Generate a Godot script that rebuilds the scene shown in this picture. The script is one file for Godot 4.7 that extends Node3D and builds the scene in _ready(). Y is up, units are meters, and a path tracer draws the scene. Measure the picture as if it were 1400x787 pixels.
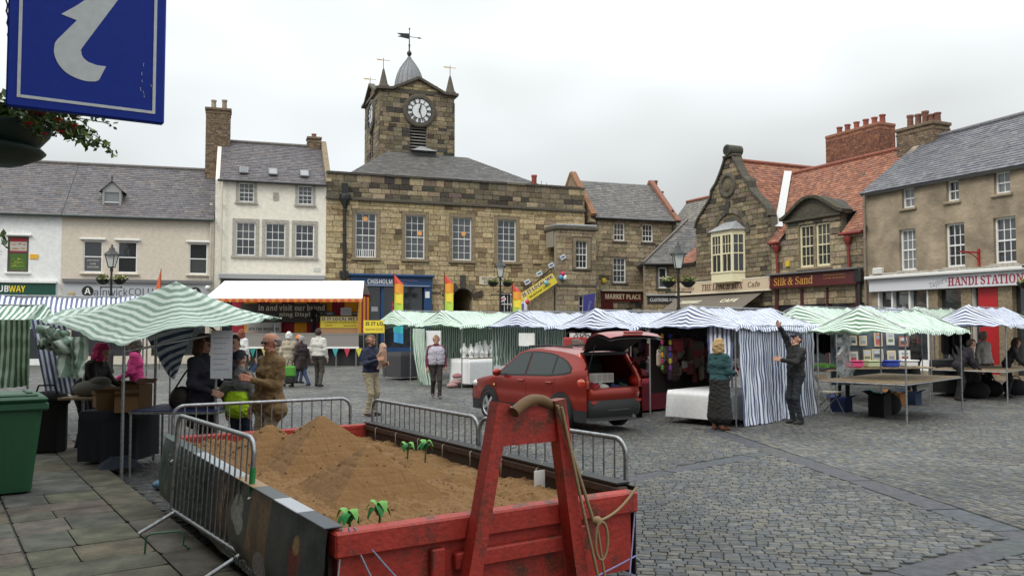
extends Node3D
# A market square on an overcast day: stalls, a sand tub on a hook-lift trailer, a hatchback, old stone houses.
# Metres; the camera stands at the origin, 1.85 m up, and looks along -z. Buildings are built in frames of their own:
# x along the front, y up, z outwards.

var rng := RandomNumberGenerator.new()
var M := {}
var T := {}
var used := {}
var meshes := {}

class Bag:
	var v := PackedVector3Array()
	var n := PackedVector3Array()
	var c := PackedColorArray()
	var t := PackedVector2Array()
	var x := Transform3D()
	var col := Color(1, 1, 1)
	func tri(a: Vector3, b: Vector3, d: Vector3) -> void:
		a = x * a; b = x * b; d = x * d
		var m := (b - a).cross(d - a).normalized()
		v.append(a); v.append(d); v.append(b)
		for i in 3:
			n.append(m); c.append(col); t.append(Vector2.ZERO)
	func q(a: Vector3, b: Vector3, d: Vector3, e: Vector3, uv := Rect2(0, 0, 1, 1)) -> void:
		a = x * a; b = x * b; d = x * d; e = x * e
		var m := (b - a).cross(e - a)
		if m.length_squared() < 1e-14: m = (d - b).cross(e - b)
		m = m.normalized()
		v.append(a); v.append(d); v.append(b); v.append(a); v.append(e); v.append(d)
		var u0 := uv.position
		var u1 := uv.end
		t.append(Vector2(u0.x, u1.y)); t.append(Vector2(u1.x, u0.y)); t.append(Vector2(u1.x, u1.y))
		t.append(Vector2(u0.x, u1.y)); t.append(Vector2(u0.x, u0.y)); t.append(Vector2(u1.x, u0.y))
		for i in 6:
			n.append(m); c.append(col)
	func box(o: Vector3, s: Vector3, B := Basis()) -> void:
		var h := s * 0.5
		var p := []
		for k in 8:
			p.append(o + B * Vector3(h.x if k & 1 else -h.x, h.y if k & 2 else -h.y, h.z if k & 4 else -h.z))
		q(p[4], p[5], p[7], p[6]); q(p[1], p[0], p[2], p[3]); q(p[5], p[1], p[3], p[7])
		q(p[0], p[4], p[6], p[2]); q(p[6], p[7], p[3], p[2]); q(p[0], p[1], p[5], p[4])
	func ab(lo: Vector3, hi: Vector3) -> void:
		box((lo + hi) * 0.5, (hi - lo).abs())
	func bbox(o: Vector3, s: Vector3, e: float, B := Basis()) -> void:
		var h := s * 0.5
		e = minf(e, minf(h.x, minf(h.y, h.z)) * 0.9)
		var f := func(ax: int, sx: float, sy: float, sz: float) -> Vector3:
			var r := Vector3((h.x - e) * sx, (h.y - e) * sy, (h.z - e) * sz)
			if ax == 0: r.x = h.x * sx
			elif ax == 1: r.y = h.y * sy
			else: r.z = h.z * sz
			return o + B * r
		for s1 in [-1.0, 1.0]:
			var w: float = s1
			if w > 0:
				q(f.call(2, -1, -1, 1), f.call(2, 1, -1, 1), f.call(2, 1, 1, 1), f.call(2, -1, 1, 1))
				q(f.call(0, 1, -1, 1), f.call(0, 1, -1, -1), f.call(0, 1, 1, -1), f.call(0, 1, 1, 1))
				q(f.call(1, -1, 1, 1), f.call(1, 1, 1, 1), f.call(1, 1, 1, -1), f.call(1, -1, 1, -1))
			else:
				q(f.call(2, 1, -1, -1), f.call(2, -1, -1, -1), f.call(2, -1, 1, -1), f.call(2, 1, 1, -1))
				q(f.call(0, -1, -1, -1), f.call(0, -1, -1, 1), f.call(0, -1, 1, 1), f.call(0, -1, 1, -1))
				q(f.call(1, -1, -1, -1), f.call(1, 1, -1, -1), f.call(1, 1, -1, 1), f.call(1, -1, -1, 1))
		for i in [-1.0, 1.0]:
			for j in [-1.0, 1.0]:
				_fq(f.call(0, i, j, -1), f.call(0, i, j, 1), f.call(1, i, j, 1), f.call(1, i, j, -1), o, i * j < 0)
				_fq(f.call(1, -1, i, j), f.call(1, 1, i, j), f.call(2, 1, i, j), f.call(2, -1, i, j), o, i * j < 0)
				_fq(f.call(0, i, -1, j), f.call(0, i, 1, j), f.call(2, i, 1, j), f.call(2, i, -1, j), o, i * j > 0)
				for k in [-1.0, 1.0]:
					if i * j * k > 0: tri(f.call(0, i, j, k), f.call(1, i, j, k), f.call(2, i, j, k))
					else: tri(f.call(0, i, j, k), f.call(2, i, j, k), f.call(1, i, j, k))
	func _fq(a: Vector3, b: Vector3, d: Vector3, e: Vector3, o: Vector3, _flip: bool) -> void:
		if (b - a).cross(e - a).dot((a + d) * 0.5 - o) < 0: q(a, e, d, b)
		else: q(a, b, d, e)
	func bar(a: Vector3, b: Vector3, w: float, h: float, up := Vector3.UP) -> void:
		var z := (b - a).normalized()
		if absf(z.dot(up)) > 0.98: up = Vector3.RIGHT
		var sx := up.cross(z).normalized()
		box((a + b) * 0.5, Vector3(w, h, a.distance_to(b)), Basis(sx, z.cross(sx), z))
	func tube(p: PackedVector3Array, r, sides := 8, cap := true) -> void:
		var rings := []
		var nn := []
		var ref := Vector3.UP
		for i in p.size():
			var d := (p[mini(i + 1, p.size() - 1)] - p[maxi(i - 1, 0)]).normalized()
			if absf(d.dot(ref)) > 0.95: ref = Vector3.RIGHT if absf(d.x) < 0.8 else Vector3.BACK
			var s := ref.cross(d).normalized()
			var w := d.cross(s)
			ref = w
			var rr: float = r[i] if r is Array else r
			var ring := PackedVector3Array()
			var rn := PackedVector3Array()
			for k in sides + 1:
				var an := TAU * k / sides
				var o := s * cos(an) + w * sin(an)
				ring.append(p[i] + o * rr); rn.append(o)
			rings.append(ring); nn.append(rn)
		_rings(rings, nn)
		if cap:
			for k in sides:
				tri(p[0], rings[0][k + 1], rings[0][k])
				var L := rings.size() - 1
				tri(p[L], rings[L][k], rings[L][k + 1])
	func _rings(rings: Array, nn: Array) -> void:
		for i in rings.size() - 1:
			var a: PackedVector3Array = rings[i]
			var b: PackedVector3Array = rings[i + 1]
			var na: PackedVector3Array = nn[i]
			var nb: PackedVector3Array = nn[i + 1]
			for k in a.size() - 1:
				_v(a[k], na[k]); _v(b[k + 1], nb[k + 1]); _v(a[k + 1], na[k + 1])
				_v(a[k], na[k]); _v(b[k], nb[k]); _v(b[k + 1], nb[k + 1])
	func _v(p: Vector3, m: Vector3, uv := Vector2.ZERO) -> void:
		v.append(x * p); n.append((x.basis * m).normalized()); c.append(col); t.append(uv)
	func lathe(pr: PackedVector2Array, o := Vector3.ZERO, sides := 14, turn := 0.0) -> void:
		var rings := []
		var nn := []
		for i in pr.size():
			var d := pr[mini(i + 1, pr.size() - 1)] - pr[maxi(i - 1, 0)]
			var m := Vector2(d.y, -d.x).normalized()
			var ring := PackedVector3Array()
			var rn := PackedVector3Array()
			for k in sides + 1:
				var an := -TAU * k / sides + turn
				ring.append(o + Vector3(cos(an) * pr[i].x, pr[i].y, sin(an) * pr[i].x))
				rn.append(Vector3(cos(an) * m.x, m.y, sin(an) * m.x))
			rings.append(ring); nn.append(rn)
		_rings(rings, nn)
	func prism(poly: PackedVector2Array, z0: float, z1: float) -> void:
		if Geometry2D.is_polygon_clockwise(poly):
			poly.reverse()
		var ix := Geometry2D.triangulate_polygon(poly)
		for i in range(0, ix.size(), 3):
			var a := poly[ix[i]]
			var b := poly[ix[i + 1]]
			var d := poly[ix[i + 2]]
			if (b - a).cross(d - a) < 0:
				var w := b; b = d; d = w
			tri(Vector3(a.x, a.y, z1), Vector3(b.x, b.y, z1), Vector3(d.x, d.y, z1))
			tri(Vector3(a.x, a.y, z0), Vector3(d.x, d.y, z0), Vector3(b.x, b.y, z0))
		for i in poly.size():
			var a := poly[i]
			var b := poly[(i + 1) % poly.size()]
			q(Vector3(a.x, a.y, z0), Vector3(b.x, b.y, z0), Vector3(b.x, b.y, z1), Vector3(a.x, a.y, z1))
	# smooth sheet through a grid of points; uv runs su per column and sv per row
	func sheet(rows: Array, su := 1.0, sv := 1.0, u0 := 0.0) -> void:
		var nr := rows.size()
		var nc: int = rows[0].size()
		var N := []
		for i in nr:
			var line := PackedVector3Array()
			for j in nc:
				var dx: Vector3 = rows[i][mini(j + 1, nc - 1)] - rows[i][maxi(j - 1, 0)]
				var dy: Vector3 = rows[mini(i + 1, nr - 1)][j] - rows[maxi(i - 1, 0)][j]
				var m := dx.cross(dy)
				line.append(m.normalized() if m.length_squared() > 1e-16 else Vector3.UP)
			N.append(line)
		for i in nr - 1:
			for j in nc - 1:
				var ua := Vector2(u0 + j * su, i * sv)
				_v(rows[i][j], N[i][j], ua); _v(rows[i + 1][j + 1], N[i + 1][j + 1], ua + Vector2(su, sv)); _v(rows[i][j + 1], N[i][j + 1], ua + Vector2(su, 0))
				_v(rows[i][j], N[i][j], ua); _v(rows[i + 1][j], N[i + 1][j], ua + Vector2(0, sv)); _v(rows[i + 1][j + 1], N[i + 1][j + 1], ua + Vector2(su, sv))
	func ball(o: Vector3, r: Vector3, sides := 10, rows := 7) -> void:
		var rings := []
		var nn := []
		for i in rows + 1:
			var a := PI * i / rows
			var ring := PackedVector3Array()
			var rn := PackedVector3Array()
			for k in sides + 1:
				var an := -TAU * k / sides
				var d := Vector3(sin(a) * cos(an), -cos(a), sin(a) * sin(an))
				ring.append(o + d * r); rn.append((d / r).normalized())
			rings.append(ring); nn.append(rn)
		_rings(rings, nn)
	func mesh() -> ArrayMesh:
		var arr := []
		arr.resize(Mesh.ARRAY_MAX)
		arr[Mesh.ARRAY_VERTEX] = v
		arr[Mesh.ARRAY_NORMAL] = n
		arr[Mesh.ARRAY_COLOR] = c
		arr[Mesh.ARRAY_TEX_UV] = t
		var m := ArrayMesh.new()
		if v.size() > 0: m.add_surface_from_arrays(Mesh.PRIMITIVE_TRIANGLES, arr)
		return m

func bag(col := Color(1, 1, 1)) -> Bag:
	var b := Bag.new()
	b.col = col
	return b

func put(b: Bag, called: String, m: Material, parent: Node = self, at := Transform3D()) -> MeshInstance3D:
	return put_mesh(b.mesh(), called, m, parent, at)

func put_mesh(me: Mesh, called: String, m: Material, parent: Node = self, at := Transform3D()) -> MeshInstance3D:
	var o := MeshInstance3D.new()
	o.mesh = me
	o.material_override = m
	o.transform = at
	if parent == self:
		o.name = numbered(called)
		add_child(o)
	else:
		o.name = called
		parent.add_child(o, true)
	return o

func numbered(s: String) -> String:
	var k: int = used.get(s, -1) + 1
	used[s] = k
	return s if k == 0 else "%s_%03d" % [s, k]

func thing(called: String, label: String, category: String, at := Transform3D(), group := "") -> Node3D:
	var o := Node3D.new()
	o.name = numbered(called)
	add_child(o)
	o.transform = at
	return tag(o, label, category, group)

func tag(o: Node3D, label: String, category: String, group := "") -> Node3D:
	o.set_meta("label", label)
	o.set_meta("category", category)
	if group != "": o.set_meta("group", group)
	return o

func struct(o: Node3D) -> Node3D:
	o.set_meta("kind", "structure")
	return o

func stuff(o: Node3D) -> Node3D:
	o.set_meta("kind", "stuff")
	return o

func group_node(called: String, parent: Node, at := Transform3D()) -> Node3D:
	var o := Node3D.new()
	o.name = called
	o.transform = at
	parent.add_child(o, true)
	return o

func V(a: float, b: float, d: float) -> Vector3:
	return Vector3(a, b, d)

func PV(a: Array) -> PackedVector3Array:
	return PackedVector3Array(a)

func P2(a: Array) -> PackedVector2Array:
	var r := PackedVector2Array()
	for i in range(0, a.size(), 2): r.append(Vector2(a[i], a[i + 1]))
	return r

# place of a frame whose x runs along (dx, dz) and whose z points outwards
func frame(px: float, pz: float, dx: float, dz: float) -> Transform3D:
	var u := Vector3(dx, 0, dz).normalized()
	return Transform3D(Basis(u, Vector3.UP, u.cross(Vector3.UP)), Vector3(px, 0, pz))

func yaw(p: Vector3, deg: float) -> Transform3D:
	return Transform3D(Basis(Vector3.UP, deg_to_rad(deg)), p)

func pick(a: Array):
	return a[rng.randi() % a.size()]

func vary(cl: Color, k: float) -> Color:
	var f := 1.0 + rng.randf_range(-k, k)
	var w := rng.randf_range(-k, k) * 0.18
	return Color(cl.r * f * (1 + w), cl.g * f, cl.b * f * (1 - w))

func arc(p0: Vector3, p1: Vector3, sag: float, nn: int) -> PackedVector3Array:
	var r := PackedVector3Array()
	for i in nn + 1:
		var f := float(i) / nn
		r.append(p0.lerp(p1, f) - Vector3(0, sag * 4 * f * (1 - f), 0))
	return r

# ------------------------------------------------------------------ textures and materials
func noise(freq: float, oct := 4, seed_ := 1, kind := FastNoiseLite.TYPE_SIMPLEX_SMOOTH) -> FastNoiseLite:
	var z := FastNoiseLite.new()
	z.noise_type = kind
	z.frequency = freq
	z.fractal_octaves = oct
	z.fractal_gain = 0.55
	z.seed = seed_
	return z

func grey(freq: float, oct: int, seed_: int, lo: float, hi: float, fine := 0.12, size := 512) -> ImageTexture:
	var im := noise(freq, oct, seed_).get_seamless_image(size, size)
	im.convert(Image.FORMAT_L8)
	var d := im.get_data()
	var r := RandomNumberGenerator.new()
	r.seed = seed_
	for i in d.size():
		var f := d[i] / 255.0
		f = clampf((f - 0.5) * 1.5 + 0.5, 0, 1)
		d[i] = int(clampf(lerpf(lo, hi, f) + r.randf_range(-fine, fine), 0, 1) * 255)
	var o := Image.create_from_data(size, size, false, Image.FORMAT_L8, d)
	o.convert(Image.FORMAT_RGB8)
	return ImageTexture.create_from_image(o)

func bumps(freq: float, oct: int, seed_: int, strength: float, size := 512) -> ImageTexture:
	var im := noise(freq, oct, seed_).get_seamless_image(size, size)
	im.convert(Image.FORMAT_RGBA8)
	im.bump_map_to_normal_map(strength)
	return ImageTexture.create_from_image(im)

func stripes(a: Color, b: Color, edge: Color, seed_: int, share := 0.5) -> ImageTexture:
	# one broad stripe and one gap per tile across u, printed on woven sheet
	var w := 128
	var im := Image.create(w, 256, false, Image.FORMAT_RGB8)
	var r := RandomNumberGenerator.new()
	r.seed = seed_
	var nz := noise(0.02, 3, seed_)
	for y in 256:
		for xx in w:
			var f := float(xx) / w
			var cc := a if f > share else b
			if f < share and (f < 0.05 or f > share - 0.05): cc = b.lerp(edge, 0.5)
			var k := 1.0 + nz.get_noise_2d(xx, y * 0.6) * 0.10 + r.randf_range(-0.04, 0.04)
			im.set_pixel(xx, y, Color(cc.r * k, cc.g * k, cc.b * k).linear_to_srgb())
	return ImageTexture.create_from_image(im)

func mat(key: String, lin: Color, rough := 0.8, tex := "", size := 1.0, nrm := "", ns := 0.5, o := {}) -> StandardMaterial3D:
	var m := StandardMaterial3D.new()
	m.albedo_color = lin.linear_to_srgb()
	m.roughness = rough
	m.vertex_color_use_as_albedo = true
	if tex != "": m.albedo_texture = T[tex]
	if nrm != "":
		m.normal_enabled = true
		m.normal_texture = T[nrm]
		m.normal_scale = ns
	if (tex != "" or nrm != "") and not o.get("uv", false):
		m.uv1_triplanar = true
		m.uv1_world_triplanar = o.get("world", true)
		m.uv1_scale = Vector3.ONE / size
	m.metallic = o.get("metal", 0.0)
	m.metallic_specular = o.get("spec", 0.5)
	if o.has("coat"):
		m.clearcoat_enabled = true
		m.clearcoat = o.coat
		m.clearcoat_roughness = 0.08
	if o.has("back"):
		m.backlight_enabled = true
		m.backlight = o.back
	m.cull_mode = BaseMaterial3D.CULL_DISABLED if o.get("two", false) else BaseMaterial3D.CULL_BACK
	M[key] = m
	return m

# scuffed paint: small chips and scrapes down to brown steel
func rusty() -> ImageTexture:
	var n1 := noise(0.009, 6, 51)
	var n2 := noise(0.09, 3, 52)
	var im := Image.create(512, 512, false, Image.FORMAT_RGB8)
	for y in 512:
		for x in 512:
			var a := n1.get_noise_2d(x, y * 0.5) + 0.35 * n2.get_noise_2d(x, y)
			var c := Color(1, 1, 1) * (0.92 + 0.16 * n2.get_noise_2d(x * 0.5, y * 0.5))
			if a > 0.36: c = Color(0.52, 0.95, 0.9)
			elif a > 0.31: c = Color(0.78, 1.0, 0.95)
			elif a < -0.46: c = Color(1.0, 1.4, 1.6)
			im.set_pixel(x, y, c)
	return ImageTexture.create_from_image(im)

func make_materials() -> void:
	T.mottle = grey(0.012, 6, 11, 0.72, 1.0, 0.06)
	T.soft = grey(0.02, 5, 12, 0.93, 1.0, 0.015)
	T.grain = grey(0.06, 4, 13, 0.68, 1.0, 0.14)
	T.blotch = grey(0.008, 7, 14, 0.68, 1.0, 0.06)
	T.n_rough = bumps(0.05, 5, 21, 6.0)
	T.n_soft = bumps(0.015, 4, 22, 5.0)
	T.n_wave = bumps(0.006, 2, 23, 4.0)
	T.rust = rusty()
	var W := Color(1, 1, 1)
	mat("sett", W, 0.62, "mottle", 0.9, "n_rough", 0.5)
	mat("joint", Color(0.125, 0.122, 0.11), 0.95, "grain", 0.6, "n_rough", 0.6)
	mat("slab", W, 0.85, "blotch", 1.6, "n_rough", 0.35)
	mat("stone", W, 0.92, "mottle", 1.3, "n_rough", 0.8)
	mat("mortar", Color(0.38, 0.34, 0.27), 0.95, "grain", 1.0)
	mat("darkmortar", Color(0.2, 0.18, 0.14), 0.95, "grain", 1.0)
	mat("slate", W, 0.62, "mottle", 1.1, "n_rough", 0.35)
	mat("tile", W, 0.85, "mottle", 0.9, "n_rough", 0.5)
	mat("render_white", Color(0.78, 0.79, 0.78), 0.85, "soft", 3.0, "n_rough", 0.3)
	mat("render_beige", Color(0.64, 0.57, 0.475), 0.9, "soft", 2.2, "n_rough", 0.5)
	mat("render_cream", Color(0.78, 0.74, 0.64), 0.9, "soft", 2.7, "n_rough", 0.35)
	mat("render_brown", Color(0.38, 0.305, 0.215), 0.92, "blotch", 5.0, "n_rough", 0.3)
	mat("surround", Color(0.46, 0.43, 0.37), 0.9, "mottle", 0.8, "n_rough", 0.5)
	mat("stonetrim", Color(0.30, 0.235, 0.15), 0.92, "mottle", 0.9, "n_rough", 0.6)
	mat("darktrim", Color(0.12, 0.105, 0.08), 0.92, "mottle", 0.9, "n_rough", 0.6)
	mat("white", Color(0.8, 0.8, 0.78), 0.45, "soft", 1.0)
	mat("creampaint", Color(0.76, 0.70, 0.48), 0.45, "soft", 1.0)
	mat("glass", Color(0.022, 0.026, 0.03), 0.06, "", 1, "n_wave", 0.12, {"spec": 0.9, "size": 3.0})
	mat("paleglass", Color(0.16, 0.17, 0.18), 0.08, "", 1, "n_wave", 0.12, {"spec": 0.9})
	mat("dark", Color(0.012, 0.012, 0.012), 0.8)
	mat("black", Color(0.02, 0.02, 0.021), 0.5, "soft", 0.5)
	mat("iron", Color(0.018, 0.02, 0.02), 0.45, "grain", 0.4)
	mat("lead", Color(0.42, 0.43, 0.44), 0.5, "mottle", 0.7, "", 0, {"metal": 0.3})
	mat("dulllead", Color(0.26, 0.27, 0.285), 0.6, "mottle", 0.7)
	mat("midglass", Color(0.06, 0.065, 0.07), 0.06, "", 1, "n_wave", 0.12, {"spec": 0.9})  # lighter pane tone: varied reflection put into the colour
	mat("steel", Color(0.44, 0.45, 0.46), 0.4, "mottle", 0.35, "n_soft", 0.2, {"metal": 0.75})
	mat("plain", W, 0.8)
	mat("cloth", W, 0.95, "grain", 0.25, "n_soft", 0.35)
	mat("satin", W, 0.5)
	mat("gloss", W, 0.28)
	mat("skin", W, 0.6)
	mat("wood", Color(0.40, 0.28, 0.17), 0.8, "mottle", 0.5)
	mat("ply", Color(0.35, 0.26, 0.16), 0.85, "mottle", 0.9, "n_soft", 0.2)
	mat("leaf", W, 0.6, "", 1, "", 0, {"two": true, "back": Color(0.05, 0.09, 0.02)})
	mat("brass", Color(0.55, 0.38, 0.10), 0.35, "", 1, "", 0, {"metal": 0.8})

# ------------------------------------------------------------------ shared building pieces
func unit_block() -> Mesh:
	if not meshes.has("block"):
		var b := bag()
		b.bbox(Vector3.ZERO, Vector3.ONE, 0.05)
		meshes.block = b.mesh()
	return meshes.block

# walls cut into boxes round rectangular openings; holes are [x0, y0, x1, y1]
func solid_wall(b: Bag, x0: float, y0: float, x1: float, y1: float, holes: Array, z0: float, z1: float, outline = null) -> void:
	var ys := [y0, y1]
	for h in holes:
		for k in [1, 3]:
			if h[k] > y0 and h[k] < y1: ys.append(h[k])
	if outline != null:
		var y := y0
		while y < y1:
			ys.append(y); y += 0.12
	ys.sort()
	for i in ys.size() - 1:
		var a: float = ys[i]
		var e: float = ys[i + 1]
		if e - a < 0.002: continue
		var ym := (a + e) * 0.5
		var l := x0
		var r := x1
		if outline != null:
			var lr: Vector2 = outline.call(ym)
			l = maxf(l, lr.x); r = minf(r, lr.y)
		for s in spans(l, r, ym, holes):
			b.ab(V(s.x, a, z0), V(s.y, e, z1))

func spans(l: float, r: float, y: float, holes: Array) -> Array:
	var out := [Vector2(l, r)]
	for h in holes:
		if y > h[1] and y < h[3]:
			var nx := []
			for s in out:
				if h[2] <= s.x or h[0] >= s.y: nx.append(s)
				else:
					if h[0] - s.x > 0.01: nx.append(Vector2(s.x, h[0]))
					if s.y - h[2] > 0.01: nx.append(Vector2(h[2], s.y))
			out = nx
	return out.filter(func(s): return s.y - s.x > 0.02)

# coursed stone on a wall: up to `most` of the largest blocks are parts of their own, the rest one mesh
var weather := noise(0.45, 3, 61)
func masonry(parent: Node3D, x0: float, y0: float, x1: float, y1: float, holes: Array, z: float, course: float, lens: Vector2, tints: Callable, most := 300, outline = null, called := "stone", joint := 0.022) -> void:
	var list := []
	var y := y0
	while y < y1 - 0.03:
		var hgt := course * rng.randf_range(0.86, 1.16)
		var e := minf(y + hgt, y1)
		if y1 - e < 0.1: e = y1
		var cuts := [y, e]
		for h in holes:
			for k in [1, 3]:
				if h[k] > y + 0.04 and h[k] < e - 0.04: cuts.append(h[k])
		cuts.sort()
		var xs := []
		var x := x0 - rng.randf() * lens.x
		while x < x1:
			xs.append(x)
			x += rng.randf_range(lens.x, lens.y)
		xs.append(x1)
		for ci in cuts.size() - 1:
			var a: float = cuts[ci]
			var d: float = cuts[ci + 1]
			var l := x0
			var r := x1
			if outline != null:
				var lr: Vector2 = outline.call((a + d) * 0.5)
				l = maxf(l, lr.x); r = minf(r, lr.y)
			for s in spans(l, r, (a + d) * 0.5, holes):
				for i in xs.size() - 1:
					var p := maxf(xs[i], s.x)
					var w := minf(xs[i + 1], s.y)
					if w - p < 0.05: continue
					var tc: Color = tints.call(p, a)
					list.append([(w - p) * (d - a), p, a, w, d, tc * (1.0 + 0.35 * weather.get_noise_2d(p + 31 * y1, a * 1.6))])
		y = e
	list.sort_custom(func(p, w): return p[0] > w[0])
	var b := bag()
	for i in list.size():
		var L: Array = list[i]
		var zz := rng.randf_range(0.0, 0.018)
		var sz := V(L[3] - L[1] - joint, L[4] - L[2] - joint, 0.06 + zz)
		var o := V((L[1] + L[3]) * 0.5, (L[2] + L[4]) * 0.5, z + 0.03 + zz * 0.5 - 0.03)
		if i < most:
			put_mesh(unit_block(), called, tinted("stone", L[5]), parent, Transform3D(Basis().scaled(sz), o))
		else:
			b.col = L[5]
			b.box(o, sz)
	if b.v.size() > 0:
		stuff(put(b, called + "s_beyond", M.stone, parent))

# a few tints of one material; colours snap to a coarse palette so that pieces share materials
func tinted(key: String, cl: Color) -> StandardMaterial3D:
	var s := 40.0 if cl.get_luminance() > 0.12 else 80.0
	var k := "%s_%d_%d_%d" % [key, int(cl.r * s), int(cl.g * s), int(cl.b * s)]
	if not M.has(k):
		var m: StandardMaterial3D = M[key].duplicate()
		m.albedo_color = Color((int(cl.r * s) + 0.5) / s, (int(cl.g * s) + 0.5) / s, (int(cl.b * s) + 0.5) / s).linear_to_srgb()
		M[k] = m
	return M[k]

# slates or tiles laid in courses from the eave (a to b) up to the ridge (d to c)
func slates(parent: Node3D, a: Vector3, b: Vector3, d: Vector3, e: Vector3, wide: float, tall: float, cols: Array, key := "slate", k := 0.16, called := "slates") -> void:
	var rows := maxi(2, int(((e - a).length() + (d - b).length()) * 0.5 / tall))
	var g := bag()
	var up := ((b - a).cross(e - a)).normalized()
	if up.length_squared() < 0.5: up = ((b - a).cross(d - a)).normalized()
	if up.y < 0: up = -up
	for i in rows:
		var f0 := float(i) / rows
		var f1 := float(i + 1.25) / rows
		if i == rows - 1: f1 = 1.0
		var l0 := a.lerp(e, f0)
		var r0 := b.lerp(d, f0)
		var l1 := a.lerp(e, f1)
		var r1 := b.lerp(d, f1)
		var cnt := maxi(1, int(l0.distance_to(r0) / wide))
		var off := rng.randf() if i % 2 else rng.randf() * 0.5
		for j in cnt + 1:
			var s0 := clampf((j - off) / cnt, 0, 1)
			var s1 := clampf((j + 1 - off) / cnt, 0, 1)
			if s1 - s0 < 0.001: continue
			g.col = vary(pick(cols), k)
			var lift := 0.022 + rng.randf() * 0.012
			var p0 := l0.lerp(r0, s0) + up * lift
			var p1 := l0.lerp(r0, s1 - 0.004 / maxf(0.1, l0.distance_to(r0))) + up * lift
			var p2 := l1.lerp(r1, s1) + up * 0.004
			var p3 := l1.lerp(r1, s0) + up * 0.004
			g.q(p0, p1, p2, p3)
			g.q(p0 - up * 0.03, p1 - up * 0.03, p1, p0)
	stuff(put(g, called, M[key], parent))
	var s := bag(Color(0.1, 0.1, 0.1))
	s.q(a - up * 0.02, b - up * 0.02, d - up * 0.02, e - up * 0.02)
	s.q(a - up * 0.12, e - up * 0.12, d - up * 0.12, b - up * 0.12)
	s.q(a - up * 0.12, b - up * 0.12, b - up * 0.02, a - up * 0.02)
	put(s, "roof_deck", M.plain, parent)

# a sash window: frame (with glazing bars) and its panes; x, y is the lower left corner of the opening
func sash(parent: Node3D, x: float, y: float, w: float, h: float, nx: int, ny: int, key := "white", z := -0.1, fr := 0.07, split := 0.5, glass := "glass", single := false) -> Node3D:
	var g := group_node("window", parent, Transform3D(Basis(), V(x, y, z)))
	var b := bag()
	b.ab(V(0, 0, -0.06), V(fr, h, 0.03)); b.ab(V(w - fr, 0, -0.06), V(w, h, 0.03))
	b.ab(V(fr, h - fr, -0.06), V(w - fr, h, 0.03)); b.ab(V(fr, 0, -0.06), V(w - fr, fr * 1.3, 0.035))
	put(b, "frame", M[key], g)
	b = bag()
	var sy := h * split
	var top_z := 0.0
	b.ab(V(fr + 0.002, sy - 0.025, -0.05), V(w - fr - 0.002, sy + 0.025, 0.018))
	var bw := 0.024
	var upper := int(round(ny * (1 - split)))
	var lower := ny - upper
	for i in range(1, nx):
		var xx := fr + (w - 2 * fr) * i / nx
		b.ab(V(xx - bw / 2, fr, -0.03), V(xx + bw / 2, sy - 0.026, 0.006))
		b.ab(V(xx - bw / 2, sy + 0.026, -0.03), V(xx + bw / 2, h - fr, 0.006))
	for i in range(1, upper):
		var yy := sy + (h - fr - sy) * i / upper
		b.ab(V(fr, yy - bw / 2, -0.03), V(w - fr, yy + bw / 2, 0.004))
	for i in range(1, lower):
		var yy := fr + (sy - fr) * i / lower
		b.ab(V(fr, yy - bw / 2, -0.03), V(w - fr, yy + bw / 2, 0.004))
	put(b, "glazing_bars", M[key], g)
	for k in 2:
		var p := bag()
		var y0 := fr if k == 0 else sy
		var y1 := sy if k == 0 else h - fr
		var tl := rng.randf_range(-0.012, 0.012)
		var tb := rng.randf_range(-0.01, 0.01)
		p.q(V(fr, y0, -0.02 + tl), V(w - fr, y0, -0.02 - tl), V(w - fr, y1, -0.02 - tl + tb), V(fr, y1, -0.02 + tl + tb))
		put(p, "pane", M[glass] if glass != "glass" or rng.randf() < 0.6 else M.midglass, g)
	var r := bag(Color(0.35, 0.34, 0.31))
	r.ab(V(0, 0, -0.2), V(w, h, -0.14))
	put(r, "opening_back", M.plain, g)  # unseen sheet added to close the opening behind the opaque panes
	return g

func surround(parent: Node3D, x: float, y: float, w: float, h: float, t: float, key: String, z0 := -0.12, z1 := 0.035, sill := 0.06) -> void:
	var b := bag()
	b.ab(V(x - t, y, z0), V(x, y + h, z1)); b.ab(V(x + w, y, z0), V(x + w + t, y + h, z1))
	b.ab(V(x - t, y + h, z0), V(x + w + t, y + h + t, z1))
	put(b, "window_surround", M[key], parent)
	b = bag()
	b.bbox(V(x + w / 2, y - t * 0.4, sill * 0.5 - 0.03), V(w + 2 * t + 0.1, t * 0.8, sill + 0.16), 0.015)
	put(b, "sill", M[key], parent)

var fonts := {}
func font(kind := "sans", bold := true, italic := false) -> Font:
	var k := "%s%s%s" % [kind, bold, italic]
	if not fonts.has(k):
		var f := SystemFont.new()
		f.font_names = PackedStringArray(["Droid Serif" if kind == "serif" else "Droid Sans"])
		f.font_weight = 700 if bold else 400
		f.font_italic = italic
		fonts[k] = f
	return fonts[k]

# raised lettering centred on o (in the parent's frame), fitted into w x h
func letters(parent: Node3D, s: String, o: Transform3D, w: float, h: float, m: Material, kind := "sans", bold := true, italic := false, depth := 0.012) -> MeshInstance3D:
	var tm := TextMesh.new()
	tm.text = s
	tm.font = font(kind, bold, italic)
	tm.font_size = 32
	tm.pixel_size = 0.01
	tm.depth = 0.05
	tm.curve_step = 2.0
	var bb := tm.get_aabb()
	var k := V(w / maxf(bb.size.x, 0.001), h / maxf(bb.size.y, 0.001), depth / 0.05)
	var ce := bb.get_center()
	var tr := o * Transform3D(Basis().scaled(k), -V(ce.x * k.x, ce.y * k.y, 0))
	return put_mesh(tm, "lettering", m, parent, tr)

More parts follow.
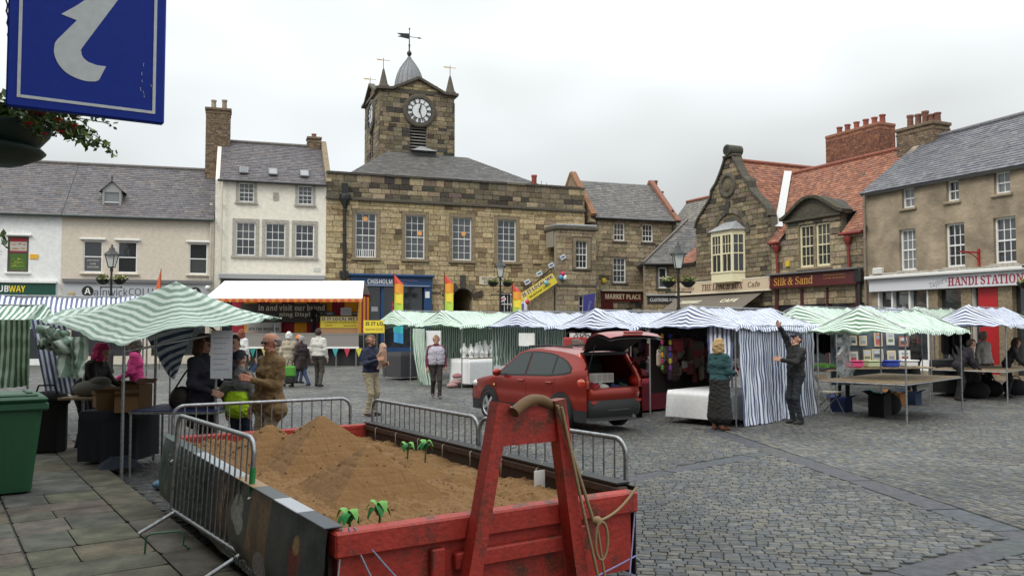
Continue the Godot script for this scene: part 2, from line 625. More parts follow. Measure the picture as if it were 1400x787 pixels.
func flat(lin: Color, rough := 0.6) -> StandardMaterial3D:
	var k := "flat_%d_%d_%d_%d" % [int(lin.r * 250), int(lin.g * 250), int(lin.b * 250), int(rough * 20)]
	if not M.has(k): mat(k, lin, rough, "soft", 0.4)
	return M[k]

# ================================================================== the setting
func _ready() -> void:
	rng.seed = 7
	var cam := Camera3D.new()
	cam.name = "camera"
	cam.position = V(0, 1.85, 0)
	cam.rotation_degrees.x = 2.637
	cam.fov = 38.09
	cam.near = 0.1
	cam.far = 900
	add_child(cam)
	cam.current = true
	var env := Environment.new()
	env.background_mode = Environment.BG_SKY
	env.tonemap_mode = Environment.TONE_MAPPER_LINEAR
	env.tonemap_exposure = 1.13
	env.sdfgi_enabled = true
	env.ssao_enabled = true
	env.ssil_enabled = true
	var sky := Sky.new()
	sky.sky_material = overcast()
	env.sky = sky
	var we := WorldEnvironment.new()
	we.name = "world_environment"
	we.environment = env
	add_child(we)
	var sun := DirectionalLight3D.new()
	sun.name = "sun"
	sun.light_energy = 0.5
	sun.light_angular_distance = 22
	sun.light_color = Color(1.0, 0.97, 0.92)
	sun.shadow_enabled = true
	sun.rotation_degrees = V(-46, -38, 0)
	add_child(sun)
	make_materials()
	build()

var t0 := 0
func step(s: String) -> void:
	print(s, " ", Time.get_ticks_msec() - t0)
	t0 = Time.get_ticks_msec()
	rng.seed = s.length() * 131 + 7

# an overcast sky: about twice as bright overhead as at the horizon, with low cloud texture
func overcast() -> PanoramaSkyMaterial:
	var w := 512
	var h := 256
	var im := Image.create(w, h, false, Image.FORMAT_RGBF)
	var nz := noise(1.0, 4, 33)
	for y in h:
		var el := PI * (0.5 - (y + 0.5) / h)
		for x in w:
			var az := TAU * x / w
			var d := Vector3(cos(el) * sin(az), sin(el), cos(el) * cos(az))
			var L := 0.74
			if el > 0:
				var p := Vector3(d.x, d.y * 2.2, d.z)
				var f := nz.get_noise_3d(p.x * 1.3, p.y * 1.3, p.z * 1.3)
				L = (0.36 + 1.85 * sin(el)) * (1.0 + 0.42 * f)
				im.set_pixel(x, y, Color(L * (0.955 - 0.02 * f), L, L * (1.015 + 0.02 * f)))
			else:
				im.set_pixel(x, y, Color(0.1, 0.1, 0.1))
	var m := PanoramaSkyMaterial.new()
	m.panorama = ImageTexture.create_from_image(im)
	return m

const KERB := Vector2(0.575, -0.818)     # along the kerb, in x and distance
const KNRM := Vector2(0.818, 0.575)      # across it, towards the square
const KPT := Vector2(-2.44, 6.15)

func kerb_side(p: Vector2) -> float:
	return (p - KPT).dot(KNRM)

func kp(along: float, across: float, y := 0.0) -> Vector3:
	var p := KPT + KERB * along + KNRM * across
	return V(p.x, y, -p.y)

func sett_mesh() -> Mesh:
	var b := bag()
	var prof := [[0.5, -0.5], [0.5, 0.40], [0.455, 0.475], [0.36, 0.5]]
	for i in prof.size() - 1:
		var a: Array = prof[i]
		var d: Array = prof[i + 1]
		var k0 := [V(-a[0], a[1], -a[0]), V(a[0], a[1], -a[0]), V(a[0], a[1], a[0]), V(-a[0], a[1], a[0])]
		var k1 := [V(-d[0], d[1], -d[0]), V(d[0], d[1], -d[0]), V(d[0], d[1], d[0]), V(-d[0], d[1], d[0])]
		for j in 4:
			b.q(k0[(j + 1) % 4], k0[j], k1[j], k1[(j + 1) % 4])
	b.q(V(-0.36, 0.5, 0.36), V(0.36, 0.5, 0.36), V(0.36, 0.5, -0.36), V(-0.36, 0.5, -0.36))
	return b.mesh()

func strip_hit(p: Vector2) -> bool:
	for s in STRIPS:
		var a: Vector2 = s[0]
		var d: Vector2 = (s[1] - a).normalized()
		var r := p - a
		var al := r.dot(d)
		if al > -0.05 and al < s[0].distance_to(s[1]) + 0.05 and absf(r.cross(d)) < s[2] * 0.5 + 0.035: return true
	return false

const STRIPS := [[Vector2(0.9, 5.0), Vector2(5.6, 8.02), 0.30], [Vector2(4.62, 6.9), Vector2(3.55, 15.2), 0.34], [Vector2(1.2, 10.05), Vector2(3.75, 12.35), 0.26], [Vector2(6.4, 9.6), Vector2(10.5, 12.2), 0.22]]

func ground() -> void:
	var b := bag()
	b.q(V(-500, -0.018, 500), V(500, -0.018, 500), V(500, -0.018, -500), V(-500, -0.018, -500))
	var gnd := struct(put(b, "ground", M.joint))
	var und := noise(0.12, 2, 5)
	var sm := sett_mesh()
	var list := []
	var cols := [Color(0.088, 0.09, 0.086), Color(0.115, 0.113, 0.103), Color(0.075, 0.079, 0.081), Color(0.10, 0.103, 0.103), Color(0.135, 0.125, 0.10), Color(0.092, 0.099, 0.106), Color(0.15, 0.143, 0.128)]
	var tone := noise(0.35, 3, 9)
	var s2: Vector2 = (STRIPS[1][1] - STRIPS[1][0]).normalized()
	for zone in 2:
		# most of the square is laid across; beside the long channel the rows follow it
		var row := Vector2(0.988, -0.155).normalized() if zone == 0 else s2
		var crs := Vector2(-row.y, row.x)
		if crs.y < 0: crs = -crs
		if zone == 1: crs = Vector2(-s2.y, s2.x) * (1.0 if -s2.y > 0 else -1.0)
		var base := Vector2.ZERO if zone == 0 else STRIPS[1][0] - s2 * 3.0
		var j := 4.2 if zone == 0 else 0.18
		while j < (40.0 if zone == 0 else 2.1):
			var dep := rng.randf_range(0.072, 0.092)
			var far := zone == 0 and j > 19
			if far: dep *= 1.7
			var k := -26.0 + rng.randf() * 0.15 if zone == 0 else 0.0
			while k < (24.0 if zone == 0 else 12.5):
				var w := rng.randf_range(0.09, 0.15)
				if far: w *= 1.7
				var p := base + crs * (j + dep * 0.5) + row * (k + w * 0.5)
				k += w
				if p.y < 4.6 or absf(p.x) > p.y * 0.64 + 0.6: continue
				if kerb_side(p) < 0.40 + w * 0.4: continue
				var side := (p - STRIPS[1][0]).dot(Vector2(-s2.y, s2.x) * (1.0 if -s2.y > 0 else -1.0))
				var al := (p - STRIPS[1][0]).dot(s2)
				var in1 := side > 0.17 and side < 2.15 and al > -3.0 and al < 9.4
				if in1 != (zone == 1): continue
				if strip_hit(p): continue
				var y := und.get_noise_2d(p.x, p.y) * 0.009 + rng.randf_range(-0.0035, 0.0035)
				var B := Basis(Vector3(row.x, 0, -row.y), Vector3.UP, Vector3(row.x, 0, -row.y).cross(Vector3.UP))
				B = B * Basis(Vector3(1, 0, 0), rng.randf_range(-0.03, 0.03)) * Basis(Vector3(0, 0, 1), rng.randf_range(-0.025, 0.025)) * Basis(Vector3.UP, rng.randf_range(-0.03, 0.03))
				B = B * Basis().scaled(V(w - 0.005, 0.1, dep - 0.0055))
				var cc := vary(pick(cols), 0.16)
				var tn := 1.0 + tone.get_noise_2d(p.x, p.y) * 0.45
				list.append([p.length() + (9.0 if (p.x > -3 and p.x < 0.4 and p.y < 9.5) else 0.0), Transform3D(B, V(p.x, y - 0.05, -p.y)), Color(cc.r * tn, cc.g * tn, cc.b * tn)])
			j += dep
	list.sort_custom(func(a, d): return a[0] < d[0])
	for i in 300:
		put_mesh(sm, "sett", tinted("sett", list[i][2]), gnd, list[i][1])
	var mm := MultiMesh.new()
	mm.transform_format = MultiMesh.TRANSFORM_3D
	mm.use_colors = true
	mm.mesh = sm
	mm.instance_count = list.size() - 300
	for i in range(300, list.size()):
		mm.set_instance_transform(i - 300, list[i][1])
		mm.set_instance_color(i - 300, list[i][2])
	var mi := MultiMeshInstance3D.new()
	mi.name = "setts_beyond"
	mi.multimesh = mm
	mi.material_override = M.sett
	gnd.add_child(mi)
	stuff(mi)
	print("setts ", list.size())
	for s in STRIPS:
		var a: Vector2 = s[0]
		var d: Vector2 = (s[1] - a).normalized()
		var L: float = a.distance_to(s[1])
		var x := 0.0
		while x < L - 0.3:
			var w := minf(rng.randf_range(0.7, 1.3), L - x)
			var p := a + d * (x + w * 0.5)
			var B := Basis(Vector3(d.x, 0, -d.y), Vector3.UP, Vector3(d.x, 0, -d.y).cross(Vector3.UP))
			put_mesh(unit_block(), "channel_stone", tinted("sett", vary(Color(0.07, 0.073, 0.082), 0.08)), gnd, Transform3D(B * Basis().scaled(V(w - 0.012, 0.1, s[2])), V(p.x, -0.055 + rng.randf_range(-0.004, 0.004), -p.y)))
			x += w

func pavement() -> void:
	var b := bag()
	b.x = Transform3D(Basis(V(KERB.x, 0, -KERB.y), Vector3.UP, V(KERB.x, 0, -KERB.y).cross(Vector3.UP)), kp(0, 0))
	b.ab(V(-14, -0.02, -0.36), V(10, 0.055, 6))
	var pv := struct(put(b, "pavement", M.joint))
	var cols := [Color(0.125, 0.118, 0.09), Color(0.145, 0.132, 0.098), Color(0.11, 0.107, 0.085), Color(0.13, 0.126, 0.112), Color(0.138, 0.123, 0.082)]
	var bas := b.x.basis
	# kerb stones, then slabs in bays behind them
	var x := -9.5
	while x < 4.0:
		var w := rng.randf_range(0.75, 1.35)
		put_mesh(unit_block(), "kerb_stone", tinted("slab", vary(Color(0.125, 0.112, 0.078), 0.12)), pv, Transform3D(bas * Basis().scaled(V(w - 0.012, 0.14, 0.355)), kp(x + w * 0.5, 0.185, 0.012 + rng.randf() * 0.004)))
		x += w
	var bays := [[-0.86, 0.0], [-1.75, -0.87], [-2.7, -1.76], [-3.6, -2.71]]
	for q in bays.size():
		x = -9.5 - rng.randf() * 0.4
		while x < 4.0:
			var w := rng.randf_range(0.34, 0.66)
			var cut: float = rng.randf_range(0.3, 0.7) if rng.randf() < 0.55 else 1.0
			var lo: float = bays[q][0]
			var hi: float = bays[q][1]
			var mid := lerpf(lo, hi, cut)
			for part in [[lo, mid], [mid, hi]]:
				var d: float = part[1] - part[0]
				if d < 0.05: continue
				put_mesh(unit_block(), "paving_slab", tinted("slab", vary(pick(cols), 0.10)), pv, Transform3D(bas * Basis(Vector3.RIGHT, rng.randf_range(-0.006, 0.006)) * Basis().scaled(V(w - 0.011, 0.08, d - 0.011)), kp(x + w * 0.5, (part[0] + part[1]) * 0.5, 0.036 + rng.randf() * 0.005)))
			x += w

# the hall whose side runs along the pavement, left of the camera and out of the picture: it shades the slabs
func shading_hall() -> void:
	var u := V(-KERB.x, 0, KERB.y)
	var tr := Transform3D(Basis(u, Vector3.UP, u.cross(Vector3.UP)), kp(0, -3.62))
	var t := thing("arcaded_hall", "tall stone hall along the pavement with round arches at street level", "building", tr)
	var b := bag(Color(0.24, 0.2, 0.14))
	var holes := []
	for k in 5: holes.append([-10.5 + k * 3.4, 0.0, -8.3 + k * 3.4, 3.2])
	solid_wall(b, -12, 0, 7, 10.5, holes, -0.6, 0)
	b.ab(V(-12, 0, -8), V(7, 10.5, -7.6)); b.ab(V(-12, 10.5, -8), V(7, 10.8, 0.35)); b.ab(V(-12, 4.2, -7.6), V(7, 4.4, -0.6))
	b.ab(V(-12.4, 0, -8), V(-12, 10.5, 0)); b.ab(V(7, 0, -8), V(7.4, 10.5, 0))
	put(b, "wall", M.stone, t)

# ================================================================== the houses round the square
var SLATE := [Color(0.135, 0.122, 0.132), Color(0.16, 0.143, 0.148), Color(0.12, 0.112, 0.122), Color(0.172, 0.15, 0.145), Color(0.145, 0.138, 0.152)]
var CLAY := [Color(0.37, 0.155, 0.09), Color(0.32, 0.125, 0.075), Color(0.41, 0.185, 0.11), Color(0.27, 0.115, 0.08), Color(0.35, 0.165, 0.11)]

func honey(_x := 0.0, _y := 0.0) -> Color:
	var r := rng.randf()
	if r < 0.50: return vary(Color(0.57, 0.45, 0.265), 0.08)
	if r < 0.83: return vary(Color(0.50, 0.385, 0.215), 0.10)
	if r < 0.965: return vary(Color(0.30, 0.215, 0.12), 0.2)
	return vary(Color(0.13, 0.095, 0.06), 0.2)

func sooty(_x := 0.0, _y := 0.0) -> Color:
	var r := rng.randf()
	if r < 0.42: return vary(Color(0.255, 0.205, 0.13), 0.18)
	if r < 0.72: return vary(Color(0.165, 0.135, 0.09), 0.18)
	if r < 0.86: return vary(Color(0.08, 0.067, 0.052), 0.2)
	return vary(Color(0.38, 0.30, 0.185), 0.15)

func tan_stone(_x := 0.0, _y := 0.0) -> Color:
	var r := rng.randf()
	if r < 0.6: return vary(Color(0.38, 0.30, 0.195), 0.14)
	if r < 0.85: return vary(Color(0.28, 0.22, 0.14), 0.16)
	return vary(Color(0.46, 0.37, 0.24), 0.12)

func brick_red(_x := 0.0, _y := 0.0) -> Color:
	return vary(pick([Color(0.27, 0.11, 0.065), Color(0.23, 0.10, 0.07), Color(0.31, 0.14, 0.085)]), 0.18)

func brick_brown(_x := 0.0, _y := 0.0) -> Color:
	return vary(pick([Color(0.23, 0.165, 0.11), Color(0.28, 0.20, 0.13), Color(0.18, 0.13, 0.09)]), 0.18)

# a chimney stack of courses, front face at z1; pots on top
func chimney(parent: Node3D, x0: float, x1: float, y0: float, y1: float, z0: float, z1: float, tint: Callable, pots: Array, potcol: Color, course := 0.085, lens := Vector2(0.16, 0.26), cap_over := 0.06) -> void:
	var g := group_node("chimney", parent)
	var b := bag()
	b.ab(V(x0 + 0.02, y0, z0 + 0.02), V(x1 - 0.02, y1, z1 - 0.02))
	put(b, "stack", M.darkmortar, g)
	var s := bag()
	for side in 4:
		var wid := (x1 - x0) if side < 2 else (z1 - z0)
		var y := y0
		while y < y1 - 0.02:
			var e := minf(y + course, y1)
			var k := -rng.randf() * lens.x
			while k < wid:
				var w := rng.randf_range(lens.x, lens.y)
				var l := maxf(k, 0.0)
				var r := minf(k + w, wid)
				k += w
				if r - l < 0.03: continue
				s.col = tint.call()
				var gap := course * 0.12
				var p := V(0, 0, 0)
				var sz := V(0, 0, 0)
				if side < 2:
					p = V(x0 + (l + r) / 2, (y + e) / 2, z1 - 0.01 if side == 0 else z0 + 0.01)
					sz = V(r - l - gap, e - y - gap, 0.03 + rng.randf() * 0.008)
				else:
					p = V(x1 - 0.01 if side == 2 else x0 + 0.01, (y + e) / 2, z0 + (l + r) / 2)
					sz = V(0.03 + rng.randf() * 0.008, e - y - gap, r - l - gap)
				s.box(p, sz)
			y = e
	stuff(put(s, "courses", M.stone, g))
	b = bag(tint.call())
	b.bbox(V((x0 + x1) / 2, y1 + 0.06, (z0 + z1) / 2), V(x1 - x0 + cap_over * 2, 0.14, z1 - z0 + cap_over * 2), 0.02)
	b.bbox(V((x0 + x1) / 2, y1 - 0.16, (z0 + z1) / 2), V(x1 - x0 + cap_over, 0.09, z1 - z0 + cap_over), 0.02)
	put(b, "cap", M.stone, g)
	for q in pots:
		b = bag(vary(potcol, 0.15))
		b.lathe(P2([0.15, 0, 0.13, 0.1, 0.12, q[1] * 0.8, 0.15, q[1] * 0.86, 0.15, q[1], 0.10, q[1], 0.09, q[1] - 0.2]), V(q[0], y1 + 0.13, (z0 + z1) / 2 + (q[2] if q.size() > 2 else 0.0)), 12)
		put(b, "chimney_pot", M.tile, g)

func gutter(parent: Node3D, x0: float, x1: float, y: float, z: float, m: Material, called := "gutter") -> void:
	var b := bag()
	b.tube(PV([V(x0, y, z), V(x1, y, z)]), 0.065, 8)
	put(b, called, m, parent)

func downpipe(parent: Node3D, pts: Array, r: float, m: Material) -> void:
	var b := bag()
	b.tube(PV(pts), r, 8)
	var p0: Vector3 = pts[0]
	var p1: Vector3 = pts[pts.size() - 1]
	var y := minf(p0.y, p1.y)
	while y < maxf(p0.y, p1.y) - 0.3:
		y += 1.3
		b.lathe(P2([r * 1.3, -0.06, r * 1.4, 0, r * 1.3, 0.06]), V(p1.x, y, p1.z), 8)
	put(b, "downpipe", m, parent)

func white_beige_house() -> void:
	# one range under one long roof: a whitewashed shop and a beige rendered one beside it
	var tr := frame(-24.167, -39.4, 0.9616, -0.2743)
	var t := thing("white_shop_house", "whitewashed two storey house over a dark green sandwich shop front", "building", tr)
	var b := bag()
	solid_wall(b, -5.5, 0, 2.5, 7.2, [[0.2, 4.43, 1.1, 6.13], [-3.2, 4.43, -2.3, 6.13], [-4.2, 0.3, 2.2, 3.15]], -0.35, 0.0)
	put(b, "wall", M.render_white, t)
	for wx in [0.2, -3.2]:
		sash(t, wx, 4.43, 0.9, 1.7, 1, 2, "darktrim", -0.06, 0.08)
		b = bag(); b.bbox(V(wx + 0.45, 6.2, 0.05), V(1.15, 0.09, 0.14), 0.02); put(b, "lintel", M.white, t)
		b = bag(); b.bbox(V(wx + 0.45, 4.38, 0.05), V(1.1, 0.09, 0.14), 0.02); put(b, "sill", M.white, t)
	# posters filling the sash by the yellow plaque
	var g := group_node("window_poster", t, Transform3D(Basis(), V(0.65, 5.28, -0.045)))
	b = bag(Color(0.40, 0.40, 0.38)); b.ab(V(-0.36, 0.09, 0), V(0.36, 0.77, 0.006)); put(b, "upper_poster", M.plain, g)
	for q in [[0.60, 0.77], [0.09, 0.17]]:
		b = bag(Color(0.27, 0.02, 0.03)); b.ab(V(-0.36, q[0], 0.006), V(0.36, q[1], 0.010)); put(b, "red_band", M.plain, g)
	for q in [[-0.13, 0.27, 0.17], [0.19, 0.29, 0.12], [-0.2, 0.47, 0.1], [0.05, 0.5, 0.09], [0.25, 0.47, 0.08]]:
		b = bag(vary(Color(0.42, 0.2, 0.08), 0.3)); b.ball(V(q[0], q[1], 0.006), V(q[2], 0.04, 0.005), 10, 4); put(b, "printed_roll", M.plain, g)
	b = bag(Color(0.055, 0.12, 0.02)); b.ab(V(-0.36, -0.76, 0), V(0.36, 0.03, 0.006)); put(b, "lower_poster", M.plain, g)
	b = bag(Color(0.35, 0.30, 0.04))
	for k in 34: b.col = vary(pick([Color(0.35, 0.30, 0.04), Color(0.16, 0.25, 0.03), Color(0.10, 0.18, 0.02)]), 0.3); b.ball(V(rng.randf_range(-0.28, 0.3), rng.randf_range(-0.62, -0.12), 0.006), V(rng.randf_range(0.03, 0.09), rng.randf_range(0.015, 0.03), 0.005), 8, 4)
	stuff(put(b, "printed_salad", M.plain, g))
	b = bag(); b.ab(V(1.16, 5.07, 0), V(1.52, 5.3, 0.03)); put(b, "alarm_box", flat(Color(0.75, 0.42, 0.03)), t)
	b = bag(); b.ab(V(-4.6, 3.3, 0), V(2.3, 3.92, 0.12)); put(b, "fascia", flat(Color(0.008, 0.07, 0.045), 0.4), t)
	letters(t, "SUB", Transform3D(Basis(), V(0.0, 3.63, 0.13)), 0.66, 0.3, flat(Color(0.8, 0.8, 0.78), 0.5), "sans", true, true)
	letters(t, "WAY", Transform3D(Basis(), V(0.68, 3.63, 0.13)), 0.7, 0.3, flat(Color(0.8, 0.62, 0.02), 0.5), "sans", true, true)
	b = bag(); b.ab(V(-4.6, 3.92, 0), V(2.35, 4.02, 0.2)); put(b, "cornice", M.white, t)
	b = bag(); b.q(V(-4.2, 0.3, -0.2), V(2.2, 0.3, -0.2), V(2.2, 3.15, -0.2), V(-4.2, 3.15, -0.2)); put(b, "shop_window", M.glass, t)
	b = bag()
	for k in 6: b.ab(V(-4.2 + k * 1.28 - 0.04, 0.3, -0.2), V(-4.2 + k * 1.28 + 0.04, 3.15, -0.1))
	put(b, "mullions", flat(Color(0.3, 0.31, 0.3)), t)
	roof_part(t, -5.5, 2.52)
	t = thing("beige_shop_house", "beige rendered two storey house with a small attic dormer", "building", tr)
	b = bag()
	var holes := [[3.46, 4.46, 4.32, 6.02], [4.99, 4.46, 5.88, 6.02], [8.28, 4.46, 9.15, 6.02], [3.0, 0.4, 6.0, 3.0], [6.6, 0.4, 9.1, 3.0]]
	solid_wall(b, 2.5, 0, 9.46, 7.2, holes, -0.35, 0.0)
	put(b, "wall", M.render_beige, t)
	for k in 3:
		var hh: Array = holes[k]
		sash(t, hh[0], hh[1], hh[2] - hh[0], hh[3] - hh[1], 1, 2, "white", -0.07, 0.055)
		b = bag(); b.bbox(V((hh[0] + hh[2]) / 2, 6.1, 0.05), V(1.16, 0.09, 0.16), 0.02); put(b, "lintel", M.white, t)
		b = bag(); b.bbox(V((hh[0] + hh[2]) / 2, 4.41, 0.05), V(1.12, 0.09, 0.15), 0.02); put(b, "sill", M.render_beige, t)
	var ink := flat(Color(0.5, 0.5, 0.46))
	for q in [["JOHN SHIRLEY", 5.06, 0.56], ["& SON", 4.9, 0.24], ["SOLICITORS", 4.74, 0.5]]:
		letters(t, q[0], Transform3D(Basis(), V(3.89, q[1], -0.075)), q[2], 0.085, ink, "sans", true, false, 0.006)
	b = bag(); b.ab(V(2.62, 3.98, 0), V(9.4, 4.14, 0.22)); put(b, "cornice", flat(Color(0.16, 0.155, 0.16)), t)
	b = bag(); b.ab(V(2.62, 3.18, 0), V(9.4, 3.98, 0.1)); put(b, "fascia", flat(Color(0.46, 0.47, 0.49)), t)
	var dk := flat(Color(0.07, 0.075, 0.13))
	letters(t, "alnwick", Transform3D(Basis(), V(4.75, 3.52, 0.105)), 1.5, 0.4, dk, "sans", false)
	letters(t, "COLU", Transform3D(Basis(), V(6.1, 3.55, 0.105)), 1.1, 0.34, dk, "sans", false)
	for cx in [3.72, 8.62]:
		b = bag(Color(0.012, 0.012, 0.014)); b.x = Transform3D(Basis(Vector3.RIGHT, PI / 2), V(cx, 3.55, 0.1)); b.lathe(P2([0, 0.02, 0.26, 0.02, 0.26, 0]), Vector3.ZERO, 22)
		put(b, "round_emblem", M.plain, t)
		letters(t, "A", Transform3D(Basis(), V(cx, 3.56, 0.122)), 0.27, 0.3, M.white)
	b = bag(Color(0.42, 0.33, 0.2)); b.ball(V(3.0, 3.42, 0.12), V(0.16, 0.14, 0.03), 12, 6); put(b, "shell_crest", M.plain, t)
	for q in [[3.0, 6.0], [6.6, 9.1]]:
		b = bag(); b.q(V(q[0], 0.4, -0.2), V(q[1], 0.4, -0.2), V(q[1], 3, -0.2), V(q[0], 3, -0.2)); put(b, "shop_window", M.glass, t)
	b = bag(); b.lathe(P2([0, -0.12, 0.1, -0.08, 0.13, 0.02, 0.08, 0.1, 0, 0.12]), V(9.2, 3.78, 0.28), 12); put(b, "camera_dome", M.white, t)
	downpipe(t, [V(9.3, 7.1, 0.12), V(9.3, 0.2, 0.12)], 0.05, flat(Color(0.5, 0.45, 0.38)))
	roof_part(t, 2.54, 9.44)
	# dormer
	var d := group_node("dormer", t)
	b = bag()
	solid_wall(b, 4.16, 7.45, 5.02, 8.62, [[4.26, 7.5, 4.92, 8.5]], -0.9, -0.5)
	b.prism(P2([4.16, 8.62, 5.02, 8.62, 4.59, 9.02]), -0.62, -0.5)
	b.ab(V(4.17, 7.5, -1.9), V(4.2, 8.6, -0.9)); b.ab(V(4.98, 7.5, -1.9), V(5.01, 8.6, -0.9))
	put(b, "dormer_front", flat(Color(0.3, 0.3, 0.3)), d)
	b = bag(); b.q(V(4.26, 7.5, -0.56), V(4.92, 7.5, -0.56), V(4.92, 8.5, -0.56), V(4.26, 8.5, -0.56)); put(b, "pane", M.paleglass, d)
	b = bag(); b.ab(V(4.26, 7.98, -0.55), V(4.92, 8.02, -0.51)); put(b, "rail", M.white, d)
	b = bag(Color(0.12, 0.11, 0.115))
	b.bar(V(4.04, 8.55, -1.2), V(4.6, 9.08, -1.2), 1.6, 0.05, Vector3.BACK)
	b.x = Transform3D()
	var sl := bag()
	for s in [-1.0, 1.0]:
		sl.col = Color(0.125, 0.115, 0.12)
		var e0 := V(4.59 + s * 0.56, 8.55, -0.42)
		var e1 := V(4.59 + s * 0.56, 8.55, -2.3)
		var r0 := V(4.59, 9.09, -0.42)
		var r1 := V(4.59, 9.09, -2.3)
		sl.q(e0, r0, r1, e1); sl.q(e0 - V(0, 0.05, 0), e1 - V(0, 0.05, 0), r1 - V(0, 0.05, 0), r0 - V(0, 0.05, 0)); sl.q(e0 - V(0, 0.05, 0), r0 - V(0, 0.05, 0), r0, e0)
	put(sl, "dormer_roof", M.slate, d)
	b = bag(); b.lathe(P2([0.03, 0, 0.025, 0.12, 0.05, 0.16, 0.012, 0.3]), V(4.59, 9.06, -0.45), 8); put(b, "finial", M.black, d)

func roof_part(t: Node3D, x0: float, x1: float) -> void:
	slates(t, V(x0, 7.22, 0.22), V(x1, 7.22, 0.22), V(x1, 10.3, -3.2), V(x0, 10.3, -3.2), 0.26, 0.17, SLATE)
	slates(t, V(x1, 7.22, -6.7), V(x0, 7.22, -6.7), V(x0, 10.3, -3.22), V(x1, 10.3, -3.22), 0.5, 0.4, SLATE)
	var b := bag(Color(0.16, 0.14, 0.13)); b.tube(PV([V(x0, 10.32, -3.2), V(x1, 10.32, -3.2)]), 0.1, 8); put(b, "ridge_tiles", M.slate, t)
	gutter(t, x0, x1, 7.17, 0.26, flat(Color(0.035, 0.05, 0.045)))

func cream_house() -> void:
	var t := thing("cream_house", "tall cream rendered house with grey stone window surrounds and slate roof", "building", frame(-15.052, -42.0, 0.9514, -0.3081))
	var holes := [[1.02, 5.45, 1.98, 7.18], [2.46, 5.45, 3.46, 7.18], [3.95, 5.45, 4.92, 7.18], [1.12, 8.2, 1.88, 9.2], [4.06, 8.2, 4.82, 9.2], [0.4, 0.3, 5.2, 3.9]]
	var b := bag()
	solid_wall(b, 0, 0, 5.52, 9.3, holes, -0.35, 0)
	b.ab(V(0, 0, -6), V(0.3, 9.3, -0.35)); b.prism(P2([0, 0, 1, 0, 0, 1]), -7, -6.98)
	put(b, "wall", M.render_cream, t)
	b = bag()
	b.x = Transform3D(Basis(Vector3.UP, PI / 2), V(0, 0, 0))
	b.prism(P2([0, 9.3, 6.2, 9.3, 3.1, 11.95]), 0.0, 0.3)
	b.x = Transform3D()
	put(b, "gable_wall", M.render_cream, t)
	for k in 5:
		var hh: Array = holes[k]
		sash(t, hh[0], hh[1], hh[2] - hh[0], hh[3] - hh[1], 3, 4 if k > 2 else 4, "white", -0.09, 0.06)
		surround(t, hh[0], hh[1], hh[2] - hh[0], hh[3] - hh[1], 0.17 if k < 3 else 0.13, "surround", -0.1, 0.03)
	b = bag(); b.ab(V(2.82, 8.36, 0), V(3.1, 8.77, 0.03)); put(b, "date_stone", M.surround, t)
	b = bag(); b.ab(V(4.9, 4.72, 0), V(5.25, 4.92, 0.03)); put(b, "street_sign", flat(Color(0.55, 0.55, 0.5)), t)
	b = bag(); b.bbox(V(2.85, 4.38, 0.14), V(5.25, 0.26, 0.36), 0.03); put(b, "cornice", flat(Color(0.30, 0.31, 0.31)), t)
	b = bag(); b.ab(V(0.3, 3.9, 0), V(5.4, 4.25, 0.2)); put(b, "fascia", flat(Color(0.03, 0.035, 0.035)), t)
	b = bag(); b.q(V(0.4, 0.3, -0.2), V(5.2, 0.3, -0.2), V(5.2, 3.9, -0.2), V(0.4, 3.9, -0.2)); put(b, "shop_window", M.glass, t)
	slates(t, V(0.2, 9.28, 0.2), V(5.5, 9.28, 0.2), V(5.5, 11.92, -3.1), V(0.2, 11.92, -3.1), 0.26, 0.17, SLATE)
	slates(t, V(5.5, 9.28, -6.4), V(0.2, 9.28, -6.4), V(0.2, 11.92, -3.12), V(5.5, 11.92, -3.12), 0.5, 0.4, SLATE)
	b = bag(Color(0.17, 0.15, 0.14)); b.tube(PV([V(0.3, 11.95, -3.1), V(5.5, 11.95, -3.1)]), 0.1, 8); put(b, "ridge_tiles", M.slate, t)
	# stone coping on the gable towards the hall
	b = bag()
	b.bar(V(5.62, 9.35, 0.2), V(5.62, 12.15, -3.1), 0.28, 0.3, Vector3.UP); b.bar(V(5.62, 9.35, -6.4), V(5.62, 12.14, -3.12), 0.279, 0.3, Vector3.UP)
	put(b, "coping", M.stonetrim, t)
	var br := bag()
	br.ab(V(5.49, 0, -6), V(5.74, 9.4, -0.4)); put(br, "party_wall", M.stonetrim, t)
	gutter(t, 0.1, 5.5, 9.24, 0.24, M.black)
	downpipe(t, [V(0.32, 9.2, 0.22), V(0.32, 0.2, 0.1)], 0.05, flat(Color(0.6, 0.56, 0.48)))
	for x in [1.2, 2.65, 4.25]:
		var pitch := atan2(2.64, 3.3)
		var g := group_node("skylight", t, Transform3D(Basis(Vector3.RIGHT, -(PI / 2 - pitch)), V(x + 0.16, 9.28 + 0.55 + 0.08, -0.48 + 0.05)))
		b = bag(); b.ab(V(-0.22, -0.3, -0.02), V(0.22, 0.3, 0.06)); put(b, "frame", flat(Color(0.2, 0.2, 0.21)), g)
		b = bag(Color(1, 1, 1)); b.q(V(-0.17, -0.25, 0.065), V(0.17, -0.25, 0.065), V(0.17, 0.25, 0.065), V(-0.17, 0.25, 0.065)); put(b, "pane", M.paleglass if x > 2 else M.glass, g)
	chimney(t, -0.62, 0.62, 9.2, 13.5, -3.5, -2.6, brick_brown, [[-0.25, 0.5], [0.3, 0.55]], Color(0.38, 0.32, 0.24), 0.1, Vector2(0.2, 0.32))
	chimney(t, 4.75, 5.45, 11.6, 12.35, -3.6, -2.9, brick_brown, [[5.1, 0.22]], Color(0.25, 0.12, 0.08), 0.1, Vector2(0.2, 0.32))

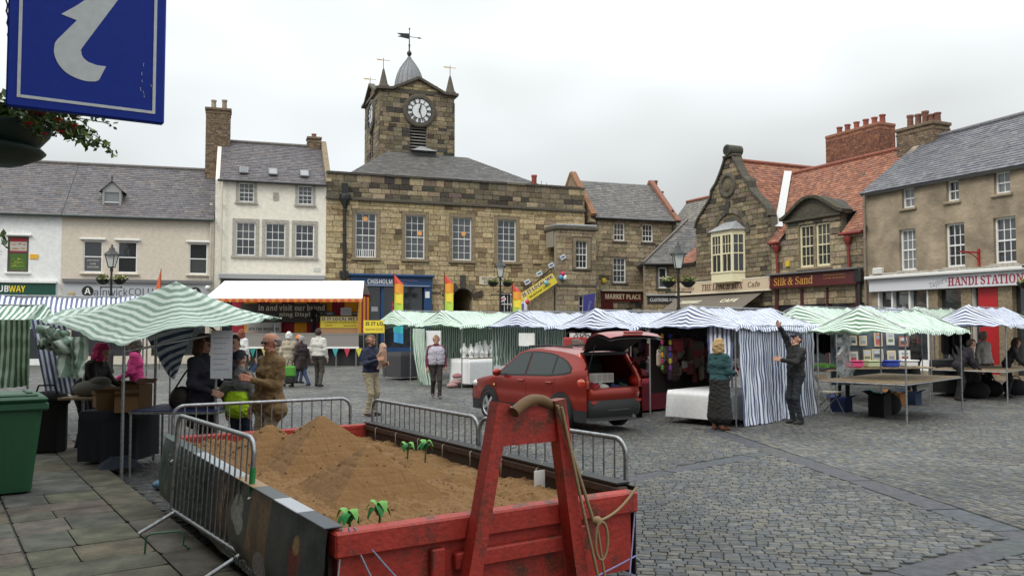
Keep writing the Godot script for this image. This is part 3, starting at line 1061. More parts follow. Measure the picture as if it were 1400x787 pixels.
func market_hall() -> void:
	var t := thing("market_hall", "long honey coloured stone hall with four tall sash windows and dark parapet", "building", frame(-9.803, -43.7, 0.9357, -0.3529))
	var wn := [[1.56, 5.52, 2.68, 7.93], [4.26, 5.52, 5.36, 7.93], [6.93, 5.52, 8.06, 7.93], [9.6, 5.52, 10.74, 7.93]]
	var holes := []
	for w in wn: holes.append([w[0] - 0.2, w[1] - 0.2, w[2] + 0.2, w[3] + 0.2])
	holes.append([1.3, 0, 5.75, 4.62])
	holes.append([6.95, 0, 8.1, 3.95])
	holes.append([9.7, 2.5, 10.75, 3.75])
	var b := bag()
	solid_wall(b, 0, 0, 15.05, 9.95, holes, -0.4, -0.035)
	b.ab(V(0, 0, -9), V(0.35, 9.95, -0.4)); b.ab(V(14.7, 0, -9), V(15.05, 9.95, -0.4)); b.ab(V(0, 0, -9.3), V(15.05, 9.95, -9))
	b.ab(V(0.35, 9.3, -9), V(14.7, 9.4, -0.4))
	put(b, "wall", M.mortar, t)
	masonry(t, 0, 2.2, 15.05, 8.55, holes, 0.0, 0.27, Vector2(0.32, 0.78), honey, 260)
	var p := group_node("parapet", t)
	masonry(p, 0, 8.72, 15.05, 9.93, [], 0.01, 0.30, Vector2(0.4, 0.8), sooty, 120)
	b = bag(); b.bbox(V(7.52, 8.63, 0.06), V(15.1, 0.17, 0.22), 0.03); put(b, "string_course", M.darktrim, p)
	var x := 0.0
	while x < 15.0:
		var w := minf(rng.randf_range(0.8, 1.2), 15.1 - x)
		put_mesh(unit_block(), "coping_stone", tinted("stone", vary(Color(0.08, 0.07, 0.055), 0.25)), p, Transform3D(Basis().scaled(V(w - 0.01, 0.13, 0.5)), V(x + w / 2, 10.0, -0.14)))
		x += w
	for k in 4:
		var w: Array = wn[k]
		surround(t, w[0], w[1], w[2] - w[0], w[3] - w[1], 0.2, "stonetrim", -0.2, 0.03, 0.12)
		sash(t, w[0], w[1], w[2] - w[0], w[3] - w[1], 3, 6, "white", -0.13, 0.06, 0.5)
	# paper suns stuck behind three of the windows
	for q in [[2.1, 7.62], [5.1, 6.95], [7.62, 7.02]]:
		b = bag(Color(0.75, 0.36, 0.12)); b.x = Transform3D(Basis(Vector3.RIGHT, PI / 2), V(q[0], q[1], -0.118)); b.lathe(P2([0, 0.008, 0.13, 0.008, 0.13, 0]), Vector3.ZERO, 16)
		put(b, "paper_disc", M.plain, t)
	# balusters seen in the lower part of the window over the blue shop
	b = bag()
	for k in 9: b.ab(V(1.66 + k * 0.115, 5.6, -0.115), V(1.7 + k * 0.115, 5.95, -0.09))
	put(b, "window_guard", M.white, t)
	# downpipe with a big lead hopper
	downpipe(t, [V(0.95, 9.4, 0.16), V(0.95, 0.2, 0.16)], 0.085, M.iron)
	b = bag(); b.lathe(P2([0.1, -0.45, 0.14, -0.35, 0.27, -0.05, 0.3, 0.0, 0.3, 0.25, 0.26, 0.3, 0.1, 0.3]), V(0.95, 8.55, 0.22), 8)
	b.box(V(0.95, 4.6, 0.12), V(0.45, 0.35, 0.16)); b.box(V(0.95, 9.15, 0.16), V(0.3, 0.55, 0.24)); put(b, "hopper", M.iron, t)
	# blue shop front
	var blue := flat(Color(0.012, 0.055, 0.16), 0.45)
	var s := group_node("shop_front", t)
	b = bag(); b.ab(V(1.3, 3.98, 0), V(5.75, 4.5, 0.2)); b.bbox(V(3.52, 4.58, 0.16), V(4.62, 0.14, 0.42), 0.03); b.ab(V(1.3, 0, 0), V(1.72, 3.98, 0.14)); b.ab(V(5.3, 0, 0), V(5.75, 3.98, 0.14)); b.ab(V(1.72, 0, -0.1), V(5.3, 0.7, 0.08)); b.ab(V(2.95, 0.7, -0.12), V(3.1, 3.98, 0.06))
	put(b, "shop_surround", blue, s)
	b = bag(); b.ab(V(1.45, 4.02, 0.2), V(5.6, 4.07, 0.215)); put(b, "pin_line", flat(Color(0.3, 0.35, 0.45)), s)
	letters(s, "CHISHOLM", Transform3D(Basis(), V(2.85, 4.25, 0.205)), 1.35, 0.25, M.white, "sans", true, true)
	b = bag(Color(0.3, 0.2, 0.3)); b.bar(V(3.7, 4.38, 0.205), V(4.9, 4.31, 0.205), 0.012, 0.025); b.bar(V(3.75, 4.33, 0.205), V(4.3, 4.12, 0.205), 0.012, 0.02); put(b, "sign_flourish", M.plain, s)
	b = bag(); b.q(V(1.72, 0.7, -0.1), V(5.3, 0.7, -0.1), V(5.3, 3.98, -0.1), V(1.72, 3.98, -0.1)); put(b, "shop_window", M.glass, s)
	b = bag(Color(0.32, 0.03, 0.04)); b.ab(V(3.55, 2.55, -0.09), V(4.2, 3.2, -0.085)); put(b, "sale_poster", M.plain, s)
	letters(s, "SUMMER", Transform3D(Basis(), V(3.87, 3.0, -0.084)), 0.5, 0.12, M.white)
	for k in 3:
		b = bag(vary(Color(0.3, 0.3, 0.31), 0.4)); b.ab(V(1.95 + (k % 2) * 0.5, 2.3 + k * 0.35, -0.09), V(2.3 + (k % 2) * 0.5, 2.55 + k * 0.35, -0.086)); put(b, "window_card", M.plain, s)
	b = bag(); b.ab(V(5.36, 3.4, 0.14), V(5.6, 3.75, 0.16)); put(b, "notice", M.white, s)
	# round headed carriage arch with rough voussoirs
	var ar := group_node("arch", t)
	b = bag(Color(0.45, 0.35, 0.2)); b.ab(V(6.95, 0, -5.2), V(8.1, 3.95, -5.1)); b.ab(V(6.75, 0, -5.1), V(6.95, 3.95, -0.4)); b.ab(V(8.1, 0, -5.1), V(8.3, 3.95, -0.4)); b.ab(V(6.75, 3.95, -5.2), V(8.3, 4.1, -0.4)); put(b, "passage", M.stone, ar)
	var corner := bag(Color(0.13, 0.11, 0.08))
	for k in 10:
		var a0 := PI * k / 10.0
		var a1 := PI * (k + 1) / 10.0
		var p0 := Vector2(7.525 + cos(a0) * 0.565, 3.35 + sin(a0) * 0.565)
		var p1 := Vector2(7.525 + cos(a1) * 0.565, 3.35 + sin(a1) * 0.565)
		corner.prism(PackedVector2Array([p0, p1, Vector2(p1.x, 3.99), Vector2(p0.x, 3.99)]), -0.4, -0.01)
	put(corner, "arch_head", M.stone, ar)
	for k in 5:
		var a := PI * (k + 0.5) / 5.0
		var long: float = 0.62 if k % 2 == 0 else 0.4
		if k == 2: long = 0.75
		var B := Basis(Vector3.BACK, a - PI / 2)
		put_mesh(unit_block(), "voussoir", tinted("stone", vary(Color(0.085, 0.07, 0.055) if k != 1 else Color(0.2, 0.16, 0.1), 0.2)), ar, Transform3D(B * Basis().scaled(V(0.32, long, 0.2)), V(7.525, 3.35, 0.05) + V(cos(a), sin(a), 0) * (0.60 + long / 2)))
	b = bag(); b.ab(V(8.5, 4.2, 0.02), V(9.92, 4.66, 0.06)); put(b, "shop_sign", flat(Color(0.62, 0.56, 0.42)), t)
	letters(t, "DECORATIVE", Transform3D(Basis(), V(9.21, 4.54, 0.062)), 1.15, 0.15, flat(Color(0.09, 0.06, 0.04)), "serif")
	letters(t, "SUPPLIES", Transform3D(Basis(), V(9.21, 4.33, 0.062)), 0.9, 0.15, flat(Color(0.09, 0.06, 0.04)), "serif")
	sash(t, 9.74, 2.5, 0.98, 1.22, 4, 2, "white", -0.05, 0.09)
	# hipped slate roof behind the parapet, with a lantern
	slates(t, V(0.9, 9.85, -0.75), V(13.7, 9.85, -0.75), V(9.2, 12.3, -4.6), V(4.2, 12.3, -4.6), 0.3, 0.2, [Color(0.15, 0.145, 0.14), Color(0.175, 0.165, 0.155), Color(0.13, 0.125, 0.12)])
	slates(t, V(13.7, 9.85, -0.75), V(13.7, 9.85, -8.6), V(9.2, 12.3, -4.62), V(9.2, 12.3, -4.6), 0.3, 0.2, SLATE)
	slates(t, V(0.9, 9.85, -8.6), V(0.9, 9.85, -0.75), V(4.2, 12.3, -4.6), V(4.2, 12.3, -4.62), 0.3, 0.2, SLATE)
	slates(t, V(13.7, 9.85, -8.6), V(0.9, 9.85, -8.6), V(4.2, 12.3, -4.62), V(9.2, 12.3, -4.62), 0.6, 0.4, SLATE)
	var lt := group_node("roof_lantern", t)
	b = bag(Color(0.3, 0.3, 0.3)); b.ab(V(5.6, 12.1, -5.3), V(7.2, 12.45, -4.4)); put(b, "lantern_wall", M.lead, lt)
	b = bag(); b.lathe(P2([1.15, 12.42, 0.0, 12.85]), V(6.4, 0, -4.85), 4, PI / 4); put(b, "lantern_roof", M.lead, lt)
	# a clay pot and scaffold poles showing over the parapet
	b = bag(Color(0.3, 0.07, 0.045)); b.lathe(P2([0.15, 9.6, 0.15, 10.75, 0.18, 10.8, 0.18, 10.9, 0.1, 10.9]), V(12.5, 0, -1.6), 12); put(b, "chimney_pot", M.tile, t)
	b = bag()
	for k in 3: b.tube(PV([V(13.3 + k * 0.35, 9.4, -2.4), V(13.3 + k * 0.35, 10.75 - k * 0.1, -2.4)]), 0.02, 6)
	b.tube(PV([V(13.2, 10.5, -2.4), V(14.2, 10.45, -2.4)]), 0.02, 6); b.tube(PV([V(13.2, 10.2, -2.4), V(14.2, 10.15, -2.4)]), 0.02, 6)
	put(b, "aerials", M.steel, t)
	# stair porch standing out from the wall
	var pr := group_node("stair_porch", t)
	var ph := [[13.73, 5.14, 14.47, 6.7]]
	b = bag(); solid_wall(b, 12.55, 0, 15.0, 7.3, ph + [[13.9, 2.4, 14.9, 3.6]], 1.25, 1.57); b.ab(V(14.72, 0, 0), V(15.0, 7.3, 1.25)); b.ab(V(12.5, 6.35, 0.2), V(12.8, 7.3, 1.25)); b.ab(V(12.5, 0, 0.0), V(12.8, 4.3, 1.25))
	put(b, "porch_wall", M.mortar, pr)
	masonry(pr, 12.55, 2.4, 15.0, 7.28, [[13.5, 4.95, 14.7, 6.92], [13.9, 2.4, 14.9, 3.6]], 1.6, 0.29, Vector2(0.4, 0.85), tan_stone, 60)
	sash(pr, 13.73, 5.14, 0.74, 1.56, 3, 4, "white", 1.5, 0.05)
	surround(pr, 13.73, 5.14, 0.74, 1.56, 0.17, "stonetrim", 1.45, 1.64, 0.0)
	b = bag(); b.bbox(V(14.1, 5.06, 1.62), V(1.1, 0.1, 0.2), 0.02); b.bbox(V(13.8, 4.15, 1.6), V(2.5, 0.14, 0.16), 0.02); put(b, "band", M.darktrim, pr)
	sash(pr, 13.92, 2.42, 0.96, 1.16, 4, 2, "white", 1.5, 0.06)
	b = bag(); b.bbox(V(13.78, 7.38, 0.85), V(2.7, 0.2, 1.75), 0.04); put(b, "cornice", M.darktrim, pr)
	b = bag(); b.bbox(V(13.78, 7.56, 0.85), V(2.55, 0.13, 1.65), 0.03); put(b, "flat_roof", M.lead, pr)
	b = bag(Color(0.2, 0.16, 0.1)); b.ab(V(12.5, 4.2, 0.0), V(14.72, 4.3, 1.25)); put(b, "porch_floor", M.stone, pr)
	# outside stair that climbs to the porch door
	for k in 17:
		var o := V(12.45 - k * 0.27 - 0.15, 0, 0.85)
		var top := 4.3 - k * 0.245
		if top < 0.1: break
		b = bag(tan_stone()); b.ab(V(o.x - 0.15, 0, 0.3), V(o.x + 0.135, top, 1.45)); put(b, "step", M.stone, pr)
	b = bag(); b.bar(V(12.4, 5.2, 1.4), V(8.6, 1.75, 1.4), 0.05, 0.05)
	for k in 8: b.tube(PV([V(12.3 - k * 0.5, 5.1 - k * 0.454, 1.4), V(12.3 - k * 0.5, 4.2 - k * 0.454, 1.4)]), 0.015, 6)
	put(b, "handrail", M.iron, pr)

func clock_tower() -> void:
	var t := thing("clock_tower", "square stone clock tower with a white clock dial and lead dome", "tower", frame(-9.803, -43.7, 0.9357, -0.3529) * Transform3D(Basis(), V(4.05, 0, -6.0)))
	var W := 4.8
	var louvre := [1.9, 12.6, 2.95, 14.35]
	for side in 2:
		var g := group_node("tower_face", t, Transform3D() if side == 0 else Transform3D(Basis(Vector3.UP, -PI / 2), V(0, 0, -W)))
		var out := func(y): return Vector2(0, W) if y < 16.55 else Vector2((y - 16.55) * 2.6 + 0.75, W - (y - 16.55) * 2.6 - 0.75)
		masonry(g, 0, 11.4, W, 16.5, [louvre], 0.0, 0.29, Vector2(0.32, 0.75), sooty, 140)
		masonry(g, 0.6, 16.6, W - 0.6, 17.2, [], 0.0, 0.2, Vector2(0.3, 0.6), honey, 30, func(y): return Vector2((y - 16.55) * 2.6 + 0.75, W - (y - 16.55) * 2.6 - 0.75))
		var b := bag(); b.prism(P2([0.1, 16.5, W - 0.1, 16.5, W / 2, 17.3]), -0.3, -0.02); put(b, "pediment", M.mortar, g)
		b = bag()
		b.bar(V(-0.18, 16.52, 0.08), V(0.75, 16.56, 0.08), 0.36, 0.16); b.bar(V(W + 0.18, 16.52, 0.08), V(W - 0.75, 16.56, 0.08), 0.36, 0.16)
		b.bar(V(0.7, 16.55, 0.08), V(W / 2 + 0.03, 17.38, 0.08), 0.357, 0.155); b.bar(V(W - 0.7, 16.55, 0.08), V(W / 2 - 0.03, 17.38, 0.08), 0.354, 0.155)
		put(b, "cornice", M.darktrim, g)
		b = bag(); solid_wall(b, 0.03, 8, W - 0.03, 16.5, [louvre], -0.3 if side == 0 else -0.296, -0.035); put(b, "inner_wall", M.mortar, g)
		for k in 9:
			b = bag(); b.box(V(2.42, 12.72 + k * 0.19, -0.12), V(1.05, 0.03, 0.16), Basis(Vector3.RIGHT, 0.6)); put(b, "louvre_slat", flat(Color(0.27, 0.25, 0.23)), g)
		# clock
		var c := group_node("clock", g, Transform3D(Basis(), V(2.47, 15.3, 0.06)))
		b = bag(); b.x = Transform3D(Basis(Vector3.RIGHT, PI / 2), Vector3.ZERO); b.lathe(P2([0.79, 0.1, 0.96, 0.12, 1.05, 0.07, 1.05, -0.08]), Vector3.ZERO, 40); put(b, "stone_ring", M.darktrim, c)
		b = bag(Color(0.66, 0.68, 0.69)); b.x = Transform3D(Basis(Vector3.RIGHT, PI / 2), Vector3.ZERO); b.lathe(P2([0, 0.05, 0.8, 0.05, 0.8, 0]), Vector3.ZERO, 40); put(b, "dial", M.plain, c)
		b = bag(Color(0.012, 0.012, 0.014)); b.x = Transform3D(Basis(Vector3.RIGHT, PI / 2), Vector3.ZERO)
		b.lathe(P2([0.75, 0.053, 0.75, 0.062, 0.81, 0.062, 0.81, 0.053]), Vector3.ZERO, 40); b.lathe(P2([0.46, 0.053, 0.46, 0.06, 0.495, 0.06, 0.495, 0.053]), Vector3.ZERO, 40)
		put(b, "dial_rings", M.plain, c)
		b = bag(Color(0.012, 0.012, 0.014))
		for k in 12:
			var a := TAU * k / 12.0
			var n := [2, 1, 2, 3, 3, 2, 3, 4, 4, 3, 2, 3]
			for j in n[k]:
				var aa: float = a + (j - (n[k] - 1) / 2.0) * 0.095
				b.bar(V(sin(aa) * 0.5, cos(aa) * 0.5, 0.058), V(sin(aa) * 0.745, cos(aa) * 0.745, 0.058), 0.038, 0.008, Vector3.BACK)
		put(b, "numerals", M.plain, c)
		b = bag(Color(0.012, 0.012, 0.014))
		var am := TAU * 27.0 / 60.0
		var ah := TAU * (0.45 / 12.0)
		b.bar(V(-sin(am) * 0.15, -cos(am) * 0.15, 0.075), V(sin(am) * 0.66, cos(am) * 0.66, 0.075), 0.055, 0.01, Vector3.BACK)
		b.bar(V(-sin(ah) * 0.12, -cos(ah) * 0.12, 0.088), V(sin(ah) * 0.45, cos(ah) * 0.45, 0.088), 0.075, 0.01, Vector3.BACK)
		put(b, "hands", M.plain, c)
	var b := bag(); b.ab(V(0.33, 8, -W + 0.03), V(W - 0.03, 16.5, -W + 0.33)); b.ab(V(W - 0.33, 8, -W + 0.33), V(W - 0.03, 16.5, -0.3)); b.ab(V(0.3, 12.0, -W + 0.33), V(W - 0.33, 12.2, -0.3)); put(b, "far_walls", M.mortar, t)
	b = bag(); b.ab(V(-0.16, 16.42, -W - 0.1), V(W + 0.16, 16.6, 0.05)); put(b, "roof_slab", M.darktrim, t)
	# ribbed lead dome
	b = bag()
	var pr := P2([1.0, 16.6, 0.98, 17.2, 0.95, 17.5, 0.89, 17.85, 0.78, 18.25, 0.60, 18.65, 0.38, 19.0, 0.17, 19.28, 0.08, 19.45])
	b.lathe(pr, V(W / 2, 0, -W / 2), 16)
	put(b, "dome", M.dulllead, t)
	for k in 16:
		var a := TAU * k / 16.0
		var pts := PackedVector3Array()
		for p in pr: pts.append(V(W / 2 + cos(a) * (p.x + 0.01), p.y, -W / 2 + sin(a) * (p.x + 0.01)))
		b = bag(); b.tube(pts, 0.028, 6); put(b, "dome_rib", M.dulllead, t)
	var vn := group_node("weather_vane", t)
	b = bag(); b.lathe(P2([0.09, 19.35, 0.07, 19.5, 0.16, 19.65, 0.16, 19.75, 0.05, 19.9, 0.05, 20.2, 0.08, 20.25, 0.04, 20.3, 0.022, 21.25, 0.05, 21.3, 0.05, 21.37, 0, 21.42]), V(W / 2, 0, -W / 2), 10); put(b, "spindle", M.iron, vn)
	b = bag(); b.prism(P2([2.4, 20.65, 1.6, 20.74, 1.85, 20.84, 1.55, 20.95, 1.8, 20.98, 2.4, 21.02]), -W / 2 - 0.015, -W / 2 + 0.015); b.bar(V(2.4, 20.82, -W / 2), V(3.05, 20.8, -W / 2), 0.03, 0.03); b.prism(P2([3.0, 20.86, 3.0, 20.74, 3.25, 20.8]), -W / 2 - 0.015, -W / 2 + 0.015)
	put(b, "banner", M.iron, vn)
	for q in [[0.25, -0.25], [W - 0.25, -0.25], [0.25, -W + 0.25], [W - 0.25, -W + 0.25]]:
		var g := group_node("pinnacle", t)
		b = bag(); b.lathe(P2([0.42, 16.6, 0.42, 16.75, 0.33, 16.8, 0.08, 17.75, 0.03, 17.85]), V(q[0], 0, q[1]), 4, PI / 4); put(b, "spire", M.darktrim, g)
		b = bag(); b.tube(PV([V(q[0], 17.75, q[1]), V(q[0], 18.5, q[1])]), 0.02, 6); put(b, "rod", M.iron, g)
		b = bag(); b.ab(V(q[0] - 0.42, 18.33, q[1] - 0.01), V(q[0] - 0.05, 18.4, q[1] + 0.01)); b.ab(V(q[0], 18.35, q[1] - 0.012), V(q[0] + 0.4, 18.38, q[1] + 0.012)); put(b, "gilt_vane", M.brass, g)

func annex() -> void:
	var t := thing("stone_shop_house", "brown stone house with white sash windows over a maroon shop sign", "building", frame(5.087, -49.2, 0.9412, -0.338))
	var wn := [[1.05, 6.95, 1.78, 8.04], [2.97, 6.95, 3.7, 8.04], [0.99, 4.45, 1.84, 5.94]]
	var b := bag()
	var holes := []
	for w in wn: holes.append(w)
	solid_wall(b, -0.4, 0, 5.35, 8.3, holes, -0.4, -0.03)
	put(b, "wall", M.mortar, t)
	masonry(t, -0.4, 2.4, 5.35, 8.28, holes, 0.0, 0.27, Vector2(0.35, 0.75), tan_stone, 280)
	for k in 3:
		var w: Array = wn[k]
		sash(t, w[0], w[1], w[2] - w[0], w[3] - w[1], 3, 3 if k < 2 else 4, "white", -0.08, 0.06, 0.5 if k == 2 else 0.34)
		b = bag(); b.bbox(V((w[0] + w[2]) / 2, w[1] - 0.07, 0.03), V(w[2] - w[0] + 0.25, 0.12, 0.16), 0.02); put(b, "sill", M.darktrim, t)
	slates(t, V(-0.3, 8.28, 0.2), V(5.3, 8.28, 0.2), V(5.1, 10.95, -2.7), V(-0.3, 10.95, -2.7), 0.26, 0.18, [Color(0.16, 0.15, 0.145), Color(0.19, 0.175, 0.16), Color(0.135, 0.13, 0.13)])
	slates(t, V(5.3, 8.28, -5.6), V(-0.3, 8.28, -5.6), V(-0.3, 10.95, -2.72), V(5.1, 10.95, -2.72), 0.5, 0.4, SLATE)
	gutter(t, -0.3, 5.35, 8.24, 0.26, M.iron)
	# gable walls with copings: old brick to the left, red tile edge to the right
	b = bag(); b.x = Transform3D(Basis(Vector3.UP, PI / 2), V(-0.55, 0, 0)); b.prism(P2([-0.3, 8.0, 5.7, 8.0, 2.7, 11.3]), 0, 0.3); put(b, "gable_wall", M.stonetrim, t)
	b = bag(Color(0.3, 0.15, 0.08)); b.bar(V(-0.4, 8.4, 0.3), V(-0.4, 11.4, -2.7), 0.36, 0.22); b.bar(V(-0.4, 8.4, -5.7), V(-0.4, 11.39, -2.71), 0.358, 0.22); put(b, "coping", M.stone, t)
	b = bag(Color(0.30, 0.13, 0.09)); b.bar(V(5.3, 8.25, 0.3), V(5.15, 11.2, -2.75), 0.32, 0.2); b.bar(V(5.3, 8.25, -5.7), V(5.15, 11.19, -2.76), 0.318, 0.2); put(b, "tile_coping", M.tile, t)
	b = bag(); b.ab(V(5.1, 0, -5.4), V(5.34, 8.3, -0.4)); b.prism(P2([5.1, 8.2, 5.3, 8.2, 5.3, 8.3]), -3, -2.9); put(b, "end_wall", M.stonetrim, t)
	chimney(t, 5.4, 6.2, 8.0, 10.55, -3.9, -3.1, brick_brown, [[5.6, 0.75, -0.15], [5.95, 0.75, -0.15], [5.78, 0.7, 0.2]], Color(0.18, 0.06, 0.045), 0.1, Vector2(0.2, 0.3))
	var maroon := flat(Color(0.10, 0.012, 0.01), 0.4)
	b = bag(); b.ab(V(0.18, 3.34, 0.03), V(3.05, 3.9, 0.14)); put(b, "fascia", maroon, t)
	b = bag(); b.bbox(V(1.62, 3.97, 0.12), V(3.0, 0.11, 0.3), 0.02); put(b, "cornice", flat(Color(0.4, 0.36, 0.28)), t)
	var cream := flat(Color(0.72, 0.62, 0.42))
	letters(t, "MARKET PLACE", Transform3D(Basis(), V(1.58, 3.62, 0.142)), 2.35, 0.30, cream, "sans", true)
	b = bag(); b.ab(V(0.18, 2.5, 0.03), V(0.95, 3.3, 0.1)); put(b, "hanging_board", maroon, t)
	b = bag(); b.q(V(1.1, 1.2, 0.035), V(2.9, 1.2, 0.035), V(2.9, 3.25, 0.035), V(1.1, 3.25, 0.035)); put(b, "shop_window", M.glass, t)
	b = bag(Color(0.6, 0.45, 0.03)); b.ball(V(0.35, 4.55, 0.1), V(0.16, 0.16, 0.06), 12, 6); put(b, "alarm_box", M.plain, t)
	downpipe(t, [V(5.0, 8.2, 0.16), V(5.0, 5.0, 0.14)], 0.055, M.iron)

func lean_to() -> void:
	var t := thing("low_stone_shop", "low stone building with a single slate pitch between two taller houses", "building", frame(7.393, -47.4, 1.0, 0.0))
	var hole := [0.95, 4.02, 1.42, 5.2]
	var b := bag()
	solid_wall(b, 0.15, 0, 3.3, 5.45, [hole], -0.4, -0.03); b.ab(V(0.75, 0, -3), V(1.1, 5.4, -0.4))
	put(b, "wall", M.mortar, t)
	masonry(t, 0.15, 2.6, 3.3, 5.45, [[0.8, 3.9, 1.55, 5.3]], 0.0, 0.25, Vector2(0.3, 0.7), tan_stone, 130)
	sash(t, 0.95, 4.02, 0.47, 1.18, 1, 2, "white", -0.06, 0.06)
	surround(t, 0.95, 4.02, 0.47, 1.18, 0.14, "darktrim", -0.1, 0.03)
	slates(t, V(0.05, 5.42, 0.25), V(3.6, 5.42, 0.25), V(3.6, 8.3, -3.2), V(3.3, 8.3, -3.2), 0.26, 0.2, [Color(0.14, 0.13, 0.125), Color(0.18, 0.17, 0.155), Color(0.11, 0.105, 0.105)])
	slates(t, V(0.2, 5.42, -6.5), V(0.05, 5.42, 0.25), V(3.3, 8.3, -3.2), V(3.3, 8.3, -3.3), 0.3, 0.25, SLATE)
	b = bag(Color(0.16, 0.13, 0.11)); b.bar(V(0.05, 5.47, 0.25), V(3.3, 8.36, -3.2), 0.14, 0.08); put(b, "hip_tiles", M.slate, t)
	b = bag(); b.tube(PV([V(0.0, 5.36, 0.3), V(3.3, 5.36, 0.3)]), 0.07, 8); put(b, "gutter", M.iron, t)
	b = bag(); b.ab(V(0.3, 3.18, 0.03), V(2.6, 3.55, 0.12)); put(b, "fascia", flat(Color(0.03, 0.03, 0.032)), t)
	b = bag(); b.bbox(V(1.45, 3.62, 0.1), V(2.45, 0.1, 0.3), 0.02); put(b, "cornice", flat(Color(0.33, 0.34, 0.34)), t)
	letters(t, "CLOTHING FOR MEN", Transform3D(Basis(), V(1.45, 3.36, 0.122)), 2.0, 0.2, flat(Color(0.7, 0.7, 0.68)))
	b = bag(); b.ab(V(2.1, 4.4, 0.05), V(2.7, 4.6, 0.1)); put(b, "red_bracket", flat(Color(0.25, 0.03, 0.03)), t)

func gable_outline(y: float) -> Vector2:
	# half widths of the shaped gable, lower shoulders to neck
	var k := [[4.0, 2.85], [6.9, 2.85], [7.3, 2.72], [7.7, 2.35], [8.1, 1.85], [8.4, 1.5], [8.7, 1.42], [9.0, 1.4], [9.01, 1.12], [9.35, 0.86], [9.7, 0.62], [10.0, 0.44], [10.25, 0.4]]
	var w := 2.85
	for i in k.size() - 1:
		if y >= k[i][0] and y <= k[i + 1][0]: w = lerpf(k[i][1], k[i + 1][1], (y - k[i][0]) / (k[i + 1][0] - k[i][0]))
	if y > 10.25: w = 0.3
	return Vector2(4.35 - w, 4.35 + w)

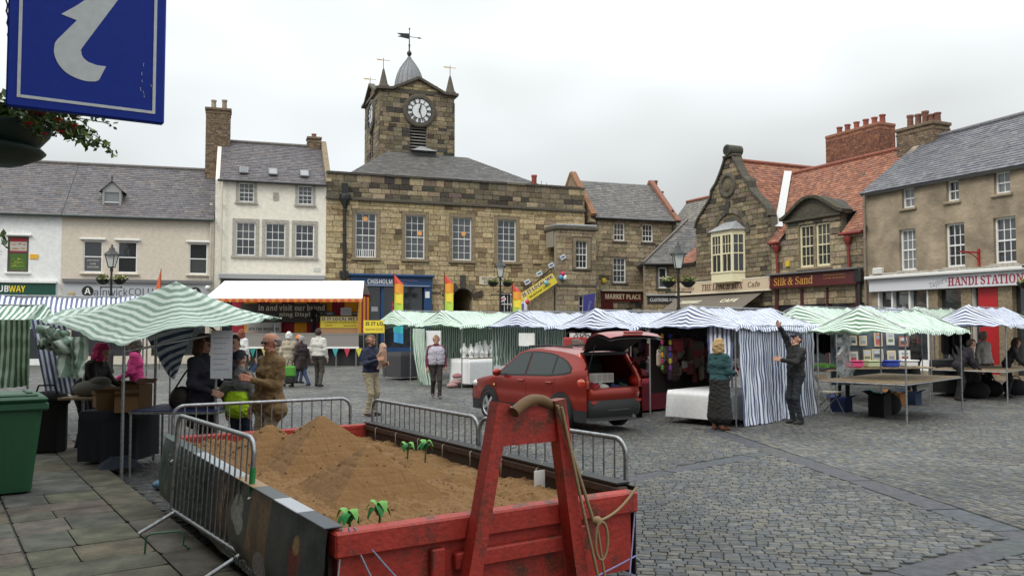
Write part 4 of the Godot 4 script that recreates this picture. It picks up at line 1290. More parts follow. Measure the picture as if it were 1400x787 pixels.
func gable_shop() -> void:
	var t := thing("shaped_gable_house", "dark stone house with a curved gable, bay window and cream cafe sign", "building", frame(9.089, -45.1, 0.4095, 0.9123))
	var b := bag()
	var hole := [3.2, 4.05, 5.5, 7.1]
	solid_wall(b, 1.5, 0, 7.2, 10.25, [hole], -0.4, -0.03, gable_outline)
	b.ab(V(1.5, 0, -6), V(1.85, 7.0, -0.4)); b.ab(V(3.2, 4.05, -0.5), V(5.5, 7.1, -0.41))
	put(b, "wall", M.darkmortar, t)
	masonry(t, 1.5, 2.8, 7.2, 10.22, [[3.3, 4.0, 5.4, 6.6]], 0.0, 0.225, Vector2(0.34, 0.72), func(_x, y): return tan_stone() * 0.72 if y < 6.3 and rng.randf() < 0.6 else sooty() * 0.85, 300, gable_outline)
	# coping that follows the curve of the gable
	for s in [0, 1]:
		var y := 7.0
		var last := V(gable_outline(y)[s], y, -0.1)
		while y < 10.1:
			y += 0.3
			var nx := V(gable_outline(y)[s], y, -0.1)
			b = bag(vary(Color(0.10, 0.09, 0.07), 0.2)); b.bar(last, nx + (nx - last) * 0.05, 0.5, 0.1, Vector3.RIGHT if absf(nx.x - last.x) < 0.05 else Vector3.UP); put(b, "coping_stone", M.stone, t)
			last = nx
	b = bag(Color(0.085, 0.085, 0.06)); b.bbox(V(4.35, 10.3, -0.1), V(0.85, 0.13, 0.55), 0.03)
	b.tube(PV([V(4.35, 10.6, -0.6), V(4.35, 10.6, 0.24)]), 0.27, 18); put(b, "scroll_finial", M.stone, t)
	b = bag(Color(0.03, 0.03, 0.028)); b.x = Transform3D(Basis(Vector3.RIGHT, PI / 2), V(4.35, 10.6, 0.24)); b.lathe(P2([0, 0.01, 0.19, 0.01, 0.19, 0]), Vector3.ZERO, 18); put(b, "scroll_eye", M.stone, t)
	var md := group_node("medallion", t, Transform3D(Basis(Vector3.RIGHT, PI / 2), V(4.2, 8.85, 0.02)))
	b = bag(Color(0.11, 0.10, 0.075)); b.lathe(P2([0.42, 0.05, 0.46, 0.12, 0.6, 0.12, 0.64, 0.0]), Vector3.ZERO, 26); put(b, "ring", M.stone, md)
	b = bag(Color(0.16, 0.135, 0.09)); b.lathe(P2([0, 0.05, 0.43, 0.05, 0.43, 0]), Vector3.ZERO, 20); b.ball(V(0, 0.05, 0.02), V(0.22, 0.1, 0.3), 12, 8); put(b, "carved_shield", M.stone, md)
	b = bag(Color(0.06, 0.055, 0.045)); b.bbox(V(4.2, 7.75, 0.05), V(0.3, 0.65, 0.16), 0.03); put(b, "keystone", M.stone, t)
	for k in 9:
		var a := PI * (k + 0.5) / 9.0
		put_mesh(unit_block(), "voussoir", tinted("stone", vary(Color(0.11, 0.095, 0.07), 0.25)), t, Transform3D(Basis(Vector3.BACK, a - PI / 2) * Basis().scaled(V(0.42, 0.24, 0.16)), V(4.35 + cos(a) * 1.3, 6.35 + sin(a) * 1.2, 0.03)))
	b = bag(Color(0.08, 0.075, 0.06)); b.ball(V(4.35, 6.4, -0.02), V(1.15, 1.0, 0.1), 20, 12); put(b, "tympanum", M.stone, t)
	# canted bay
	var g := group_node("bay_window", t)
	var pts := [Vector2(3.3, 0.02), Vector2(3.55, 0.62), Vector2(5.15, 0.62), Vector2(5.4, 0.02)]
	for k in 3:
		var p0: Vector2 = pts[k]
		var p1: Vector2 = pts[k + 1]
		var d := p1 - p0
		var u := V(d.x, 0, d.y).normalized()
		var fr := Transform3D(Basis(u, Vector3.UP, u.cross(Vector3.UP)), V(p0.x, 0, p0.y))
		var face := group_node("bay_side", g, fr)
		var L := d.length()
		b = bag(); b.ab(V(0, 4.02, -0.06), V(L, 4.5, 0)); b.ab(V(0, 6.3, -0.06), V(L, 6.55, 0)); b.ab(V(0, 4.5, -0.06), V(0.09, 6.3, 0)); b.ab(V(L - 0.09, 4.5, -0.06), V(L, 6.3, 0))
		var nb := 2 if k == 1 else 1
		if nb == 2: b.ab(V(L / 2 - 0.08, 4.5, -0.06), V(L / 2 + 0.08, 6.3, 0))
		b.ab(V(0.0, 4.46, 0.0), V(L, 4.54, 0.04))
		put(b, "frame", M.creampaint, face)
		for j in nb:
			var x0 := 0.09 if j == 0 else L / 2 + 0.08
			var x1 := (L / 2 - 0.08 if nb == 2 else L - 0.09) if j == 0 else L - 0.09
			b = bag(); b.q(V(x0, 4.5, -0.05), V(x1, 4.5, -0.05), V(x1, 6.3, -0.05), V(x0, 6.3, -0.05)); put(b, "pane", M.glass, face)
			b = bag(); b.ab(V(x0, 5.37, -0.045), V(x1, 5.43, -0.01))
			var c := 3 if nb == 2 else 2
			for i in range(1, c): b.ab(V(lerpf(x0, x1, float(i) / c) - 0.015, 5.43, -0.045), V(lerpf(x0, x1, float(i) / c) + 0.015, 6.3, -0.015))
			b.ab(V((x0 + x1) / 2 - 0.015, 4.5, -0.045), V((x0 + x1) / 2 + 0.015, 5.37, -0.015))
			b.ab(V(x0, 5.85, -0.044), V(x1, 5.88, -0.016))
			put(b, "glazing_bars", M.creampaint, face)
	b = bag()
	b.x = Transform3D(Basis(), V(0, 0, 0))
	b.q(V(3.2, 6.55, 0.0), V(3.45, 6.55, 0.75), V(3.9, 7.05, 0.0), V(3.9, 7.05, 0.0)); b.q(V(3.45, 6.55, 0.75), V(5.25, 6.55, 0.75), V(4.8, 7.05, 0.02), V(3.9, 7.05, 0.02)); b.q(V(5.25, 6.55, 0.75), V(5.5, 6.55, 0), V(4.8, 7.05, 0), V(4.8, 7.05, 0.02))
	b.q(V(3.2, 6.55, 0), V(5.5, 6.55, 0), V(5.25, 6.55, 0.75), V(3.45, 6.55, 0.75))
	put(b, "lead_roof", M.lead, g)
	b = bag(); b.q(V(3.3, 4.02, 0.02), V(3.55, 4.02, 0.62), V(5.15, 4.02, 0.62), V(5.4, 4.02, 0.02)); b.q(V(3.55, 4.02, 0.6), V(5.15, 4.02, 0.6), V(5.0, 3.95, 0.3), V(3.7, 3.95, 0.3)); put(b, "bay_foot", M.creampaint, g)
	# clay tiled roof running back from the gable
	var ridge_y := 10.1
	slates(t, V(7.35, 6.3, -0.3), V(7.35, 6.3, -7), V(4.35, ridge_y, -7), V(4.35, ridge_y, -0.3), 0.2, 0.16, CLAY, "tile", 0.2, "clay_tiles")
	slates(t, V(1.35, 6.3, -7), V(1.35, 6.3, -0.3), V(4.35, ridge_y, -0.3), V(4.35, ridge_y, -7), 0.2, 0.16, CLAY, "tile", 0.2, "clay_tiles")
	b = bag(Color(0.32, 0.11, 0.07)); b.tube(PV([V(4.35, ridge_y + 0.03, -0.3), V(4.35, ridge_y + 0.03, -7)]), 0.11, 8); put(b, "ridge_tiles", M.tile, t)
	# the wing behind, slated with a clay ridge
	slates(t, V(-7.5, 6.4, -3.0), V(1.6, 6.4, -3.0), V(1.6, 9.95, -6.0), V(-7.5, 9.95, -6.0), 0.28, 0.2, [Color(0.2, 0.185, 0.16), Color(0.16, 0.15, 0.14), Color(0.24, 0.22, 0.18)])
	slates(t, V(0.6, 6.4, -2.99), V(2.4, 6.4, -2.99), V(2.4, 9.9, -5.94), V(1.9, 9.9, -5.94), 0.2, 0.16, CLAY, "tile", 0.2, "clay_tiles")
	b = bag(Color(0.32, 0.12, 0.08)); b.tube(PV([V(-7.5, 10.0, -6.0), V(2, 10.0, -6.0)]), 0.11, 8); put(b, "wing_ridge", M.tile, t)
	b = bag(); b.ab(V(-7.5, 0, -6), V(1.5, 6.35, -3.3)); put(b, "wing_wall", M.stonetrim, t)
	# cafe sign, awning and the wall left of the gable
	b = bag(Color(0.2, 0.16, 0.1)); b.ab(V(0.0, 0, -1.5), V(1.49, 5.2, -0.05)); put(b, "side_wall", M.stone, t)
	slates(t, V(0.0, 5.2, 0.15), V(1.49, 5.2, 0.15), V(1.49, 6.6, -1.6), V(0, 6.6, -1.6), 0.2, 0.16, CLAY, "tile", 0.2, "clay_tiles")
	var s := group_node("cafe_sign", t)
	b = bag(); b.box(V(3.73, 3.83, 0.2), V(7.4, 0.56, 0.08), Basis(Vector3.RIGHT, -0.12)); put(b, "sign_board", flat(Color(0.52, 0.42, 0.29)), s)
	b = bag(); b.bbox(V(3.73, 3.53, 0.25), V(7.44, 0.06, 0.1), 0.01); b.bbox(V(3.73, 4.13, 0.17), V(7.44, 0.06, 0.1), 0.01); b.bbox(V(7.45, 3.83, 0.21), V(0.05, 0.56, 0.1), 0.01); put(b, "sign_frame", flat(Color(0.68, 0.62, 0.5)), s)
	var tilt := Basis(Vector3.RIGHT, -0.12)
	var brn := flat(Color(0.10, 0.02, 0.012))
	letters(s, "THE LUNCH BOX", Transform3D(tilt, V(3.85, 3.83, 0.245)), 3.2, 0.32, brn, "serif")
	letters(s, "Takeaway", Transform3D(tilt, V(0.95, 3.81, 0.245)), 1.35, 0.26, brn, "serif", false)
	letters(s, "Cafe", Transform3D(tilt, V(6.25, 3.84, 0.245)), 0.85, 0.26, brn, "serif", false)
	b = bag(Color(0.2, 0.17, 0.14))
	b.q(V(0.2, 2.7, 1.35), V(6.7, 2.7, 1.35), V(6.7, 3.45, 0.12), V(0.2, 3.45, 0.12)); b.q(V(0.2, 2.48, 1.352), V(6.7, 2.48, 1.352), V(6.7, 2.7, 1.352), V(0.2, 2.7, 1.352)); put(b, "awning", M.cloth, s)
	var slope := Basis(Vector3.RIGHT, -(PI / 2 - atan2(0.75, 1.23)))
	letters(s, "TAKEAWAY", Transform3D(slope, V(1.9, 3.1, 0.72)), 1.7, 0.3, flat(Color(0.7, 0.66, 0.5)), "sans", true, true)
	letters(s, "CAFE", Transform3D(slope, V(5.0, 3.1, 0.72)), 1.2, 0.3, flat(Color(0.7, 0.66, 0.5)), "sans", true, true)
	b = bag(); b.q(V(1.6, 0.3, -0.02), V(7.1, 0.3, -0.02), V(7.1, 2.75, -0.02), V(1.6, 2.75, -0.02)); put(b, "shop_window", M.glass, t)

func silk_shop() -> void:
	var t := thing("red_roof_shop_house", "stone house with red clay roof, curved stone dormer and maroon sign", "building", frame(9.089, -45.1, 0.4095, 0.9123) * Transform3D(Basis(), V(7.2, 0, 0)))
	var b := bag()
	var dh := [1.78, 4.42, 3.62, 6.32]
	solid_wall(b, 0.02, 0, 5.5, 5.75, [dh], -0.4, -0.03); solid_wall(b, 0.98, 5.75, 4.2, 6.62, [dh], -0.4, -0.03)
	put(b, "wall", M.darkmortar, t)
	masonry(t, 0.02, 2.8, 5.5, 5.72, [dh], 0.0, 0.26, Vector2(0.35, 0.75), tan_stone, 220)
	masonry(t, 0.98, 5.74, 4.2, 6.6, [dh], 0.005, 0.26, Vector2(0.35, 0.75), sooty, 60)
	# curved dormer head
	var pl := PackedVector2Array()
	for k in 15:
		var f := k / 14.0
		pl.append(Vector2(0.75 + f * 3.7, 6.62 + 0.82 * pow(sin(PI * f), 1.5)))
	b = bag(Color(0.10, 0.088, 0.065))
	for k in 14:
		var p0 := pl[k]; var p1 := pl[k + 1]
		b.prism(PackedVector2Array([Vector2(p0.x, 6.58), Vector2(p1.x, 6.58), p1, p0]), -0.35, 0.0)
	put(b, "dormer_pediment", M.stone, t)
	b = bag(Color(0.075, 0.07, 0.045))
	for k in 14: b.bar(V(pl[k].x, pl[k].y + 0.06, -0.1), V(pl[k + 1].x, pl[k + 1].y + 0.06, -0.1) + V(pl[k + 1].x - pl[k].x, pl[k + 1].y - pl[k].y, 0) * 0.06, 0.62, 0.13)
	b.bbox(V(2.6, 6.55, 0.05), V(3.4, 0.1, 0.2), 0.02)
	put(b, "pediment_moulding", M.stone, t)
	b = bag(Color(0.24, 0.24, 0.24))
	for k in 14: b.q(V(pl[k].x, pl[k].y + 0.05, -0.4), V(pl[k + 1].x, pl[k + 1].y + 0.05, -0.4), V(pl[k + 1].x, pl[k + 1].y + 0.05, -1.9), V(pl[k].x, pl[k].y + 0.05, -1.9))
	b.q(V(4.2, 5.8, -0.35), V(4.2, 5.8, -1.4), V(4.2, 6.7, -1.4), V(4.2, 6.7, -0.35)); b.q(V(0.98, 5.8, -1.4), V(0.98, 5.8, -0.35), V(0.98, 6.7, -0.35), V(0.98, 6.7, -1.4))
	put(b, "dormer_cheeks", M.lead, t)
	for k in 2:
		sash(t, 1.8 + k * 0.97, 4.44, 0.83, 1.86, 3, 4, "creampaint", -0.1, 0.07, 0.5)
	b = bag(); b.ab(V(2.63, 4.44, -0.2), V(2.77, 6.3, 0.0)); b.bbox(V(2.7, 4.36, 0.03), V(2.1, 0.12, 0.18), 0.02); b.ab(V(1.72, 4.42, -0.15), V(1.8, 6.32, 0.02)); b.ab(V(3.6, 4.42, -0.15), V(3.68, 6.32, 0.02)); put(b, "mullion", M.stonetrim, t)
	for q in [[0.0, 0.72], [4.42, 5.6]]:
		slates(t, V(q[0], 5.72, 0.18), V(q[1], 5.72, 0.18), V(q[1], 6.7, -0.72), V(q[0], 6.7, -0.72), 0.2, 0.16, CLAY, "tile", 0.2, "clay_tiles")
	slates(t, V(-0.1, 6.7, -0.72), V(5.6, 6.7, -0.72), V(5.6, 9.5, -3.2), V(-2.2, 9.5, -3.2), 0.2, 0.16, CLAY, "tile", 0.2, "clay_tiles")
	slates(t, V(5.6, 5.72, -6.6), V(-1.9, 5.72, -6.6), V(-1.9, 9.5, -3.22), V(5.6, 9.5, -3.22), 0.4, 0.4, CLAY, "tile", 0.2, "clay_tiles")
	b = bag(Color(0.3, 0.1, 0.065)); b.tube(PV([V(-1.9, 9.53, -3.2), V(5.6, 9.53, -3.2)]), 0.11, 8); put(b, "ridge_tiles", M.tile, t)
	b = bag(); b.bar(V(0.10, 6.48, -0.35), V(-2.15, 9.66, -3.05), 0.36, 0.05, V(0.6, 0.6, 0.5)); put(b, "lead_valley", flat(Color(0.55, 0.56, 0.56)), t)
	var redp := flat(Color(0.20, 0.025, 0.02))
	gutter(t, 0.05, 0.8, 5.66, 0.24, redp); gutter(t, 4.3, 5.5, 5.66, 0.24, redp)
	for x in [0.55, 4.75]:
		downpipe(t, [V(x, 5.62, 0.2), V(x, 4.1, 0.14)], 0.06, redp)
		b = bag(); b.lathe(P2([0.07, -0.2, 0.16, 0.0, 0.16, 0.14]), V(x, 5.4, 0.2), 8); put(b, "hopper", redp, t)
	var s := group_node("shop_sign", t)
	b = bag(); b.box(V(2.75, 3.86, 0.25), V(5.1, 0.58, 0.12), Basis(Vector3.RIGHT, -0.1)); put(b, "sign_board", flat(Color(0.075, 0.006, 0.008), 0.4), s)
	b = bag(); b.bbox(V(2.75, 4.2, 0.24), V(5.3, 0.09, 0.4), 0.02); put(b, "sign_cap", flat(Color(0.12, 0.12, 0.125)), s)
	letters(s, "Silk & Sand", Transform3D(Basis(Vector3.RIGHT, -0.1), V(1.7, 3.87, 0.315)), 2.4, 0.36, flat(Color(0.52, 0.27, 0.05)), "serif", false, true)
	for k in 3: letters(s, ["Silk flowers & plants", "cards and gifts", "for every occasion"][k], Transform3D(Basis(Vector3.RIGHT, -0.1), V(4.1, 4.0 - k * 0.13, 0.315)), 1.2, 0.085, flat(Color(0.36, 0.19, 0.05)), "serif", false, false, 0.006)
	b = bag(); b.q(V(0.3, 0.3, -0.02), V(5.2, 0.3, -0.02), V(5.2, 3.45, -0.02), V(0.3, 3.45, -0.02)); put(b, "shop_window", M.glass, s)
	b = bag(); b.ab(V(1.9, 0.3, 0), V(2.05, 3.5, 0.1)); b.ab(V(3.4, 0.3, 0), V(3.5, 3.5, 0.1)); b.ab(V(0.3, 0.3, 0), V(0.5, 3.5, 0.1)); b.ab(V(5.0, 0.3, 0), V(5.2, 3.5, 0.1)); put(b, "shop_posts", flat(Color(0.06, 0.01, 0.01)), s)
	b = bag(); b.bbox(V(5.3, 3.9, 0.2), V(0.35, 0.6, 0.3), 0.05); b.tube(PV([V(5.3, 3.7, 0.2), V(5.3, 0.2, 0.2)]), 0.09, 8); put(b, "corner_pipe", M.iron, t)
	b = bag(); b.ab(V(1.0, 4.55, 0.02), V(1.25, 4.8, 0.1)); put(b, "alarm_box", flat(Color(0.6, 0.42, 0.03)), t)
	chimney(t, -0.15, 3.05, 7.5, 10.95, -4.6, -3.6, brick_red, [[0.25, 0.4], [0.75, 0.42], [1.3, 0.42], [1.85, 0.42], [2.35, 0.4], [2.8, 0.42]], Color(0.32, 0.09, 0.06), 0.085, Vector2(0.16, 0.26), 0.03)

func stationer() -> void:
	var t := thing("brown_render_house", "brown rendered three storey house with slate roof over a white stationery shop", "building", frame(14.296, -33.5, 0.4095, 0.9123))
	var wn := [[1.6, 3.98, 2.34, 5.56], [3.6, 3.98, 4.38, 5.56], [5.48, 3.98, 6.28, 5.56], [1.76, 6.36, 2.33, 7.12], [3.7, 6.36, 4.2, 7.12], [5.55, 6.36, 6.13, 7.12], [7.4, 3.98, 8.2, 5.56], [7.4, 6.36, 7.95, 7.12]]
	var holes := []
	for w in wn: holes.append(w)
	holes.append([0.5, 0.2, 8.6, 3.2])
	var b := bag()
	solid_wall(b, 0.0, 0, 9, 7.2, holes, -0.4, 0.0); b.ab(V(0, 0, -6), V(0.3, 7.2, -0.4)); b.ab(V(8.7, 0, -6), V(9, 7.2, -0.4))
	put(b, "wall", M.render_brown, t)
	b = bag(); b.x = Transform3D(Basis(Vector3.UP, PI / 2), V(0, 0, 0)); b.prism(P2([0, 7.2, 6.4, 7.2, 3.2, 9.7]), 0, 0.3); put(b, "gable_wall", M.render_brown, t)
	for k in wn.size():
		var w: Array = wn[k]
		sash(t, w[0], w[1], w[2] - w[0], w[3] - w[1], 3 if k < 3 or k == 6 else 2, 4 if k < 3 or k == 6 else 2, "white", -0.16, 0.06, 0.5, "paleglass" if k in [0, 3, 5] else "glass")
		b = bag(); b.bbox(V((w[0] + w[2]) / 2, w[1] - 0.05, 0.01), V(w[2] - w[0] + 0.2, 0.1, 0.16), 0.02); put(b, "sill", M.surround if k < 3 else M.render_brown, t)
	slates(t, V(-0.05, 7.18, 0.25), V(9, 7.18, 0.25), V(9, 9.82, -3.2), V(-0.05, 9.62, -3.2), 0.27, 0.19, [Color(0.155, 0.155, 0.175), Color(0.18, 0.178, 0.195), Color(0.135, 0.135, 0.155)])
	slates(t, V(9, 7.18, -6.6), V(-0.05, 7.18, -6.6), V(-0.05, 9.62, -3.22), V(9, 9.82, -3.22), 0.5, 0.4, SLATE)
	b = bag(Color(0.17, 0.165, 0.18)); b.tube(PV([V(-0.05, 9.65, -3.2), V(9, 9.85, -3.2)]), 0.1, 8); put(b, "ridge_tiles", M.slate, t)
	chimney(t, -0.85, 0.95, 8.4, 10.15, -3.8, -2.8, brick_brown, [[-0.55, 0.6], [-0.15, 0.55], [0.2, 0.6], [0.5, 0.4], [0.78, 0.4]], Color(0.2, 0.09, 0.06), 0.1, Vector2(0.2, 0.3))
	b = bag(); b.ab(V(0.3, 3.22, 0.02), V(8.7, 3.68, 0.22)); put(b, "fascia", flat(Color(0.60, 0.60, 0.64)), t)
	b = bag(); b.bbox(V(4.5, 3.76, 0.18), V(8.6, 0.13, 0.44), 0.03); put(b, "cornice", flat(Color(0.66, 0.65, 0.64)), t)
	b = bag()
	for k in 40: b.bbox(V(0.4 + k * 0.21, 3.85 + rng.randf_range(-0.01, 0.03), 0.1), V(0.24, rng.randf_range(0.04, 0.12), rng.randf_range(0.2, 0.34)), 0.02, Basis(Vector3.UP, rng.randf_range(-0.1, 0.1)))
	put(b, "weathered_ledge", M.surround, t)
	letters(t, "HANDI STATIONERY", Transform3D(Basis(), V(5.6, 3.45, 0.225)), 3.5, 0.3, flat(Color(0.32, 0.02, 0.05)), "serif")
	letters(t, "Taylor's", Transform3D(Basis(Vector3.BACK, 0.25), V(3.45, 3.42, 0.225)), 0.75, 0.24, flat(Color(0.25, 0.24, 0.26)), "serif", false, true, 0.006)
	b = bag(); b.q(V(0.5, 0.2, -0.2), V(8.6, 0.2, -0.2), V(8.6, 3.2, -0.2), V(0.5, 3.2, -0.2)); put(b, "shop_window", M.glass, t)
	b = bag(); for x in [0.5, 1.15, 1.95, 2.75, 4.55]: b.ab(V(x, 0.2, -0.2), V(x + 0.08, 3.2, -0.02))
	b.ab(V(0.5, 0.2, -0.2), V(4.6, 0.6, -0.05)); put(b, "shop_mullions", M.white, t)
	b = bag(); b.ab(V(2.85, 0.2, -0.2), V(3.25, 3.2, 0.02)); b.ab(V(4.2, 0.2, -0.2), V(4.62, 3.2, 0.02)); b.ab(V(5.6, 0.2, -0.2), V(6.1, 3.2, 0.02)); put(b, "stone_piers", M.stonetrim, t)
	b = bag(); b.ab(V(4.82, 0.1, -0.15), V(5.54, 3.2, -0.05)); put(b, "red_shutter", flat(Color(0.42, 0.012, 0.015), 0.5), t)
	b = bag(); b.bbox(V(0.75, 4.02, 0.2), V(0.45, 0.26, 0.2), 0.04); put(b, "floodlight_box", flat(Color(0.6, 0.6, 0.56)), t)
	# red iron bracket for a hanging sign
	b = bag(); b.bar(V(4.95, 4.42, 0.05), V(4.95, 4.42, 1.0), 0.05, 0.05); b.bar(V(4.95, 3.95, 0.05), V(4.95, 4.55, 0.05), 0.08, 0.06)
	var cv := PackedVector3Array()
	for k in 9: cv.append(V(4.95, 4.0 + 0.4 * sin(k / 8.0 * PI / 2), 0.05 + 0.7 * (1 - cos(k / 8.0 * PI / 2))))
	b.tube(cv, 0.02, 6); put(b, "iron_bracket", flat(Color(0.36, 0.02, 0.02)), t)
	downpipe(t, [V(0.12, 7.1, 0.2), V(0.12, 0.2, 0.2)], 0.05, flat(Color(0.2, 0.16, 0.12)))

# ================================================================== market stalls
var fold := FastNoiseLite.new()

func stall_materials() -> void:
	fold.noise_type = FastNoiseLite.TYPE_SIMPLEX_SMOOTH
	fold.frequency = 1.0
	fold.fractal_octaves = 3
	var wh := Color(0.72, 0.78, 0.74)
	for q in [["green", Color(0.70, 0.78, 0.73), Color(0.095, 0.21, 0.115), Color(0.27, 0.42, 0.3)], ["blue", Color(0.70, 0.74, 0.82), Color(0.072, 0.092, 0.185), Color(0.28, 0.32, 0.44)], ["oldgreen", Color(0.53, 0.61, 0.545), Color(0.165, 0.255, 0.185), Color(0.3, 0.4, 0.32)], ["darkgreen", Color(0.30, 0.38, 0.28), Color(0.035, 0.10, 0.045), Color(0.1, 0.18, 0.1)]]:  # pavement stall sheet: dirt and the hall's shade are mixed into its colours
		var m := StandardMaterial3D.new()
		m.albedo_texture = stripes(q[1], q[2], q[3], 3, 0.5)
		m.roughness = 0.55
		m.cull_mode = BaseMaterial3D.CULL_DISABLED
		m.backlight_enabled = true
		m.backlight = Color(0.22, 0.24, 0.23)
		m.vertex_color_use_as_albedo = true
		m.normal_enabled = true
		m.normal_texture = T.n_soft
		m.normal_scale = 0.25
		M["sheet_" + q[0]] = m
	mat("awning_white", Color(0.8, 0.8, 0.8), 0.6, "soft", 1.0, "", 0, {"two": true, "back": Color(0.2, 0.2, 0.2)})
	mat("tablecloth", Color(0.72, 0.73, 0.74), 0.9, "soft", 0.8, "n_soft", 0.2, {"two": true})
	mat("thin", Color(1, 1, 1), 0.7, "", 1, "", 0, {"two": true})
	mat("polythene", Color(0.75, 0.8, 0.82), 0.2, "", 1, "n_soft", 0.5, {"two": true})
	M.polythene.transparency = BaseMaterial3D.TRANSPARENCY_ALPHA
	M.polythene.albedo_color.a = 0.35

func pole(parent: Node3D, a: Vector3, b: Vector3, r := 0.017, called := "pole", m: Material = null) -> void:
	var g := bag()
	g.tube(PV([a, b]), r, 7)
	put(g, called, m if m else M.steel, parent)

# a pitched sheet over a frame: the ends of the sheet hang past the frame and droop
func canopy(parent: Node3D, L: float, W: float, hr: float, he: float, key: String, droop0 := 0.5, droop1 := 0.45, seed_ := 1.0, hang := 0.07, per := 0.085) -> void:
	var nx := int((L + droop0 + droop1) / 0.05)
	var prof := []
	var half := Vector2(W / 2 + 0.12, hr - he)
	for i in 13:
		var f := i / 12.0
		prof.append(Vector2(half.x * (1 - f), he - 0.03 + half.y * (f + 0.10 * sin(PI * f) * -1.0)))
	for i in 12:
		var f := (i + 1) / 12.0
		prof.append(Vector2(-half.x * f, he - 0.03 + half.y * (1 - f - 0.10 * sin(PI * f))))
	prof.push_front(Vector2(half.x + 0.02, he - 0.03 - hang))
	prof.append(Vector2(-half.x - 0.02, he - 0.03 - hang))
	var rows := []
	for i in prof.size():
		var line := PackedVector3Array()
		var p: Vector2 = prof[i]
		for j in nx + 1:
			var s := -droop0 + (L + droop0 + droop1) * j / nx
			var x := s
			var dy := 0.0
			# the sheet's ends turn down over the gables and hang to about the height of the eaves
			if s < 0:
				var fr := -s / droop0
				x = -0.05 - 0.16 * fr; dy = -fr * maxf(p.y - he + 0.07 + 0.05 * fold.get_noise_2d(p.x * 2.5, seed_ * 7), 0.05)
			elif s > L:
				var fr := (s - L) / droop1
				x = L + 0.05 + 0.14 * fr; dy = -fr * maxf(p.y - he + 0.06, 0.05)
			var edge := 1.0 if i == 0 or i == prof.size() - 1 else 0.35
			var wr := fold.get_noise_3d(s * 1.6, p.x * 1.2, seed_ * 13.7) * 0.055 + fold.get_noise_3d(s * 3.5, p.x * 1.5, seed_ * 3.1) * 0.016 * edge * 2.0
			var sagx := -0.05 * sin(PI * clampf(s / L, 0, 1)) 
			line.append(V(x + fold.get_noise_2d(p.y * 3, seed_ + 5.0) * 0.03, p.y + dy + wr + sagx, -W / 2 + p.x + wr * 0.6))
		rows.append(line)
	var b := bag()
	b.sheet(rows, (L + droop0 + droop1) / nx / per, 0.2)
	put(b, "canopy", M["sheet_" + key], parent)

# a hanging striped sheet between two points, gathered in folds
func curtain(parent: Node3D, a: Vector3, b: Vector3, y0: float, key: String, seed_: float, flare := 0.1, depth := 0.05, per := 0.115, stretch := 1.25, out := Vector3.ZERO) -> void:
	var L := a.distance_to(b)
	var nx := int(L / 0.03) + 2
	var d := (b - a).normalized()
	var nrm := d.cross(Vector3.UP).normalized()
	var rows := []
	for i in 21:
		var f := i / 20.0
		var line := PackedVector3Array()
		for j in nx + 1:
			var s := float(j) / nx
			var top := a.lerp(b, s)
			var y := lerpf(top.y, y0 + 0.03 * fold.get_noise_2d(s * 9, seed_), f)
			var amp := depth * (0.35 + f)
			var z := fold.get_noise_2d(s * L * 3.2 + seed_ * 9, f * 0.7) * amp * 2.0 + fold.get_noise_2d(s * L * 9.0, f * 1.2 + seed_) * amp * 0.5 + fold.get_noise_2d(s * L * 2, f * 5 + seed_ * 4) * 0.02
			line.append(V(top.x, y, top.z) + nrm * (z + flare * f * f) + out * f)
		rows.append(line)
	var g := bag()
	g.sheet(rows, L * stretch / nx / per, 0.15)
	put(g, "side_curtain", M["sheet_" + key], parent)

func stall_frame(t: Node3D, L: float, W: float, hr: float, he: float) -> void:
	for x in [0.0, L]:
		for z in [0.0, -W]: pole(t, V(x, 0, z), V(x, he, z))
		for z in [0.0, -W]: pole(t, V(x, he, z), V(x, hr - 0.03, -W / 2), 0.015, "rafter")
	for z in [0.0, -W]: pole(t, V(0, he - 0.04, z), V(L, he - 0.04, z), 0.015, "rail")
	pole(t, V(0, hr - 0.05, -W / 2), V(L, hr - 0.05, -W / 2), 0.015, "ridge_pole")

func stall(label: String, px: float, D: float, L: float, W: float, hr: float, he: float, key: String, seed_: float, dx := 0.70, dd := 0.714) -> Node3D:
	var t := thing("market_stall", label, "stall", frame(px, -D, dx, -dd), "market stalls")
	stall_frame(t, L, W, hr, he)
	canopy(t, L, W, hr, he, key, 0.5, 0.45, seed_)
	return t

func board(parent: Node3D, x0: float, x1: float, z0: float, z1: float, y: float, m: Material, called := "table_board") -> void:
	var b := bag(); b.ab(V(x0, y - 0.03, z0), V(x1, y, z1)); put(b, called, m, parent)

